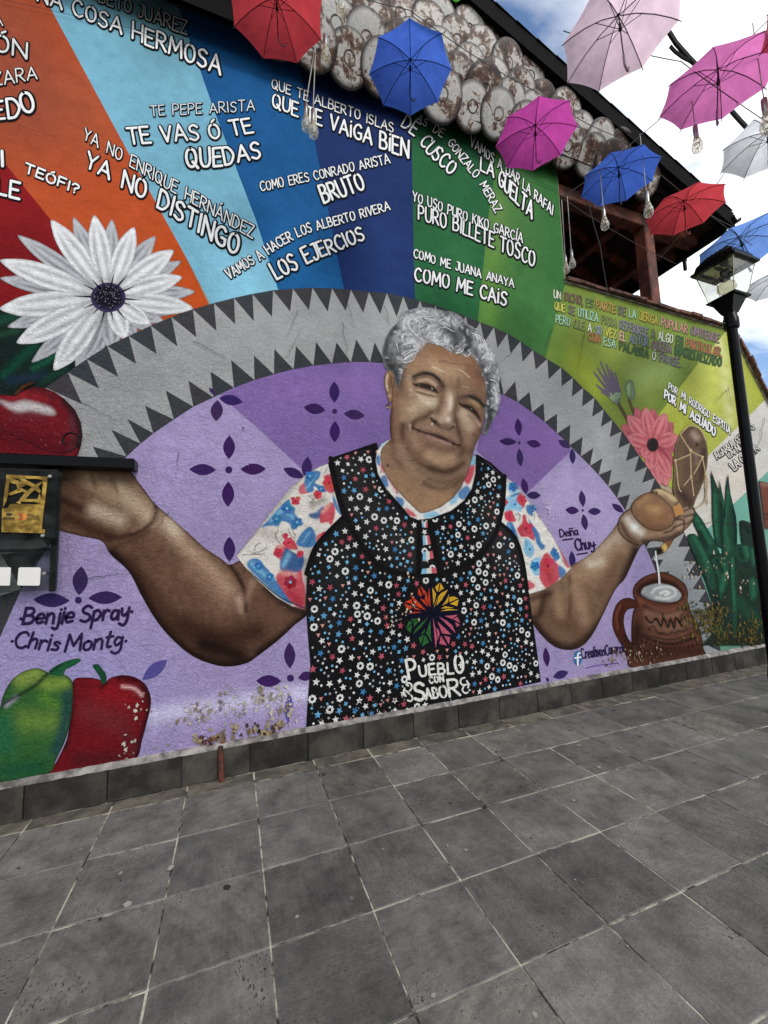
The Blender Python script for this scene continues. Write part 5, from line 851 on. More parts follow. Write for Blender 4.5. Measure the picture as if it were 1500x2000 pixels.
# gourd in a cord net
gd = [(1350, 831), (1364, 838), (1375, 856), (1380, 882), (1379, 907), (1375, 930), (1367, 953), (1357, 975), (1350, 992), (1335, 996), (1322, 980), (1313, 957), (1314, 927), (1314, 905), (1316, 880), (1321, 860), (1328, 846), (1338, 835)]
GOURD = patch(WALL, 'painted_gourd', gd, 2.4, (94, 74, 60), [('s', [(1352, 848), (1358, 856)], 7, (170, 150, 130), .8), ('s', [(1358, 888), (1360, 905)], 7, (126, 106, 90), .8), ('s', [(1330, 860), (1326, 900), (1326, 950)], 6, (112, 88, 66), .8), ('s', [(1372, 880), (1368, 940)], 6, (60, 46, 38), .8), ('s', [(1325, 960), (1345, 985)], 8, (56, 42, 36), .8), ('h', [(1358, 868), (1359, 870)], 2.4, (50, 38, 32), .9), ('e', 1.6, (150, 132, 96), .6)], 18.5, label='brown painted gourd bottle tied in a cord net')
cd = Flat()
for p in (((1095, 950), (1150, 1040), (1200, 1110)), ((1200, 1110), (1250, 1145), (1330, 1180)), ((1200, 1110), (1200, 1150), (1140, 1180), (1035, 1225)), ((1330, 1180), (1290, 1270), (1235, 1370)), ((1330, 1190), (1365, 1370)), ((1200, 1160), (1208, 1390)), ((1040, 1225), (1070, 1500), (1100, 1560)), ((1208, 1400), (1130, 1490)), ((1210, 1400), (1235, 1600)), ((1365, 1370), (1385, 1450), (1375, 1560), (1340, 1680), (1250, 1740)), ((1365, 1380), (1365, 1500), (1385, 1690)), ((1090, 940), (1160, 865), (1220, 845), (1310, 890), (1370, 1010))):
    cd.ribbon(crom(zp(*p), 4) if len(p) > 2 else zp(*p), 2.3, (176, 156, 118), 19.2)
for p in ((1200, 1110), (1330, 1185), (1035, 1222), (1207, 1396), (1366, 1372)): cd.disc(zp(p)[0], 3.0, (188, 168, 122), 19.4, 8)
cd.build('cord_net', GOURD)
# agave
za = Z(1300, 900, 7.5); zb = Z(1320, 1080, 8.333)
AG = patch(WALL, 'painted_agave', za((640, 1400), (700, 1350), (900, 1370), (1000, 1350), (1300, 1500)) + zb((1500, 700), (1540, 1500), (400, 1500), (560, 1320), (600, 1100), (600, 880), (430, 350), (330, 60)), 5, (30, 46, 38), [('s', zb((620, 1250), (760, 1280)), 6, (26, 84, 56), .9), ('s', zb((1000, 800), (1300, 1100)), 12, (30, 70, 50), .7), ('s', zb((700, 1400), (1400, 1450)), 14, (40, 42, 26), .8), ('s', zb((650, 700), (620, 1050)), 5, (18, 26, 24), .8), ('s', zb((920, 300), (920, 1000)), 4, (32, 80, 58), .8)], 17.0, smooth=False, label='dark green painted agave plant beside the lamp post')
def blade(o, lay, lt=((0, 0),), dk=((0, 0),), z=za, base=(30, 66, 50)):
    ops = []
    if len(lt) > 1: ops.append(('s', z(*lt), 4, (40, 100, 70), .8))
    if len(dk) > 1: ops.append(('s', z(*dk), 4, (16, 34, 28), .9))
    ops.append(('e', 1.2, (16, 28, 24), .7)); patch(AG, 'leaf', z(*o), 2.8, base, ops, lay, smooth=False)
blade(((645, 135), (690, 260), (760, 430), (800, 520), (830, 640), (850, 900), (860, 1300), (720, 1240), (690, 1000), (668, 800), (665, 450), (655, 300)), 17.3, ((700, 500), (720, 1100)), ((790, 600), (810, 1200)))
blade(((770, 275), (800, 420), (850, 650), (860, 800), (830, 760), (790, 560), (770, 420)), 17.4, ((790, 450), (830, 640)))
blade(((900, 192), (912, 330), (935, 500), (975, 660), (1015, 820), (1028, 1000), (1028, 1250), (960, 1500), (820, 1500), (810, 1000), (850, 820), (858, 560), (868, 380), (885, 250)), 17.5, ((890, 450), (850, 900), (900, 1300)), ((960, 720), (1000, 950), (1000, 1200)))
blade(((380, 650), (420, 740), (520, 870), (610, 1020), (700, 1180), (780, 1360), (600, 1400), (520, 1240), (460, 1060), (400, 930), (360, 800)), 17.6, ((440, 850), (640, 1200)), ((480, 1040), (580, 1260)))
blade(((300, 1100), (330, 1070), (400, 1068), (460, 1110), (510, 1200), (570, 1320), (640, 1470), (700, 1620), (720, 1900), (640, 1900), (540, 1700), (450, 1520), (380, 1350), (330, 1230)), 17.8, ((400, 1120), (560, 1430), (600, 1600)), ((400, 1400), (560, 1740)))
blade(((1070, 880), (1120, 870), (1200, 900), (1290, 950), (1330, 1200), (1350, 1600), (1200, 1600), (1150, 1300), (1100, 1200), (1080, 1050)), 17.45, ((1250, 1300), (1280, 1500)), ((1110, 930), (1200, 1050)), base=(32, 50, 42))
blade(((550, 100), (580, 60), (700, 42), (810, 60), (850, 120), (860, 300), (840, 480), (780, 640), (700, 820), (680, 700), (660, 420), (590, 260)), 18.3, ((700, 150), (780, 300), (720, 600)), ((650, 120), (740, 300)), z=zb)
blade(((860, 0), (940, 0), (940, 500), (1000, 900), (960, 1400), (880, 1400), (900, 900), (870, 500)), 18.0, ((900, 100), (920, 900)), z=zb)
blade(((1160, 420), (1230, 380), (1310, 430), (1340, 540), (1310, 700), (1240, 820), (1170, 780), (1150, 600)), 18.3, ((1230, 450), (1240, 700)), z=zb)
blade(((990, 1260), (1040, 1220), (1200, 1230), (1230, 1330), (1200, 1500), (1060, 1500), (985, 1400)), 18.2, ((1150, 1260), (1180, 1400)), ((1060, 1280), (1110, 1420)))
patch(WALL, 'painted_terracotta_jar', za((1345, 295), (1500, 330), (1620, 340), (1620, 1000), (1430, 990), (1400, 700), (1370, 450)), 4, (112, 66, 52), [('s', za((1350, 330), (1500, 360)), 4, (150, 116, 100), .8), ('s', za((1420, 790), (1500, 780)), 2.5, (56, 36, 30), .8), ('s', za((1420, 850), (1500, 850)), 1.8, (56, 36, 30), .8), ('e', 1.4, (56, 36, 32), .7)], 17.1, smooth=False)
# mug of foaming drink
zj = Z(1180, 1080, 6.818)
mug = zj((370, 500), (400, 420), (480, 340), (600, 280), (720, 258), (850, 275), (960, 330), (1060, 410), (1105, 520), (1100, 640), (1130, 720), (1140, 780), (1200, 900), (1260, 1010), (1300, 1180), (1310, 1270), (1320, 1370), (1000, 1420), (600, 1510), (340, 1520), (300, 1400), (350, 1250), (350, 1000), (370, 800), (400, 730), (440, 680), (385, 600))
R_ = random.Random(4)
mo = [('s', zj((460, 640), (600, 720), (800, 760), (1000, 710), (1090, 600)), 6, (112, 66, 50), .85), ('s', zj((520, 700), (700, 800), (900, 800), (1060, 740)), 3.5, (30, 18, 14), .9), ('s', zj((430, 1000), (400, 1200)), 14, (36, 22, 18), .85), ('s', zj((560, 800), (800, 850), (1000, 800)), 8, (128, 92, 74), .8), ('s', zj((600, 920), (850, 1000), (1080, 930)), 12, (122, 90, 72), .75), ('s', zj((500, 1080), (800, 1150), (1180, 1060)), 5, (112, 78, 62), .7), ('s', zj((480, 1100), (700, 1180), (900, 1210), (1200, 1130)), 3, (26, 16, 13), .9), ('s', zj((450, 1060), (650, 1120), (900, 1150), (1180, 1060)), 2.2, (30, 18, 14), .8), ('s', zj((1200, 950), (1280, 1150)), 8, (80, 50, 38), .6), ('s', zj((400, 1330), (800, 1320), (1260, 1300)), 14, (52, 28, 22), .8),
 ('h', zj((540, 850), (610, 930), (680, 870), (740, 980), (780, 870), (840, 990), (870, 870), (920, 1000), (940, 860), (1020, 970)), 2.0, (30, 19, 15), .95), ('h', zj((580, 1020), (640, 970), (700, 1060), (780, 1070), (850, 1090), (890, 1040), (930, 1080), (980, 1030), (1040, 1050), (1100, 1000)), 1.4, (40, 26, 20), .85), ('e', 2.2, (30, 18, 14), .8), ('p', zj((420, 520), (500, 400), (720, 330), (920, 390), (1040, 520), (1020, 620), (900, 680), (700, 660), (500, 590)), 3, (46, 22, 15), .95), ('s', zj((560, 330), (720, 295), (900, 340)), 4, (92, 48, 34), .8)]
for kk in range(14): mo.append(('h', zj((490 + kk * 56, 1160 + 100 * math.sin(math.pi * kk / 15)), (492 + kk * 56, 1185 + 100 * math.sin(math.pi * kk / 15))), 1.5, (24, 15, 12), .9))
hd = zj((420, 640), (330, 598), (230, 612), (150, 690), (105, 820), (100, 960), (130, 1060), (180, 1160), (240, 1260), (300, 1400), (380, 1330), (360, 1210), (300, 1120), (262, 1000), (250, 900), (265, 810), (310, 750), (380, 735), (430, 740), (470, 690))
MUG = patch(WALL, 'painted_clay_mug', mug, 2.4, (84, 50, 38), mo, 12.6, smooth=True, label='brown painted clay mug with carved zigzags and white foam')
patch(MUG, 'handle', hd, 2.4, (70, 34, 24), [('s', zj((200, 700), (150, 850), (170, 1000)), 3, (110, 58, 42), .7), ('s', zj((240, 720), (200, 850), (210, 1000)), 2.4, (40, 20, 15), .8), ('s', zj((260, 1100), (320, 1280)), 4, (36, 20, 16), .8), ('e', 1.6, (28, 16, 12), .9)], 12.2)
patch(MUG, 'foam', zj((475, 540), (510, 460), (620, 415), (740, 400), (880, 430), (980, 490), (1020, 570), (960, 640), (820, 662), (660, 640), (540, 600)), 2.0, (150, 152, 152), [('s', zj((620, 530), (680, 470), (800, 450), (920, 480), (930, 560), (820, 610), (680, 590)), 2.5, (206, 206, 202), .8), ('s', zj((740, 540), (800, 510), (850, 530), (800, 560)), 2.6, (216, 216, 212), .9), ('s', zj((500, 560), (640, 640), (820, 655)), 3, (92, 92, 92), .8), ('e', 1.4, (66, 62, 60), .8)], 13.2)
pou = Flat(); pou.ribbon(crom(zj((665, -20), (672, 60), (690, 160), (705, 260), (712, 330), (718, 410)), 4), 3.0, (206, 206, 204), 20.2, 4); pou.ribbon(zj((650, 60), (660, 100)), 2, (206, 206, 204), 20.2); pou.build('milk_stream', MUG)
# red apple on the left, chilli and apple at the foot of the wall
zq = Z(0, 700, 5.0)
ap = [(-90, 790), (-50, 772)] + zq((0, 355), (70, 362), (150, 368), (240, 318), (330, 282), (430, 292), (540, 335), (640, 405), (740, 510), (795, 630), (812, 760), (795, 860), (765, 950), (700, 1010), (400, 1040)) + [(-90, 910)]
APL = patch(WALL, 'painted_red_apple', ap, 3.5, (106, 24, 32), [('s', zq((100, 380), (300, 360), (460, 380)), 9, (140, 36, 40), .8), ('s', zq((300, 310), (420, 330), (520, 380)), 8, (78, 26, 32), .7), ('s', zq((640, 420), (740, 560), (790, 700), (780, 850)), 9, (34, 24, 26), .9), ('s', zq((700, 600), (720, 800), (680, 900)), 7, (70, 44, 50), .6), ('p', zq((10, 420), (120, 445), (250, 420), (380, 450), (480, 480), (540, 530), (520, 552), (420, 540), (300, 520), (180, 530), (80, 480)), 5, (196, 190, 190), .9), ('s', zq((150, 560), (300, 560), (420, 580)), 9, (96, 40, 50), .6), ('s', zq((0, 700), (300, 800), (560, 880)), 22, (78, 18, 26), .7), ('e', 1.6, (30, 18, 20), .7)], 12.0, smooth=False, label='dark red painted apple above the black bar')
pt = Flat()
for kk in range(26): pt.disc(zq((R_.uniform(20, 640), R_.uniform(580, 880)))[0], R_.uniform(.8, 1.8), (140, 66, 72), 12.4, 6)
pt.build('apple_speck', APL)
patch(APL, 'stalk', zq((140, 368), (170, 318), (230, 262), (300, 238), (350, 248), (280, 280), (210, 330), (180, 368)), 2, (72, 40, 26), [('e', 1, (30, 20, 16), .8)], 12.5)
zf = Z(0, 1250, 3.0)
RA = patch(WALL, 'painted_red_apple', zf((430, 240), (500, 218), (580, 228), (610, 252), (650, 220), (720, 204), (790, 215), (850, 255), (882, 320), (884, 390), (862, 480), (835, 580), (790, 700), (600, 740), (300, 790), (340, 700), (400, 560), (410, 400)), 4, (104, 20, 27), [('s', zf((600, 300), (740, 330)), 22, (132, 24, 31), .8), ('s', zf((500, 260), (580, 280)), 9, (96, 20, 28), .6), ('s', zf((520, 420), (700, 480)), 26, (108, 40, 44), .7), ('s', zf((420, 260), (410, 460), (380, 620)), 9, (36, 14, 18), .85), ('s', zf((840, 260), (878, 380), (850, 520), (800, 660)), 8, (44, 18, 20), .85), ('s', zf((700, 215), (800, 235)), 6, (36, 12, 16), .8), ('s', zf((450, 700), (700, 690)), 16, (74, 24, 30), .8), ('s', zf((720, 270), (790, 282), (832, 322)), 3.2, (206, 160, 160), .95), ('s', zf((740, 550), (780, 640)), 12, (84, 34, 40), .6), ('s', zf((620, 250), (600, 270)), 5, (50, 10, 16), .8), ('e', 2.0, (30, 12, 16), .8)], 11, label='red painted apple at the foot of the wall')
patch(RA, 'stalk', zf((545, 150), (575, 140), (600, 165), (625, 205), (622, 250), (600, 255), (585, 210)), 2, (26, 70, 46), [('e', 1.0, (16, 40, 28), .7)], 11.6)
GC = patch(WALL, 'painted_green_chilli', zf((-60, 440), (0, 400), (20, 330), (60, 250), (110, 200), (180, 168), (240, 166), (290, 190), (340, 196), (390, 205), (425, 240), (430, 320), (420, 440), (400, 540), (370, 620), (330, 700), (280, 780), (0, 830), (-60, 830)), 4, (48, 90, 46), [('s', zf((120, 230), (220, 190)), 18, (126, 146, 66), .85), ('s', zf((280, 260), (380, 250)), 14, (120, 144, 60), .85), ('s', zf((150, 470), (300, 470)), 24, (102, 130, 56), .75), ('s', zf((30, 480), (40, 620)), 20, (34, 92, 62), .8), ('s', zf((0, 330), (60, 270)), 10, (40, 84, 44), .7), ('s', zf((400, 320), (380, 500), (330, 640)), 12, (28, 58, 66), .8), ('s', zf((250, 330), (330, 380)), 10, (84, 124, 44), .7), ('s', zf((30, 770), (240, 740)), 18, (26, 74, 50), .85), ('s', zf((100, 330), (40, 380)), 4, (178, 168, 186), .9), ('s', zf((290, 190), (200, 270), (80, 340), (-20, 400)), 3.6, (22, 32, 26), .9), ('e', 2.4, (20, 40, 30), .75)], 11.2, label='green painted chilli pepper beside the red apple')
patch(GC, 'stalk', zf((290, 185), (330, 150), (400, 118), (460, 106), (476, 118), (440, 145), (390, 170), (370, 205), (330, 205)), 2.2, (30, 84, 50), [('s', zf((300, 185), (370, 140)), 2, (18, 32, 24), .8), ('e', 1.0, (18, 44, 30), .7)], 11.8)

# ------------------------------------------------------------------ wear: chips of missing paint and hairline cracks, with their own shapes
def chips(n, box, size, cols, lay, seed, parent=WALL, name='paint_chip'):
    R = random.Random(seed); fl = Flat()
    for k in range(n):
        x = R.uniform(box[0], box[2]); z = R.uniform(box[1], box[3]); s = R.uniform(*size) * (1 if R.random() < .8 else 1.9); m = R.randint(9, 16); st = R.uniform(.7, 2.0)
        P = []
        for i in range(m):
            a = 6.283 * i / m; r = s * R.uniform(.3, 1.1); P.append(px_of((x + r * math.cos(a), 0, max(.225, z + r * math.sin(a) * st))))
        c = R.choice(cols); fl.poly([(p[0] + .5, p[1] + .8) for p in P], (74, 66, 60), lay + (k % 9) * .03); fl.poly(P, c, lay + .35 + (k % 9) * .03)
    return fl.build(name, parent, kind='stuff')
CH = [(170, 160, 146), (186, 178, 166), (142, 130, 112), (128, 114, 96)]
def clump(n, cs, spread, size, cols, lay, seed, name='paint_chip'):
    """chips gathered round a few centres (wall x, z)"""
    R = random.Random(seed); fl = Flat()
    for k in range(n):
        c0 = R.choice(cs); x = c0[0] + R.gauss(0, spread[0]); z = c0[1] + R.gauss(0, spread[1]); s = R.uniform(*size); m = R.randint(7, 12); st = R.uniform(.7, 1.8)
        if z < .24: z = .24 + R.random() * .05
        P = [px_of((x + s * q * math.cos(6.283 * i / m), 0, max(.226, z + s * q * st * math.sin(6.283 * i / m)))) for i, q in ((i, R.uniform(.35, 1.1)) for i in range(m))]
        fl.poly(P, R.choice(cols), lay + (k % 12) * .04)
    return fl.build(name, WALL, kind='stuff')
clump(150, [(1.0, .52), (1.15, .55), (1.3, .5), (1.45, .56), (1.55, .48), (.95, .45), (1.2, .45)], (.07, .035), (.003, .016), CH + [(120, 104, 124)], 24, 1)
clump(80, [(1.0, .27), (1.1, .29), (1.2, .3), (1.34, .3), (1.45, .28), (1.55, .3)], (.04, .03), (.006, .026), [(106, 84, 62), (92, 56, 46), (124, 108, 84), (150, 134, 108), (66, 50, 44)], 24.6, 2)
clump(48, [(1.42, .52), (1.5, .42), (1.58, .5), (1.62, .38)], (.03, .05), (.005, .026), CH, 24, 3); clump(34, [(.55, .55), (.62, .6), (.5, .3), (.72, .3)], (.03, .05), (.003, .014), CH, 24.2, 4)
clump(70, [(1.9, .32), (2.2, .3), (2.5, .34), (2.9, .33)], (.14, .05), (.003, .012), [(150, 140, 124), (92, 50, 42), (110, 100, 92), (150, 150, 148)], 24.2, 5)
clump(110, [(5.15, .38), (5.5, .34), (5.4, .42), (5.8, .36)], (.12, .04), (.004, .018), [(160, 144, 122), (130, 108, 88), (92, 70, 56)], 24.1, 6); clump(60, [(6.5, 1.25), (6.9, 1.2), (7.2, 1.3), (7.0, .9), (7.5, 1.0), (6.7, .7)], (.12, .12), (.006, .026), [(170, 150, 124), (146, 116, 84), (186, 170, 150)], 24, 7)
clump(700, [(6.5, .74), (6.75, .68), (7.0, .45), (7.5, .4), (8.0, .4), (6.95, .7), (7.7, .5), (6.6, .6)], (.16, .08), (.005, .026), [(70, 66, 34), (86, 78, 40), (54, 52, 32), (104, 90, 46)], 24.3, 8, name='moss_stain')
clump(30, [(2.72, 1.15), (2.66, 1.12), (2.6, 1.08), (2.5, .98), (2.68, 1.38)], (.03, .05), (.004, .016), [(196, 170, 140), (206, 190, 160)], 24, 9); chips(14, (2.3, 2.0, 3.2, 2.6), (.002, .005), [(150, 140, 130)], 24, 10); chips(40, (-.4, .4, 5.2, 3.0), (.002, .006), [(206, 200, 204), (70, 60, 70)], 24, 12); clump(24, [(4.33, 2.02), (4.4, 1.98)], (.04, .05), (.003, .012), [(206, 196, 200), (190, 180, 188)], 24, 13)
ck = Flat(); R_ = random.Random(31)
def crack(p, q, w, c=(52, 48, 46), j=5):
    n = max(4, int(math.hypot(q[0] - p[0], q[1] - p[1]) / 7)); P = [(p[0] + (q[0] - p[0]) * t / n + R_.uniform(-j, j) * .5, p[1] + (q[1] - p[1]) * t / n + R_.uniform(-j, j) * .5) for t in range(n + 1)]
    ck.ribbon(P, w, c, 25, w * .4)
for p, q, w in (((583, 610), (560, 660), .8), ((672, 570), (690, 640), .9), ((668, 630), (680, 720), .8), ((750, 600), (760, 640), .8), ((870, 950), (890, 940), .7), ((940, 790), (975, 808), 1.4), ((950, 800), (960, 830), 1.0), ((380, 670), (440, 700), 1.0), ((150, 780), (240, 830), 1.1), ((175, 1128), (255, 1120), 1.4), ((1360, 1258), (1420, 1240), 1.3), ((1420, 1240), (1500, 1275), 1.6), ((1360, 1022), (1410, 1020), 1.0), ((1410, 1020), (1470, 1028), .9), ((1420, 760), (1390, 790), .8), ((1420, 760), (1430, 800), .8), ((1140, 650), (1125, 720), .9), ((1090, 560), (1095, 600), 1.0), ((620, 460), (640, 540), .8), ((880, 450), (900, 470), .7), ((230, 295), (150, 320), .8), ((40, 250), (130, 280), .8), ((350, 885), (345, 930), .9), ((330, 1000), (300, 1040), .8), ((855, 705), (915, 715), .8), ((915, 700), (935, 722), .7), ((1000, 690), (960, 720), .7), ((500, 60), (540, 160), .5), ((1080, 640), (1060, 680), .8), ((560, 700), (590, 640), .7), ((1490, 820), (1470, 900), .9), ((190, 545), (215, 548), .7), ((130, 470), (155, 490), .8)): crack(p, q, w)
ck.build('hairline_crack', WALL)
# long mason's string line groove across the top of the wall
gl = Flat(); gl.ribbon([(-40, -4), (250, 60), (500, 145), (800, 255), (1000, 335), (1088, 375)], .9, (40, 44, 52), 25); gl.build('scored_line', WALL)
# ------------------------------------------------------------------ skirting slabs, coping bricks, rusty stub on the wall
R_ = random.Random(14)
x = -3.6
while x < 11.6:
    w = 0.45 + R_.uniform(-.02, .02); 
    MB().bbox((x + w / 2, -0.021 + R_.uniform(-.002, .002), 0.104), (w - .006, 0.042, 0.212 + R_.uniform(-.004, .004)), .004, rot=Matrix.Rotation(R_.uniform(-.006, .006), 3, 'Y')).build('skirting_slab', M_SLAB, WALL); x += w
# mortar fillet on top of the slabs, lumpy
V = []; Fs = []; n = 380
for i in range(n + 1):
    X = -3.6 + 15.2 * i / n; a = R_.uniform(-.004, .004); V += [(X, -0.041 + R_.uniform(0, .004), 0.208), (X, -0.034 + a, 0.226 + R_.uniform(-.003, .003)), (X, -0.0255, 0.236 + R_.uniform(-.003, .005)), (X, 0.001, 0.25)]
    if i: b = 4 * i; Fs += [(b - 4 + k, b + k, b + k + 1, b - 3 + k) for k in range(3)]
link('mortar_fillet', mesh('mortar_fillet', V, Fs, mat('painted_mortar', (146, 140, 134), .9, c2=(78, 73, 70), scale=11, bump=.7, bscale=50, c2pos=(.38, .62)), True), WALL)
MB().tube([(1.125, -0.075, -0.02), (1.118, -0.07, 0.12), (1.115, -0.06, 0.235)], [.022, .02, .018], 8).build('rusty_pipe_stub', M_RUST, WALL, smooth=True)
# brick coping: courses of thin bricks along the parapet and down the stepped slope
cop = [(4.89, 4.735), (7.9, 4.655), (8.06, 4.52), (8.24, 4.27), (8.42, 3.98), (8.66, 3.62), (8.95, 3.3), (9.35, 2.95), (10.2, 2.55), (12.4, 2.2)]
for (x0, z0), (x1, z1) in zip(cop, cop[1:]):
    l = math.hypot(x1 - x0, z1 - z0); m = max(1, round(l / .21)); a = math.atan2(z1 - z0, x1 - x0)
    for i in range(m):
        t = (i + .5) / m; hgt = .042
        MB().bbox((x0 + (x1 - x0) * t - math.sin(a) * hgt / 2, 0.115 + R_.uniform(-.02, .015), z0 + (z1 - z0) * t + math.cos(a) * (hgt / 2 + .012)), (l / m - .006, 0.36, hgt + R_.uniform(-.008, .008)), .004, rot=Matrix.Rotation(-a + R_.uniform(-.05, .05), 3, 'Y')).build('coping_brick', M_BRICK, WALL)
    MB().box(((x0 + x1) / 2 - math.sin(a) * .006, 0.13, (z0 + z1) / 2 + math.cos(a) * .004), (l, 0.30, .018), rot=Matrix.Rotation(-a, 3, 'Y')).build('mortar_bed', M_MORTAR, WALL)

# ------------------------------------------------------------------ gabled roof clad in round discs, over the wall
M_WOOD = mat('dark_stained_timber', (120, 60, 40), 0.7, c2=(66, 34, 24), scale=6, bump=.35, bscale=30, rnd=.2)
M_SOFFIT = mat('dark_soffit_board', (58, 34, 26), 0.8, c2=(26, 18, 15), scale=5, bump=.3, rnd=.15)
M_BARGE = mat('black_barge_board', (13, 12, 12), 0.85, var=.4, scale=10, bump=.4, spec=.08)
M_GUT = mat('black_gutter', (22, 21, 21), 0.5, var=.35, scale=9, bump=.2, spec=.2)
GY = -0.25; GZ = 6.10; EX = 7.60; RX = 1.2; SLP = 0.357; EZ = 6.085
def rz(X): return EZ + SLP * (EX - X) if X >= RX else EZ + SLP * (EX - RX) - SLP * (RX - X)
ROOF = tag(empty('gabled_roof', (0, 0, 0)), 'gabled timber roof clad with weathered round discs above the mural', 'roof')
LX = -4.6
# gable backing board and soffit
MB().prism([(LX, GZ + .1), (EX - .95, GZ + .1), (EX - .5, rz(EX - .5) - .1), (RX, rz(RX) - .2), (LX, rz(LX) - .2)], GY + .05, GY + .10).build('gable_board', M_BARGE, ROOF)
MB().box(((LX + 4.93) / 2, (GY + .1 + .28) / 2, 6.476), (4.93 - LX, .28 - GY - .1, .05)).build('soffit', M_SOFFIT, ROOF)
def slope_box(xa, xb, y0, y1, dz, th):
    m = MB(); m.add([(xa, y0, rz(xa) + dz), (xb, y0, rz(xb) + dz), (xb, y1, rz(xb) + dz), (xa, y1, rz(xa) + dz), (xa, y0, rz(xa) + dz - th), (xb, y0, rz(xb) + dz - th), (xb, y1, rz(xb) + dz - th), (xa, y1, rz(xa) + dz - th)], [(0, 1, 2, 3), (7, 6, 5, 4), (0, 4, 5, 1), (1, 5, 6, 2), (2, 6, 7, 3), (3, 7, 4, 0)]); return m
BACK = 7.0
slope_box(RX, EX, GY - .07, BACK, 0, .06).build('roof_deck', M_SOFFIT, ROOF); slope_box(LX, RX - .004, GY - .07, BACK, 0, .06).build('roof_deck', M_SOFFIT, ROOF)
slope_box(RX, EX + .06, GY - .12, GY - .07, .05, .22).build('barge_board', M_BARGE, ROOF); slope_box(LX, RX - .004, GY - .12, GY - .07, .05, .22).build('barge_board', M_BARGE, ROOF)
# ridge-tile edge on the verge: overlapping half round tiles
tl = MB()
for k in range(8):
    a = math.pi * k / 7; tl.v.append((-.16, .10 * math.cos(a), .05 * math.sin(a))); tl.v.append((.17, .085 * math.cos(a), .055 * math.sin(a) + .012))
for k in range(7): tl.f.append((2 * k, 2 * k + 1, 2 * k + 3, 2 * k + 2))
tm = mesh('verge_tile', tl.v, tl.f, mat('dark_roof_tile', (44, 38, 36), .8, c2=(28, 25, 25), scale=12, bump=.4, rnd=.2), True)
ang = math.atan(SLP); X = EX - .1
while X > 2.0:
    link('verge_tile', tm, ROOF, (X, GY - .04, rz(X) + .055), (0, ang + math.pi, 0) if False else (0, ang, 0)); X -= .27
# rafters and boards of the terrace ceiling
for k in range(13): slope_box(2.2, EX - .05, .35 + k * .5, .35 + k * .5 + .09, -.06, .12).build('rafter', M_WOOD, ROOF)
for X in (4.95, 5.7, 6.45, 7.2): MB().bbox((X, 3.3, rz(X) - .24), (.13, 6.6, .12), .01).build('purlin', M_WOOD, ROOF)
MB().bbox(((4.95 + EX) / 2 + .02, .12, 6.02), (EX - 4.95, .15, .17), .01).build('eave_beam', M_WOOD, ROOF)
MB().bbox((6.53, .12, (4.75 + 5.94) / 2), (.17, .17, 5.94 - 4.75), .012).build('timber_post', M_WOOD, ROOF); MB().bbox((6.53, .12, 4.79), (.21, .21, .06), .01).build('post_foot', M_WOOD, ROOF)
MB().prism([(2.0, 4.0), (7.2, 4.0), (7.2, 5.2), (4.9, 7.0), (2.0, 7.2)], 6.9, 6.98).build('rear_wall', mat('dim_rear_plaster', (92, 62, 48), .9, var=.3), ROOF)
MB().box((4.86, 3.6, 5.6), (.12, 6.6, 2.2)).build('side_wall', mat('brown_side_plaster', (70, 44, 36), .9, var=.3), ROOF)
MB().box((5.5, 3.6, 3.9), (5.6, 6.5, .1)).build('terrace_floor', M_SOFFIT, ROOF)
# gutter along the eave, running away from the street
gv = MB(); n = 9
for (yy) in (GY - .16, BACK):
    for k in range(n): a = math.pi * k / (n - 1); gv.v.append((EX + .07 + .075 * math.cos(a), yy, EZ - .05 - .075 * math.sin(a)))
    for k in range(n): a = math.pi * k / (n - 1); gv.v.append((EX + .07 + .068 * math.cos(a), yy, EZ - .046 - .068 * math.sin(a)))
for k in range(n - 1): gv.f += [(k, k + 1, 2 * n + k + 1, 2 * n + k), (n + k + 1, n + k, 3 * n + k, 3 * n + k + 1), (k, n + k, n + k + 1, k + 1)]
gv.f += [(0, 2 * n, 3 * n, n), (n - 1, 2 * n - 1, 4 * n - 1, 3 * n - 1)]
gv.build('gutter', M_GUT, ROOF, smooth=False)
for yy in (.35, 1.6, 2.9, 4.2): MB().bbox((EX + .07, yy, EZ - .13), (.19, .05, .05), .006).bbox((EX + .13, yy, EZ - .22), (.04, .04, .16), .005).build('gutter_bracket', M_GUT, ROOF)
MB().bbox((EX - .02, 3.2, EZ - .14), (.06, 7.0, .16), .008).build('fascia', M_BARGE, ROOF)

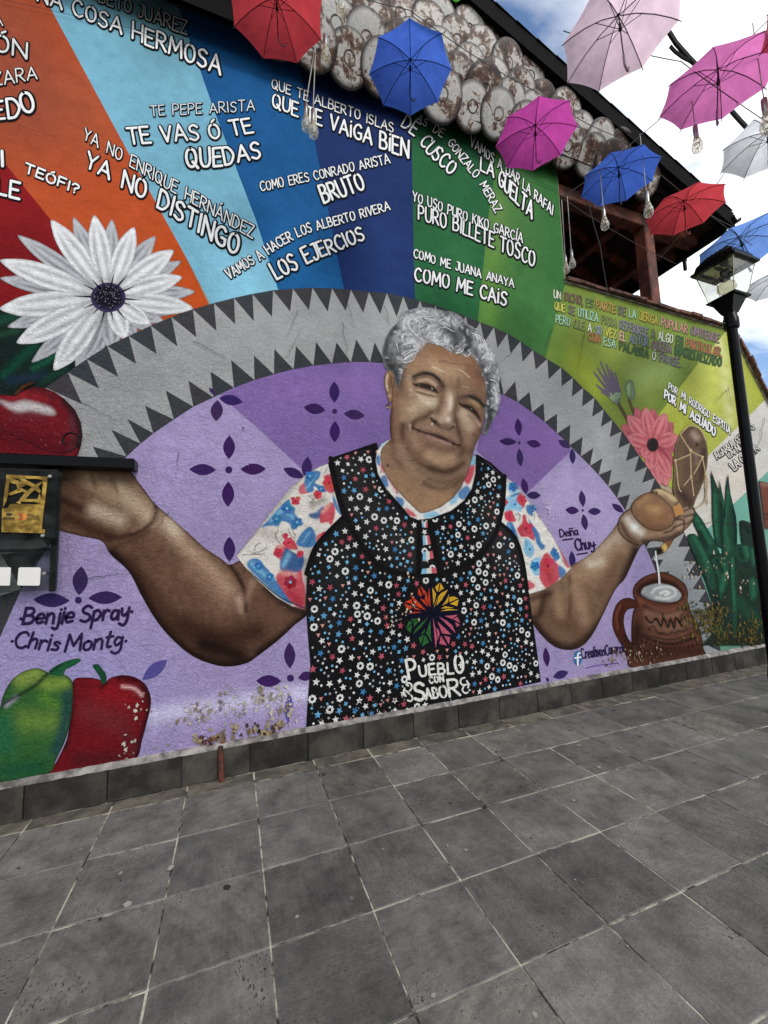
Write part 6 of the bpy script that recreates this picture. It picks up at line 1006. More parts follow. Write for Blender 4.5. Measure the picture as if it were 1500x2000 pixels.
# the discs: shallow dished lids, overlapped like scales
dp = MB(); dp.lathe([(0.0, .020), (.06, .020), (.11, .019), (.16, .017), (.208, .013), (.224, .006), (.230, -.006), (.222, -.016), (.15, -.010), (0.0, .0)], 24, axis='y')
hp = MB(); hp.lathe([(0.0, .017), (.042, .018), (.048, .018), (.051, .023), (.058, .024), (.063, .022), (.065, .014), (.062, .009), (0.0, .009)], 16, axis='y')
def disc_mat():
    m, nt, b = new_mat('weathered_disc'); L = nt.links
    tcn = nd(nt, 'ShaderNodeTexCoord'); oi = nd(nt, 'ShaderNodeObjectInfo'); cmb = nd(nt, 'ShaderNodeCombineXYZ')
    for i in range(3): L.new(oi.outputs['Random'], cmb.inputs[i])
    off = nd(nt, 'ShaderNodeVectorMath', operation='MULTIPLY_ADD'); L.new(cmb.outputs[0], off.inputs[0]); off.inputs[1].default_value = (41, 17, 29); L.new(tcn.outputs['Object'], off.inputs[2])
    n1 = nd(nt, 'ShaderNodeTexNoise', in_Scale=5.0, in_Detail=9.0, in_Roughness=0.66, in_Distortion=.6); L.new(off.outputs[0], n1.inputs['Vector'])
    n2 = nd(nt, 'ShaderNodeTexNoise', in_Scale=28.0, in_Detail=8.0, in_Roughness=0.75); L.new(off.outputs[0], n2.inputs['Vector'])
    ad = nd(nt, 'ShaderNodeMath', operation='MULTIPLY_ADD'); L.new(n2.outputs['Fac'], ad.inputs[0]); ad.inputs[1].default_value = .45; L.new(n1.outputs['Fac'], ad.inputs[2])
    pw = nd(nt, 'ShaderNodeMath', operation='POWER'); L.new(oi.outputs['Random'], pw.inputs[0]); pw.inputs[1].default_value = 2.2
    ad2 = nd(nt, 'ShaderNodeMath', operation='MULTIPLY_ADD'); L.new(pw.outputs[0], ad2.inputs[0]); ad2.inputs[1].default_value = .17; L.new(ad.outputs[0], ad2.inputs[2])
    rp = nd(nt, 'ShaderNodeValToRGB'); cr = rp.color_ramp
    cr.elements[0].position = .55; cr.elements[0].color = (*lin((196, 194, 190)), 1); cr.elements[1].position = .98; cr.elements[1].color = (*lin((40, 24, 18)), 1)
    for p, c in ((.64, (168, 166, 162)), (.70, (196, 192, 186)), (.755, (176, 168, 158)), (.785, (112, 92, 78)), (.84, (86, 56, 42)), (.90, (46, 32, 26))): e = cr.elements.new(p); e.color = (*lin(c), 1)
    L.new(ad2.outputs[0], rp.inputs[0])
    # dark rusty rim paints in the shaded edge: distance from the disc's own centre
    ln = nd(nt, 'ShaderNodeVectorMath', operation='LENGTH'); L.new(tcn.outputs['Object'], ln.inputs[0])
    mr = nd(nt, 'ShaderNodeMapRange'); mr.inputs['From Min'].default_value = .180; mr.inputs['From Max'].default_value = .214; mr.inputs['To Max'].default_value = .92; L.new(ln.outputs['Value'], mr.inputs['Value'])
    mx = nd(nt, 'ShaderNodeMix', data_type='RGBA'); L.new(mr.outputs[0], mx.inputs['Factor']); L.new(rp.outputs[0], mx.inputs['A']); mx.inputs['B'].default_value = (*lin((40, 32, 28)), 1)
    L.new(mx.outputs['Result'], b.inputs['Base Color']); b.inputs['Roughness'].default_value = .55; b.inputs['Specular IOR Level'].default_value = .3
    bp = nd(nt, 'ShaderNodeBump', in_Strength=.5, in_Distance=.006); L.new(ad.outputs[0], bp.inputs['Height']); L.new(bp.outputs[0], b.inputs['Normal'])
    return m
M_DISC = disc_mat()
dm = dp.build('disc', M_DISC, None, smooth=True); hm = hp.build('hub', mat('rusty_hub', (120, 104, 92), .7, c2=(54, 38, 30), scale=14, bump=.4, rnd=.3), None, smooth=True); dme, hme = dm.data, hm.data; bpy.data.objects.remove(dm); bpy.data.objects.remove(hm)
row = 0; z = GZ + .16
while z < 8.3:
    X = -2.4 + (.17 if row % 2 else 0)
    while X < EX:
        if z < rz(X) - .24:
            Xj, zj_ = X + R_.uniform(-.025, .025), z + R_.uniform(-.02, .02); p = px_of((Xj, GY, zj_))
            if (p[0] > 470 or (p[1] < -30 and z > GZ + .5)) and z < 8.0:
                tilt = math.radians(19 + R_.uniform(-5, 6)); s = R_.uniform(.92, 1.06)
                tilt += math.radians((16, 9, 4, 0)[min(row, 3)])
                d = link('disc_shingle', dme, ROOF, (Xj, GY + .005 - .02 * (row % 2) + R_.uniform(-.02, .012), zj_), (-tilt, R_.uniform(0, 6.28), 0)); d.rotation_mode = 'QUATERNION'
                q = Matrix.Rotation(tilt, 4, 'X') @ Matrix.Rotation(R_.uniform(-.05, .05), 4, 'Z') @ Matrix.Rotation(R_.uniform(0, 6.28), 4, 'Y')
                d.rotation_quaternion = q.to_quaternion(); d.scale = (s, s, s)
                h = link('hub', hme, d)
        X += .33
    row += 1; z += .225

# ------------------------------------------------------------------ neighbour's tiled roof beyond the wall end
NB = tag(empty('neighbour_house', (11.5, 2.5, 0)), 'small house with a dark red clay tile roof beyond the sloping wall', 'house')
MB().box((0.6, 2.0, 1.5), (5.0, 4.0, 3.0)).build('house_wall', mat('faded_wall_render', (150, 120, 96), .9, var=.2), NB)
M_TILE = mat('clay_tile', (112, 58, 46), .85, c2=(62, 36, 32), scale=9, bump=.5, rnd=.25)
tb = MB()
for k in range(7):
    a = math.pi * k / 6; tb.v.append((.08 * math.cos(a), -.22, .05 * math.sin(a))); tb.v.append((.07 * math.cos(a), .22, .05 * math.sin(a)))
for k in range(6): tb.f.append((2 * k, 2 * k + 2, 2 * k + 3, 2 * k + 1))
tbm = mesh('roof_tile', tb.v, tb.f, M_TILE, True)
MB().add([(-2.2, -.4, 3.75), (3.4, -.4, 3.75), (3.4, 2.0, 4.9), (-2.2, 2.0, 4.9), (-2.2, 4.4, 3.75), (3.4, 4.4, 3.75)], [(0, 1, 2, 3), (3, 2, 5, 4)]).build('roof_slab', M_TILE, NB)
sl_ = math.atan2(1.15, 2.4)
for i in range(26):
    for j in range(6): link('roof_tile', tbm, NB, (-2.1 + i * .215, -.3 + j * .4, 3.80 + j * .4 * 1.15 / 2.4), (sl_ + .03, 0, R_.uniform(-.03, .03)))

# ------------------------------------------------------------------ pavement
def stone_mat():
    m, nt, b = new_mat('basalt_paving'); L = nt.links
    tcn = nd(nt, 'ShaderNodeTexCoord'); oi = nd(nt, 'ShaderNodeObjectInfo'); cmb = nd(nt, 'ShaderNodeCombineXYZ')
    for i in range(3): L.new(oi.outputs['Random'], cmb.inputs[i])
    off = nd(nt, 'ShaderNodeVectorMath', operation='MULTIPLY_ADD'); L.new(cmb.outputs[0], off.inputs[0]); off.inputs[1].default_value = (53, 37, 71); L.new(tcn.outputs['Object'], off.inputs[2])
    n1 = nd(nt, 'ShaderNodeTexNoise', in_Scale=5.0, in_Detail=12.0, in_Roughness=0.74); L.new(off.outputs[0], n1.inputs['Vector'])
    rp = nd(nt, 'ShaderNodeValToRGB'); rp.color_ramp.elements[0].position = .3; rp.color_ramp.elements[0].color = (*lin((66, 64, 61)), 1); rp.color_ramp.elements[1].position = .72; rp.color_ramp.elements[1].color = (*lin((118, 115, 108)), 1); L.new(n1.outputs['Fac'], rp.inputs[0])
    # tone and warmth per stone
    mr = nd(nt, 'ShaderNodeMapRange'); mr.inputs['To Min'].default_value = .68; mr.inputs['To Max'].default_value = 1.24; L.new(oi.outputs['Random'], mr.inputs['Value'])
    wn = nd(nt, 'ShaderNodeTexWhiteNoise', noise_dimensions='1D'); L.new(oi.outputs['Random'], wn.inputs['W'])
    wm = nd(nt, 'ShaderNodeMix', data_type='RGBA', blend_type='MULTIPLY'); wr = nd(nt, 'ShaderNodeMapRange'); wr.inputs['From Min'].default_value = .55; L.new(wn.outputs['Value'], wr.inputs['Value']); L.new(wr.outputs[0], wm.inputs['Factor']); L.new(rp.outputs[0], wm.inputs['A']); wm.inputs['B'].default_value = (1.0, .97, .93, 1)
    hs = nd(nt, 'ShaderNodeHueSaturation'); L.new(mr.outputs[0], hs.inputs['Value']); L.new(wm.outputs['Result'], hs.inputs['Color'])
    # arcs left by the stone saw, only on some stones
    sv = nd(nt, 'ShaderNodeVectorMath', operation='ADD'); L.new(tcn.outputs['Object'], sv.inputs[0]); wv2 = nd(nt, 'ShaderNodeCombineXYZ'); L.new(wn.outputs['Value'], wv2.inputs[0]); wv2.inputs[1].default_value = .55; L.new(wv2.outputs[0], sv.inputs[1])
    wv = nd(nt, 'ShaderNodeTexWave', wave_type='RINGS', rings_direction='Z', in_Scale=5.0, in_Distortion=1.6, in_Detail=4.0); wv.inputs['Detail Scale'].default_value = 1.0; L.new(sv.outputs[0], wv.inputs['Vector'])
    wsel = nd(nt, 'ShaderNodeMath', operation='GREATER_THAN'); L.new(wn.outputs['Value'], wsel.inputs[0]); wsel.inputs[1].default_value = .8
    nlow = nd(nt, 'ShaderNodeTexNoise', in_Scale=3.0); L.new(off.outputs[0], nlow.inputs['Vector'])
    wrp = nd(nt, 'ShaderNodeMapRange'); wrp.inputs['From Min'].default_value = .62; wrp.inputs['From Max'].default_value = 1.0; wrp.inputs['To Max'].default_value = .34; L.new(wv.outputs['Fac'], wrp.inputs['Value'])
    wm2 = nd(nt, 'ShaderNodeMath', operation='MULTIPLY'); L.new(wrp.outputs[0], wm2.inputs[0]); L.new(wsel.outputs[0], wm2.inputs[1])
    wm3 = nd(nt, 'ShaderNodeMath', operation='MULTIPLY'); L.new(wm2.outputs[0], wm3.inputs[0]); L.new(nlow.outputs['Fac'], wm3.inputs[1])
    m1 = nd(nt, 'ShaderNodeMix', data_type='RGBA'); L.new(wm3.outputs[0], m1.inputs['Factor']); L.new(hs.outputs[0], m1.inputs['A']); m1.inputs['B'].default_value = (.035, .035, .037, 1)
    # vesicles: small dark pits, clustered
    vo = nd(nt, 'ShaderNodeTexVoronoi', in_Scale=95.0); vmap = nd(nt, 'ShaderNodeMapping'); vmap.inputs['Scale'].default_value = (1.0, .45, 1.0); vmap.inputs['Rotation'].default_value = (0, 0, .6); vdn = nd(nt, 'ShaderNodeTexNoise', in_Scale=60.0, in_Detail=3.0); L.new(off.outputs[0], vdn.inputs['Vector']); vda = nd(nt, 'ShaderNodeVectorMath', operation='MULTIPLY_ADD'); L.new(vdn.outputs['Color'], vda.inputs[0]); vda.inputs[1].default_value = (.022, .022, .0); L.new(off.outputs[0], vda.inputs[2]); L.new(vda.outputs[0], vmap.inputs[0]); L.new(vmap.outputs[0], vo.inputs['Vector'])
    vn = nd(nt, 'ShaderNodeTexNoise', in_Scale=5.0, in_Detail=3.0); L.new(off.outputs[0], vn.inputs['Vector'])
    vth = nd(nt, 'ShaderNodeMapRange'); vth.inputs['From Min'].default_value = .46; vth.inputs['From Max'].default_value = .74; vth.inputs['To Min'].default_value = 0.0; vth.inputs['To Max'].default_value = .32; L.new(vn.outputs['Fac'], vth.inputs['Value'])
    vl = nd(nt, 'ShaderNodeMath', operation='LESS_THAN'); L.new(vo.outputs['Distance'], vl.inputs[0]); L.new(vth.outputs[0], vl.inputs[1])
    m2 = nd(nt, 'ShaderNodeMix', data_type='RGBA'); vl2 = nd(nt, 'ShaderNodeMath', operation='MULTIPLY'); L.new(vl.outputs[0], vl2.inputs[0]); vl2.inputs[1].default_value = .8; L.new(vl2.outputs[0], m2.inputs['Factor']); L.new(m1.outputs['Result'], m2.inputs['A']); m2.inputs['B'].default_value = (.018, .018, .019, 1)
    # fine directional rubbing of the sawn face
    smap = nd(nt, 'ShaderNodeMapping'); smap.inputs['Scale'].default_value = (70.0, 7.0, 1.0); smap.inputs['Rotation'].default_value = (0, 0, .9); L.new(off.outputs[0], smap.inputs[0])
    sn = nd(nt, 'ShaderNodeTexNoise', in_Scale=1.0, in_Detail=5.0, in_Roughness=.65); L.new(smap.outputs[0], sn.inputs['Vector'])
    gn = nd(nt, 'ShaderNodeTexNoise', in_Scale=160.0, in_Detail=3.0, in_Roughness=.8); L.new(off.outputs[0], gn.inputs['Vector'])
    sg = nd(nt, 'ShaderNodeMath', operation='ADD'); L.new(sn.outputs['Fac'], sg.inputs[0]); L.new(gn.outputs['Fac'], sg.inputs[1])
    sgr = nd(nt, 'ShaderNodeMapRange'); sgr.inputs['From Min'].default_value = .6; sgr.inputs['From Max'].default_value = 1.4; sgr.inputs['To Min'].default_value = .72; sgr.inputs['To Max'].default_value = 1.28; L.new(sg.outputs[0], sgr.inputs['Value'])
    shs = nd(nt, 'ShaderNodeHueSaturation'); L.new(sgr.outputs[0], shs.inputs['Value']); L.new(m2.outputs['Result'], shs.inputs['Color'])
    # cement smears and grime in the outer centimetres of each stone
    ab = nd(nt, 'ShaderNodeVectorMath', operation='ABSOLUTE'); L.new(tcn.outputs['Object'], ab.inputs[0]); sx2 = nd(nt, 'ShaderNodeSeparateXYZ'); L.new(ab.outputs[0], sx2.inputs[0])
    mxe = nd(nt, 'ShaderNodeMath', operation='MAXIMUM'); L.new(sx2.outputs[0], mxe.inputs[0]); L.new(sx2.outputs[1], mxe.inputs[1])
    edr = nd(nt, 'ShaderNodeMapRange'); edr.inputs['From Min'].default_value = .17; edr.inputs['From Max'].default_value = .222; L.new(mxe.outputs[0], edr.inputs['Value'])
    en = nd(nt, 'ShaderNodeTexNoise', in_Scale=14.0, in_Detail=8.0, in_Roughness=.7); L.new(off.outputs[0], en.inputs['Vector'])
    em_ = nd(nt, 'ShaderNodeMath', operation='MULTIPLY'); L.new(edr.outputs[0], em_.inputs[0]); L.new(en.outputs['Fac'], em_.inputs[1])
    er_ = nd(nt, 'ShaderNodeMapRange'); er_.inputs['From Min'].default_value = .42; er_.inputs['From Max'].default_value = .66; er_.inputs['To Max'].default_value = .6; L.new(em_.outputs[0], er_.inputs['Value'])
    mE = nd(nt, 'ShaderNodeMix', data_type='RGBA'); L.new(er_.outputs[0], mE.inputs['Factor']); L.new(shs.outputs[0], mE.inputs['A']); mE.inputs['B'].default_value = (.20, .19, .165, 1)
    # big worn and damp patches that cross the stones
    geo = nd(nt, 'ShaderNodeNewGeometry'); wn2 = nd(nt, 'ShaderNodeTexNoise', in_Scale=1.1, in_Detail=9.0, in_Roughness=.68); L.new(geo.outputs['Position'], wn2.inputs['Vector'])
    wr2 = nd(nt, 'ShaderNodeMapRange'); wr2.inputs['From Min'].default_value = .32; wr2.inputs['From Max'].default_value = .68; wr2.inputs['To Min'].default_value = .72; wr2.inputs['To Max'].default_value = 1.3; L.new(wn2.outputs['Fac'], wr2.inputs['Value'])
    hs2 = nd(nt, 'ShaderNodeHueSaturation'); L.new(wr2.outputs[0], hs2.inputs['Value']); L.new(mE.outputs['Result'], hs2.inputs['Color'])
    # pale scuffs and droppings
    sp = nd(nt, 'ShaderNodeTexNoise', in_Scale=11.0, in_Detail=6.0, in_Roughness=.7); L.new(off.outputs[0], sp.inputs['Vector'])
    spr = nd(nt, 'ShaderNodeMapRange'); spr.inputs['From Min'].default_value = .68; spr.inputs['From Max'].default_value = .76; spr.inputs['To Max'].default_value = .45; L.new(sp.outputs['Fac'], spr.inputs['Value'])
    m3 = nd(nt, 'ShaderNodeMix', data_type='RGBA'); L.new(spr.outputs[0], m3.inputs['Factor']); L.new(hs2.outputs[0], m3.inputs['A']); m3.inputs['B'].default_value = (.26, .25, .23, 1)
    L.new(m3.outputs['Result'], b.inputs['Base Color'])
    rr = nd(nt, 'ShaderNodeMapRange'); rr.inputs['To Min'].default_value = .38; rr.inputs['To Max'].default_value = .62; L.new(n1.outputs['Fac'], rr.inputs['Value']); L.new(rr.outputs[0], b.inputs['Roughness']); b.inputs['Specular IOR Level'].default_value = .42
    nb = nd(nt, 'ShaderNodeTexNoise', in_Scale=70.0, in_Detail=5.0, in_Roughness=.7); L.new(off.outputs[0], nb.inputs['Vector'])
    hsum = nd(nt, 'ShaderNodeMath', operation='MULTIPLY_ADD'); L.new(vl.outputs[0], hsum.inputs[0]); hsum.inputs[1].default_value = -.8; L.new(nb.outputs['Fac'], hsum.inputs[2])
    bp = nd(nt, 'ShaderNodeBump', in_Strength=.7, in_Distance=.005); L.new(hsum.outputs[0], bp.inputs['Height']); L.new(bp.outputs[0], b.inputs['Normal'])
    return m
M_STONE = stone_mat()
M_GROUT = mat('pale_grout', (182, 176, 156), .9, c2=(52, 50, 45), scale=7.5, bump=.6, bscale=60, c2pos=(.42, .56))
M_GROUND = mat('far_paving', (92, 91, 88), .85, var=.3, scale=3, bump=.3)
TS = 0.45; TH = 0.012                                   # tile size; the grid is turned very slightly against the wall
TR = Matrix.Rotation(-TH, 4, 'Z'); TO = Vector((0, -0.275, 0))
def grid(c, r): v = TR @ (Vector((c * TS, -r * TS, 0)) - TO); return v
GROUND = tag(link('ground', mesh('ground', [(-60, -60, -.05), (60, -60, -.05), (60, 60, -.05), (-60, 60, -.05)], [(0, 1, 2, 3)], M_GROUND)), kind='structure')
PAVE = tag(link('pavement', mesh('pavement', [tuple(grid(c, r) + Vector((0, 0, -.0035))) for c, r in ((-8, .2), (28, .2), (28, 16), (-8, 16))], [(0, 3, 2, 1)], M_GROUT)), kind='structure')
variants = []
for k in range(6):
    g = .0065; a = TS - g - R_.uniform(0, .003); b_ = TS - g - R_.uniform(0, .003); m = MB(); m.bbox((0, 0, 0), (a, b_, .04), .0022)
    for i, v in enumerate(m.v): m.v[i] = (v[0] + R_.uniform(-.0008, .0008), v[1] + R_.uniform(-.0008, .0008), v[2])
    o = m.build('paving_stone', M_STONE); variants.append(o.data); bpy.data.objects.remove(o)
far = MB(); kept = []
for r in range(1, 14):
    for c in range(-6, 26):
        p = grid(c + .5, r + .5); q = px_of(p); vis = (ROT @ (np.array(p) - CAM))[2] > .25 and -260 < q[0] < 1640 and q[1] < 2260
        rot = Matrix.Rotation(-TH + R_.uniform(-.004, .004), 3, 'Z')
        if vis:
            o = link('paving_stone', R_.choice(variants), PAVE, (p.x, p.y, -.02 + R_.uniform(-.002, .003)), (R_.uniform(-.005, .005), R_.uniform(-.005, .005), -TH + R_.choice((0, math.pi / 2, math.pi)) + R_.uniform(-.005, .005)))
        else: far.bbox((p.x, p.y, -.02), (TS - .008, TS - .008, .04), .003, rot=rot)
tag(far.build('paving_stone_field', M_STONE, PAVE), kind='stuff')
# cut strip of stones against the skirting
M_STRIP = mat('dusty_edge_stone', (104, 97, 84), .85, c2=(70, 66, 58), scale=7, bump=.5, bscale=55, rnd=.12)
for c in range(-6, 25):
    p0 = grid(c, 1); 
    d = abs(p0.y) - .044; MB().bbox((p0.x + TS / 2, -.044 - d / 2 + .004, -.021), (TS - .01, d - .006, .04), .003, rot=Matrix.Rotation(-TH * .5, 3, 'Z')).build('edge_stone', M_STRIP, PAVE)
# leaves and crumbs of litter on the stones
M_LEAF = mat('dry_leaf', (52, 44, 30), .8, c2=(28, 24, 18), scale=20, rnd=.3)
LF = tag(empty('fallen_leaves', tuple(grid(15.6, 1.9))), 'small heap of dry fallen leaves on the far right paving', 'leaves')
for k in range(9):
    a = R_.uniform(0, 6.28); l = R_.uniform(.02, .045); cx_, cy_ = R_.uniform(-.09, .09), R_.uniform(-.05, .05)
    MB().add([(0, 0, .004), (l * .5, l * .3, .012), (l, 0, .006), (l * .5, -l * .3, .014)], [(0, 1, 2), (0, 2, 3)]).build('leaf', M_LEAF, LF, loc=(cx_, cy_, .001 + k * .0015), rot=(R_.uniform(-.4, .4), R_.uniform(-.3, .3), a))

# flattened gum, paint drips and grit trodden onto the stones
gs = MB(); gs2 = MB(); gs3 = MB()
for k in range(150):
    p = grid(R_.uniform(-1, 17), 1.1 + R_.random() ** 1.3 * 6); s = R_.uniform(.004, .013) if k % 5 else R_.uniform(.015, .026); m = R_.randint(7, 11)
    (gs, gs2, gs3)[k % 3].add([(p.x + s * R_.uniform(.5, 1.1) * math.cos(6.283 * i / m), p.y + s * R_.uniform(.5, 1.1) * math.sin(6.283 * i / m), .0028 + .00002 * k) for i in range(m)], [tuple(range(m))])
tag(gs.build('trodden_spot', mat('trodden_gum', (92, 90, 86), .8, var=.3), PAVE), kind='stuff'); tag(gs2.build('trodden_spot', mat('dark_stain_spot', (42, 41, 40), .8, var=.3), PAVE), kind='stuff'); tag(gs3.build('trodden_spot', mat('pale_paint_drip', (150, 146, 136), .8, var=.3), PAVE), kind='stuff')
# ------------------------------------------------------------------ street lantern
M_BLACK = mat('black_painted_metal', (7, 7, 8), .26, metal=.0, var=.3, scale=12, bump=.1, bscale=60, spec=.10)
def glass_mat(name, col, rough=.03, alpha=.25):
    m, nt, b = new_mat(name); L = nt.links
    g = nd(nt, 'ShaderNodeBsdfGlossy', in_Roughness=rough); t = nd(nt, 'ShaderNodeBsdfTransparent'); t.inputs[0].default_value = (*col, 1)
    lw = nd(nt, 'ShaderNodeLayerWeight', in_Blend=.5); fr = nd(nt, 'ShaderNodeMath', operation='POWER'); L.new(lw.outputs['Facing'], fr.inputs[0]); fr.inputs[1].default_value = 3.5; n = nd(nt, 'ShaderNodeTexNoise', in_Scale=9.0, in_Detail=5.0)
    mr = nd(nt, 'ShaderNodeMapRange'); mr.inputs['From Min'].default_value = .35; mr.inputs['From Max'].default_value = .8; mr.inputs['To Max'].default_value = alpha; L.new(n.outputs['Fac'], mr.inputs['Value'])
    d = nd(nt, 'ShaderNodeBsdfDiffuse'); d.inputs[0].default_value = (*[c * .8 for c in col], 1)
    m1 = nd(nt, 'ShaderNodeMixShader'); L.new(mr.outputs[0], m1.inputs[0]); L.new(t.outputs[0], m1.inputs[1]); L.new(d.outputs[0], m1.inputs[2])
    m2 = nd(nt, 'ShaderNodeMixShader'); L.new(fr.outputs[0], m2.inputs[0]); L.new(m1.outputs[0], m2.inputs[1]); L.new(g.outputs[0], m2.inputs[2])
    L.new(m2.outputs[0], nt.nodes['Material Output'].inputs[0]); return m
M_PANE = glass_mat('lantern_pane', (.93, .94, .9), .05, .22)
M_REFL = mat('reflector', (150, 146, 128), .25, metal=.9, var=.3, scale=6)
M_BULB = glass_mat('lamp_bulb_glass', (.8, .78, .66), .05, .5)
lx, ly = 5.95, -1.05
LAMP = tag(empty('street_lantern', (lx, ly, 0)), 'black street lantern on a tall post in front of the wall', 'street lamp')
MB().lathe([(.085, 0), (.085, .03), (.066, .05), (.064, .35), (.06, .38), (.055, .42)], 16).build('post_base', M_BLACK, LAMP, smooth=True)
MB().lathe([(.052, .40), (.047, 2.0), (.044, 3.84)], 16).build('post', M_BLACK, LAMP, smooth=True)
MB().lathe([(.062, 3.76), (.066, 3.78), (.066, 3.86), (.058, 3.88), (.054, 3.93)], 16).build('collar', M_BLACK, LAMP, smooth=True)
for a in (0.6, 2.7, 4.8): MB().lathe([(0, 0), (.008, .001), (.008, .012), (0, .014)], 8).build('set_screw', M_REFL, LAMP, loc=(.064 * math.cos(a), .064 * math.sin(a), 3.82))
def frustum(h0, z0, h1, z1): return [(-h0, -h0, z0), (h0, -h0, z0), (h0, h0, z0), (-h0, h0, z0), (-h1, -h1, z1), (h1, -h1, z1), (h1, h1, z1), (-h1, h1, z1)], [(3, 2, 1, 0), (4, 5, 6, 7), (0, 1, 5, 4), (1, 2, 6, 5), (2, 3, 7, 6), (3, 0, 4, 7)]
cup = MB(); cup.add(*frustum(.05, 3.92, .105, 4.06)); cup.add(*frustum(.128, 4.0605, .135, 4.078)); cup.build('cup', M_BLACK, LAMP)
pane = MB(); pane.add([(-.112, -.112, 4.08), (.112, -.112, 4.08), (.172, -.172, 4.40), (-.172, -.172, 4.40)], [(0, 1, 2, 3)])
po = pane.build('glass_pane', M_PANE, LAMP)
for k in (1, 2, 3): c = po.copy(); COL.objects.link(c); c.parent = LAMP; c.rotation_euler = (0, 0, k * math.pi / 2)
for sx, sy in ((-1, -1), (1, -1), (1, 1), (-1, 1)): MB().tube([(sx * .114, sy * .114, 4.08), (sx * .174, sy * .174, 4.405)], .004, 6).build('glazing_bar', M_REFL, LAMP)
rim = MB(); h0, h1 = .205, .15
for (a, b) in (((-1, -1), (1, -1)), ((1, -1), (1, 1)), ((1, 1), (-1, 1)), ((-1, 1), (-1, -1))):
    A0, B0 = [(h0 * s, h0 * t) for s, t in (a, b)]; A1, B1 = [(h1 * s, h1 * t) for s, t in (a, b)]
    rim.add([(*A0, 4.405), (*B0, 4.405), (*B1, 4.405), (*A1, 4.405), (*A0, 4.43), (*B0, 4.43), (*B1, 4.43), (*A1, 4.43)], [(3, 2, 1, 0), (4, 5, 6, 7), (0, 1, 5, 4), (2, 3, 7, 6)])
rim.build('rim', M_BLACK, LAMP)
rf = MB(); rf.add(*frustum(.185, 4.431, .165, 4.50)); rf.add(*frustum(.165, 4.5005, .10, 4.575)); rf.build('hood', M_BLACK, LAMP)
for k in range(4):
    for u in (-.11, -.055, 0, .055, .11): MB().add([(u - .006, -.188, 4.435), (u + .006, -.188, 4.435), (u + .006, -.17, 4.50), (u - .006, -.17, 4.50), (u * .7 + .006, -.108, 4.577), (u * .7 - .006, -.108, 4.577), (u + .006, -.178, 4.49), (u - .006, -.178, 4.49)], [(0, 1, 6, 7), (7, 6, 4, 5)]).build('hood_rib', M_BLACK, LAMP, rot=(0, 0, k * math.pi / 2))
MB().lathe([(.03, 4.575), (.03, 4.59), (.015, 4.60), (.02, 4.62), (0, 4.64)], 12).build('finial', M_BLACK, LAMP, smooth=True)
MB().add(*frustum(.148, 4.424, .10, 4.43)).build('reflector', M_REFL, LAMP)
MB().bbox((0, 0, 4.39), (.30, .03, .02), .003).bbox((0, 0, 4.34), (.05, .07, .12), .006).build('lamp_holder', M_BLACK, LAMP)
MB().lathe([(0, 4.13), (.05, 4.15), (.085, 4.19), (.075, 4.24), (.03, 4.28), (.025, 4.30)], 16).build('lamp_bulb', M_BULB, LAMP, smooth=True)

# ------------------------------------------------------------------ display panel on the wall, left
M_ACR = glass_mat('clear_acrylic', (.72, .75, .74), .04, .03)
M_GOLD = mat('brushed_gold', (172, 140, 66), .34, metal=.85, c2=(104, 80, 34), scale=14, bump=.3, bscale=90)
M_STK = mat('white_sticker', (206, 202, 196), .5, var=.08)
M_INKB = mat('black_print', (20, 18, 18), .5); M_INKR = mat('red_print', (170, 40, 36), .5); M_INKO = mat('orange_print', (206, 120, 40), .5); M_STEEL = mat('steel_standoff', (150, 148, 142), .3, metal=.9, var=.2)
SIGN = tag(empty('display_panel', (-.35, -.06, 1.44)), 'clear acrylic display panel with a gold plaque under a black bar', 'sign')
def S(mb, name, m, **k): return mb.build(name, m, SIGN, loc=(.35, .06, -1.44), **k)     # coordinates below are the place's own
S(MB().bbox((-.28, -.075, 2.31), (1.62, .13, .075), .006), 'top_bar', M_BLACK)
SP = S(MB().bbox((-.42, -.118, 1.84), (1.04, .010, .80), .002), 'acrylic_sheet', M_ACR)
S(MB().bbox((.052, -.05, 1.86), (.034, .03, .86), .003), 'support_strip', M_BLACK); S(MB().bbox((-.86, -.05, 1.86), (.034, .03, .86), .003), 'support_strip', M_BLACK)
S(MB().bbox((-.42, -.105, 2.02), (.98, .006, .47), .001), 'smoked_backing', mat('smoked_backing', (20, 21, 22), .5, var=.2, spec=.15))
S(MB().bbox((-.42, -.05, 1.71), (.9, .02, .02), .003), 'rail', M_BLACK)
for (X, zz) in ((.035, 2.20), (.012, 1.80), (.03, 1.55), (-.85, 2.2), (-.85, 1.8)): S(MB().lathe([(0, .016), (.011, .014), (.013, .0), (.007, -.0), (.007, -.10)], 12, c=(X, -.124, zz), axis='y'), 'standoff', M_STEEL, smooth=True)
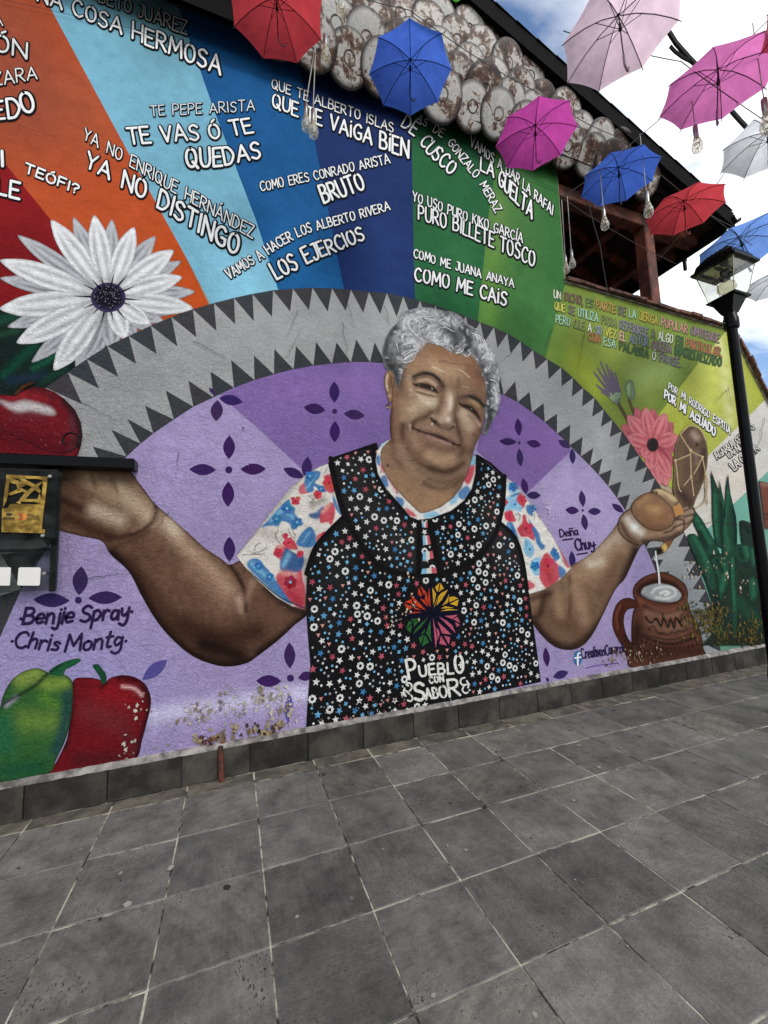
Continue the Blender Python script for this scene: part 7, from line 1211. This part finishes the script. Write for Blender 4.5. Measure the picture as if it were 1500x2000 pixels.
# gold plaque: frame with cut-outs (a lattice of bars) above a solid plate
PX0, PX1 = -.225, .018
zg = Z(0, 900, 7.5)
def sp3(p, Y=-.126): return tuple(on_y(p[0], p[1], Y))
plate = MB()
def gpoly(pts, name, m, Y=-.127, th=.004):
    P = [on_y(a, b, Y) for a, b in zg(*pts)]; mb = MB(); mb.prism([(q[0], q[2]) for q in P], Y, Y + th); return S(mb, name, m)
PLQ = gpoly(((150, 630), (650, 640), (610, 1000), (660, 1005), (655, 1062), (20, 1045), (30, 700), (110, 690)), 'plaque_plate', M_GOLD)
for pts in (((95, 200), (695, 235), (690, 320), (640, 290), (540, 265), (360, 262), (170, 255), (90, 245)), ((95, 245), (170, 255), (130, 340), (120, 480), (90, 600), (40, 690), (60, 480)), ((630, 300), (690, 320), (650, 660), (590, 640), (600, 560), (620, 430)), ((170, 255), (340, 320), (320, 360), (240, 345), (150, 320)), ((340, 320), (420, 300), (520, 350), (470, 380), (380, 350), (300, 400), (260, 420), (240, 345)), ((360, 265), (420, 300), (340, 322), (270, 262)), ((520, 350), (630, 300), (560, 380), (600, 440), (580, 470), (500, 425), (450, 400), (470, 380)), ((450, 400), (500, 425), (370, 560), (300, 600), (250, 615), (360, 470), (330, 450), (260, 440), (260, 410), (310, 400), (400, 440)), ((120, 480), (250, 420), (260, 445), (330, 450), (140, 510)), ((230, 610), (370, 558), (550, 560), (580, 470), (600, 560), (590, 640), (510, 600), (300, 600), (300, 635))):
    gpoly(pts, 'plaque_bar', M_GOLD, -.1275 - .0004 * (len(pts) % 5))
fl_ = lambda pts, m: gpoly(pts, 'printed_mark', m, -.1295, .001)
fl_(((85, 775), (130, 762), (180, 775), (170, 800), (130, 808), (90, 800)), M_INKB); fl_(((262, 775), (300, 768), (318, 790), (280, 798)), M_INKR); fl_(((270, 850), (320, 825), (315, 850), (280, 868)), M_INKR); fl_(((310, 800), (360, 765), (390, 800), (380, 860), (320, 862), (345, 830)), M_INKO); fl_(((300, 800), (340, 800), (330, 815)), M_INKR)
def sign_text(t, a, b, h, m=M_INKB):
    A = np.array(zg(a)[0]); B = np.array(zg(b)[0]); adv = 0; items = []
    for ch in t:
        if ch == ' ': adv += .4; continue
        w, ss = strokes_of(ch); items.append((adv, ss)); adv += w + .22
    L_ = np.hypot(*(B - A)); d = (B - A) / L_; up = np.array([d[1], -d[0]]); k = L_ / adv; hh = h / 7.5; mb = MB()
    for x0, ss in items:
        for s_ in ss:
            for p, q in zip(s_, s_[1:]):
                P = A + d * ((x0 + p[0]) * k) + up * p[1] * hh; Q = A + d * ((x0 + q[0]) * k) + up * q[1] * hh
                n_ = np.array([-(Q - P)[1], (Q - P)[0]]); n_ = n_ / (np.hypot(*n_) + 1e-9) * .28
                mb.add([on_y(*v, -.1300) for v in (P + n_, Q + n_, Q - n_, P - n_)], [(0, 1, 2, 3)])
    S(mb, 'plaque_lettering', m)
sign_text('UN|TOURISM', (40, 858), (215, 858), 34); sign_text('BEST', (405, 800), (510, 798), 26); sign_text('TOURISM', (402, 830), (580, 828), 26); sign_text('VILLAGES', (400, 862), (585, 858), 26)
zk = Z(0, 1040, 7.5)
def sticker(pts):
    P = [on_y(a, b, -.1255) for a, b in zk(*pts)]; mb = MB(); mb.prism([(q[0], q[2]) for q in P], -.1255, -.1240); S(mb, 'white_sticker', M_STK)
sticker(((272, 525), (290, 510), (585, 512), (597, 530), (583, 762), (565, 778), (268, 776), (253, 760))); sticker(((-150, 520), (-135, 508), (145, 510), (160, 525), (145, 765), (130, 778), (-150, 776), (-165, 760)))
# scrolled wrought iron rod above the bar
SC_ = [on_y(*p, -.07) for p in crom(zq((-60, 660), (100, 740), (300, 830), (440, 895), (560, 918), (660, 910), (740, 875), (775, 810), (750, 750), (690, 728), (635, 750), (615, 800), (630, 845)), 5)]
rr = [.0025 + .009 * max(0, (i / len(SC_) - .35)) for i in range(len(SC_))]
S(MB().tube(SC_, rr, 6), 'scroll_rod', M_BLACK, smooth=True)

# ------------------------------------------------------------------ umbrellas
def cloth(name, c, trans=.75):
    m, nt, b = new_mat(name); L = nt.links
    d = nd(nt, 'ShaderNodeBsdfDiffuse'); t = nd(nt, 'ShaderNodeBsdfTranslucent'); mx = nd(nt, 'ShaderNodeMixShader'); mx.inputs[0].default_value = trans
    tcn = nd(nt, 'ShaderNodeTexCoord'); n = nd(nt, 'ShaderNodeTexNoise', in_Scale=6.0, in_Detail=6.0); L.new(tcn.outputs['Object'], n.inputs['Vector'])
    rp = nd(nt, 'ShaderNodeValToRGB'); A = lin(c); rp.color_ramp.elements[0].position = .3; rp.color_ramp.elements[1].position = .7
    rp.color_ramp.elements[0].color = (*[v * .84 for v in A], 1); rp.color_ramp.elements[1].color = (*A, 1); L.new(n.outputs['Fac'], rp.inputs[0])
    oi = nd(nt, 'ShaderNodeObjectInfo'); mr = nd(nt, 'ShaderNodeMapRange'); mr.inputs['To Min'].default_value = .84; mr.inputs['To Max'].default_value = 1.12; L.new(oi.outputs['Random'], mr.inputs['Value'])
    hs = nd(nt, 'ShaderNodeHueSaturation', in_Saturation=.94); L.new(mr.outputs[0], hs.inputs['Value']); L.new(rp.outputs[0], hs.inputs['Color'])
    L.new(hs.outputs[0], d.inputs[0]); L.new(hs.outputs[0], t.inputs[0])
    w = nd(nt, 'ShaderNodeTexNoise', in_Scale=5.0, in_Detail=2.0); L.new(tcn.outputs['Object'], w.inputs['Vector']); bp = nd(nt, 'ShaderNodeBump', in_Strength=.12, in_Distance=.05); L.new(w.outputs['Fac'], bp.inputs['Height']); L.new(bp.outputs[0], d.inputs['Normal']); L.new(bp.outputs[0], t.inputs['Normal'])
    L.new(d.outputs[0], mx.inputs[1]); L.new(t.outputs[0], mx.inputs[2]); L.new(mx.outputs[0], nt.nodes['Material Output'].inputs[0]); return m
M_RIB = mat('dark_umbrella_frame', (34, 32, 34), .4, metal=.6)
def canopy_pt(s, a, half):                       # s 0..1 along the rib, a angle within panel (-half..half): hem dips in between the ribs
    t = a / half; sag = 1 - .105 * (1 - t * t) * s; r = s * sag * math.cos(half) / math.cos(half) 
    z = .34 * (1 - s ** 2.1) - .03 * (1 - t * t) * s * (1 - s) * 2
    return (r * math.cos(a), r * math.sin(a), z)
half = math.pi / 8; pv = []; pf = []; NS, NA = 8, 6
for i in range(NS + 1):
    for j in range(NA + 1): pv.append(canopy_pt(.02 + .98 * i / NS, -half + 2 * half * j / NA, half))
for i in range(NS):
    for j in range(NA): a = i * (NA + 1) + j; pf.append((a, a + 1, a + NA + 2, a + NA + 1))
PANEL = {}
def panel_mesh(c):
    if c not in PANEL: PANEL[c] = mesh('canopy_panel', pv, pf, cloth('umbrella_cloth', c), True)
    return PANEL[c]
ribm = MB().tube([(.03, 0, .325), (.3, 0, .31), (.6, 0, .215), (.85, 0, .09), (1.0, 0, -.012), (1.03, 0, -.03)], [.008] * 6, 5).build('rib', M_RIB); RIBM = ribm.data; bpy.data.objects.remove(ribm)
strm = MB().tube([(.02, 0, .06), (.42, 0, .275)], .006, 5).build('strut', M_RIB); STRM = strm.data; bpy.data.objects.remove(strm)
shf = MB().tube([(0, 0, .44), (0, 0, -.52)], .011, 7).build('shaft', M_RIB); SHM = shf.data; bpy.data.objects.remove(shf)
run = MB().lathe([(.03, .03), (.03, .07), (.022, .09), (.022, .16), (.015, .17)], 8).build('runner', M_RIB); RUM = run.data; bpy.data.objects.remove(run)
tipm = MB().lathe([(.03, .33), (.028, .36), (.015, .38), (.012, .46), (0, .48)], 8).build('ferrule', M_RIB); TIM = tipm.data; bpy.data.objects.remove(tipm)
HANDLE = {}
def umbrella(px, py, D, dia, col, rot, tilt, label, hcol=None, cy=None):
    """placed with the centre of its hem at the given point"""
    p = at(px, py, D); r = dia / 2
    U = tag(empty('hanging_umbrella', tuple(p)), label, 'umbrella', 'umbrellas strung above the street')
    U.rotation_euler = (tilt[0], tilt[1], rot); U.scale = (r, r, r)
    for k in range(8):
        link('canopy_panel', panel_mesh(col), U, None, (0, 0, k * math.pi / 4 + half)); link('rib', RIBM, U, (0, 0, -.012), (0, 0, k * math.pi / 4)); link('strut', STRM, U, None, (0, 0, k * math.pi / 4))
    link('shaft', SHM, U); link('runner', RUM, U); link('ferrule', TIM, U)
    hk = hcol or tuple(int(v * .6) for v in col)
    if hk not in HANDLE:
        h = MB().tube([(0, 0, -.46)] + [(.09 - .09 * math.cos(a), 0, -.60 - .09 * math.sin(a)) for a in np.linspace(0, math.pi * 1.05, 9)], .020, 7).build('handle', mat('umbrella_handle', hk, .4), None, smooth=True); HANDLE[hk] = h.data; bpy.data.objects.remove(h)
    link('handle', HANDLE[hk], U); return U
RD, BL, MG, PP, PM, WHT, BL2, GRN_, COR = (188, 40, 50), (46, 90, 186), (190, 54, 152), (240, 208, 220), (216, 110, 176), (240, 241, 243), (110, 156, 232), (90, 200, 50), (220, 130, 120)
umbrella(541, 22, 2.75, .64, RD, .2, (.05, -.05), 'red umbrella hung highest at the left, cut by the frame top')
umbrella(801, 140, 3.12, .63, BL, .35, (.04, .05), 'deep blue umbrella hung before the navy and green strips')
umbrella(1046, 267, 3.35, .63, MG, .15, (.03, .03), 'bright magenta umbrella hung over the green strip')
umbrella(1209, 348, 3.7, .64, BL, .5, (.05, .0), 'deep blue umbrella hung before the terrace opening')
umbrella(1337, 412, 3.98, .66, RD, .1, (.02, .03), 'red umbrella hung before the roof gutter')
umbrella(1212, 62, 2.42, .65, PP, .3, (.0, -.05), 'pale pink umbrella against the sky at the top')
umbrella(1402, 168, 2.75, .66, PM, .45, (.12, -.08), 'rose pink umbrella against the sky with crook handle')
umbrella(1500, 280, 3.2, .60, WHT, .2, (.05, .1), 'pale grey umbrella at the right edge above the lantern')
umbrella(1450, 483, 4.55, .86, BL2, .25, (-.12, .06), 'light blue umbrella behind the lantern hood')
umbrella(1528, 552, 4.8, .72, WHT, .4, (.0, .0), 'white umbrella barely in frame beside the lantern')
umbrella(905, -118, 2.55, .6, GRN_, .4, (.05, .0), 'lime green umbrella showing only a tip at the top edge')
umbrella(1622, -6, 2.3, .6, COR, .2, (.0, .0), 'coral umbrella showing only a corner at the top right')

# ------------------------------------------------------------------ wires and bulbs
M_WIRE = mat('thin_steel_wire', (92, 92, 92), .5, metal=.3, var=.2); M_CABLE = mat('black_cable', (20, 20, 21), .6, var=.3); M_CORD = mat('pale_cord', (176, 174, 166), .7, var=.2)
def sagline(a, b, sag, n=14): a, b = np.array(a), np.array(b); return [tuple(a + (b - a) * t - np.array([0, 0, sag * 4 * t * (1 - t)])) for t in np.linspace(0, 1, n)]
def wire(name, pts, r, m, label, cat='wire', group=None): return tag(MB().tube(pts, r, 5).build(name, m, smooth=True), label, cat, group)
G = 'umbrella wires'
wire('umbrella_wire', sagline(at(380, -120, 2.7), at(801, 20, 3.12), .05) + sagline(at(801, 20, 3.12), at(1046, 178, 3.35), .04)[1:] + sagline(at(1046, 178, 3.35), at(1209, 268, 3.7), .04)[1:] + sagline(at(1209, 268, 3.7), at(1470, 480, 4.5), .05)[1:], .003, M_WIRE, 'thin wire carrying the row of umbrellas along the wall', group=G)
wire('umbrella_wire', sagline(at(1093, 388, 3.75), at(1250, 265, 3.3), .03) + sagline(at(1250, 265, 3.3), at(1560, -20, 2.6), .03)[1:], .003, M_WIRE, 'thin wire rising from the terrace edge to the top right', group=G)
wire('umbrella_wire', sagline(at(1100, 388, 4.4), at(1320, 515, 4.9), .04), .0028, M_WIRE, 'thin wire crossing the dark terrace opening', group=G)
wire('umbrella_wire', sagline(at(1285, 510, 4.9), at(1420, 330, 4.0), .03) + sagline(at(1420, 330, 4.0), at(1560, 120, 3.2), .02)[1:], .0028, M_WIRE, 'thin wire from the timber post up past the red umbrella', group=G)
wire('umbrella_wire', sagline(at(1100, 60, 2.6), at(1330, 120, 2.7), .02) + sagline(at(1330, 120, 2.7), at(1600, 300, 3.2), .03)[1:], .003, M_WIRE, 'thin wire between the two pink umbrellas', group=G)
wire('umbrella_wire', sagline(at(1388, 420, 4.9), at(1600, 520, 4.8), .03), .003, M_WIRE, 'beaded wire beside the light blue umbrella', group=G)
wire('black_cable', [tuple(at(x, y, D)) for x, y, D in crom([(x, y) for x, y in ((1240, -60), (1296, 40), (1316, 82), (1338, 108), (1358, 124))], 4) and [(1240, -60, 3.0), (1280, 15, 3.05), (1300, 52, 3.1), (1320, 84, 3.12), (1345, 112, 3.16), (1372, 140, 3.2), (1400, 180, 3.25), (1428, 216, 3.3), (1444, 234, 3.32), (1470, 262, 3.36), (1540, 330, 3.4)]], .016, M_CABLE, 'thick black cable passing behind the pink umbrellas', 'cable')
wire('black_cable', [tuple(at(*q)) for q in ((1309, 90, 3.14), (1318, 100, 3.14), (1334, 112, 3.15), (1348, 119, 3.17), (1362, 130, 3.2))], .012, M_CABLE, 'short branch of black cable beside the pale pink umbrella', 'cable')
wire('black_cable', [tuple(at(*q)) for q in ((1150, 400, 4.9), (1160, 440, 4.9), (1172, 480, 4.9), (1178, 520, 4.9), (1188, 575, 4.9))], .006, M_CABLE, 'loose cable hanging in the dark terrace', 'cable')
M_GLOBE = glass_mat('clear_bulb_globe', (.95, .93, .86), .06, .75); M_FIL = mat('gold_fairy_wire', (206, 190, 130), .35, metal=.5, var=.4, scale=40)
sock = MB().lathe([(.012, .10), (.016, .095), (.017, .045), (.015, .0)], 10).build('socket', M_STEEL, None, smooth=True); SOM = sock.data; bpy.data.objects.remove(sock)
gl_ = MB().lathe([(.014, .06), (.016, .0), (.022, -.03), (.034, -.06), (.038, -.085), (.032, -.112), (.016, -.128), (0, -.132)], 14).build('globe', M_GLOBE, None, smooth=True); GLM = gl_.data; bpy.data.objects.remove(gl_)
fp = [(.022 * math.cos(t * 1.9) * math.sin(math.pi * (t + .3) / 13), .022 * math.sin(t * 1.9) * math.sin(math.pi * (t + .3) / 13), .04 - .012 * t) for t in np.linspace(0, 12.4, 46)]
fi_ = MB().tube(fp, .0035, 4).build('filament', M_FIL, None); FIM = fi_.data; bpy.data.objects.remove(fi_)
def bulb(px, py, D, top, s, label):
    p = at(px, py, D); B = tag(empty('string_light', tuple(p)), label, 'light bulb', 'bulbs hung between the umbrellas'); s *= .82; B.scale = (s, s, s)
    link('socket', SOM, B); link('globe', GLM, B); link('filament', FIM, B)
    q = ray(top[0], top[1]); q = CAM + q * ((p[1] - CAM[1]) / q[1]); dz = (q[2] - p[2]) / s
    MB().tube([((q[0] - p[0]) / s, 0, dz), (0, 0, .10)], .0035 / s, 5).build('cord', M_CORD, B)
bulb(636, 92, 2.75, (634, -30), 1.15, 'glass bulb hanging just right of the high red umbrella')
bulb(667, -2, 2.6, (668, -60), 1.15, 'glass bulb at the top edge near the red umbrella')
bulb(598, 226, 2.9, (620, 60), 1.15, 'left one of the two bulbs before the navy strip')
bulb(612, 238, 2.9, (617, 80), 1.2, 'right one of the two bulbs before the navy strip')
bulb(1180, 424, 3.6, (1172, 330), 1.15, 'glass bulb hanging below the left side of the terrace umbrella')
bulb(1265, 396, 3.5, (1250, 262), 1.25, 'glass bulb hanging beside the red gutter umbrella')
bulb(1105, 514, 3.9, (1097, 390), 1.0, 'lower of the two bulbs at the green wall edge')
bulb(1117, 503, 3.9, (1108, 384), 1.0, 'upper of the two bulbs at the green wall edge')
bulb(1360, 268, 2.9, (1346, 150), 1.1, 'glass bulb hanging below the rose pink umbrella')
bulb(1496, 222, 2.6, (1470, 45), 1.3, 'glass bulb at the right edge above the grey umbrella')
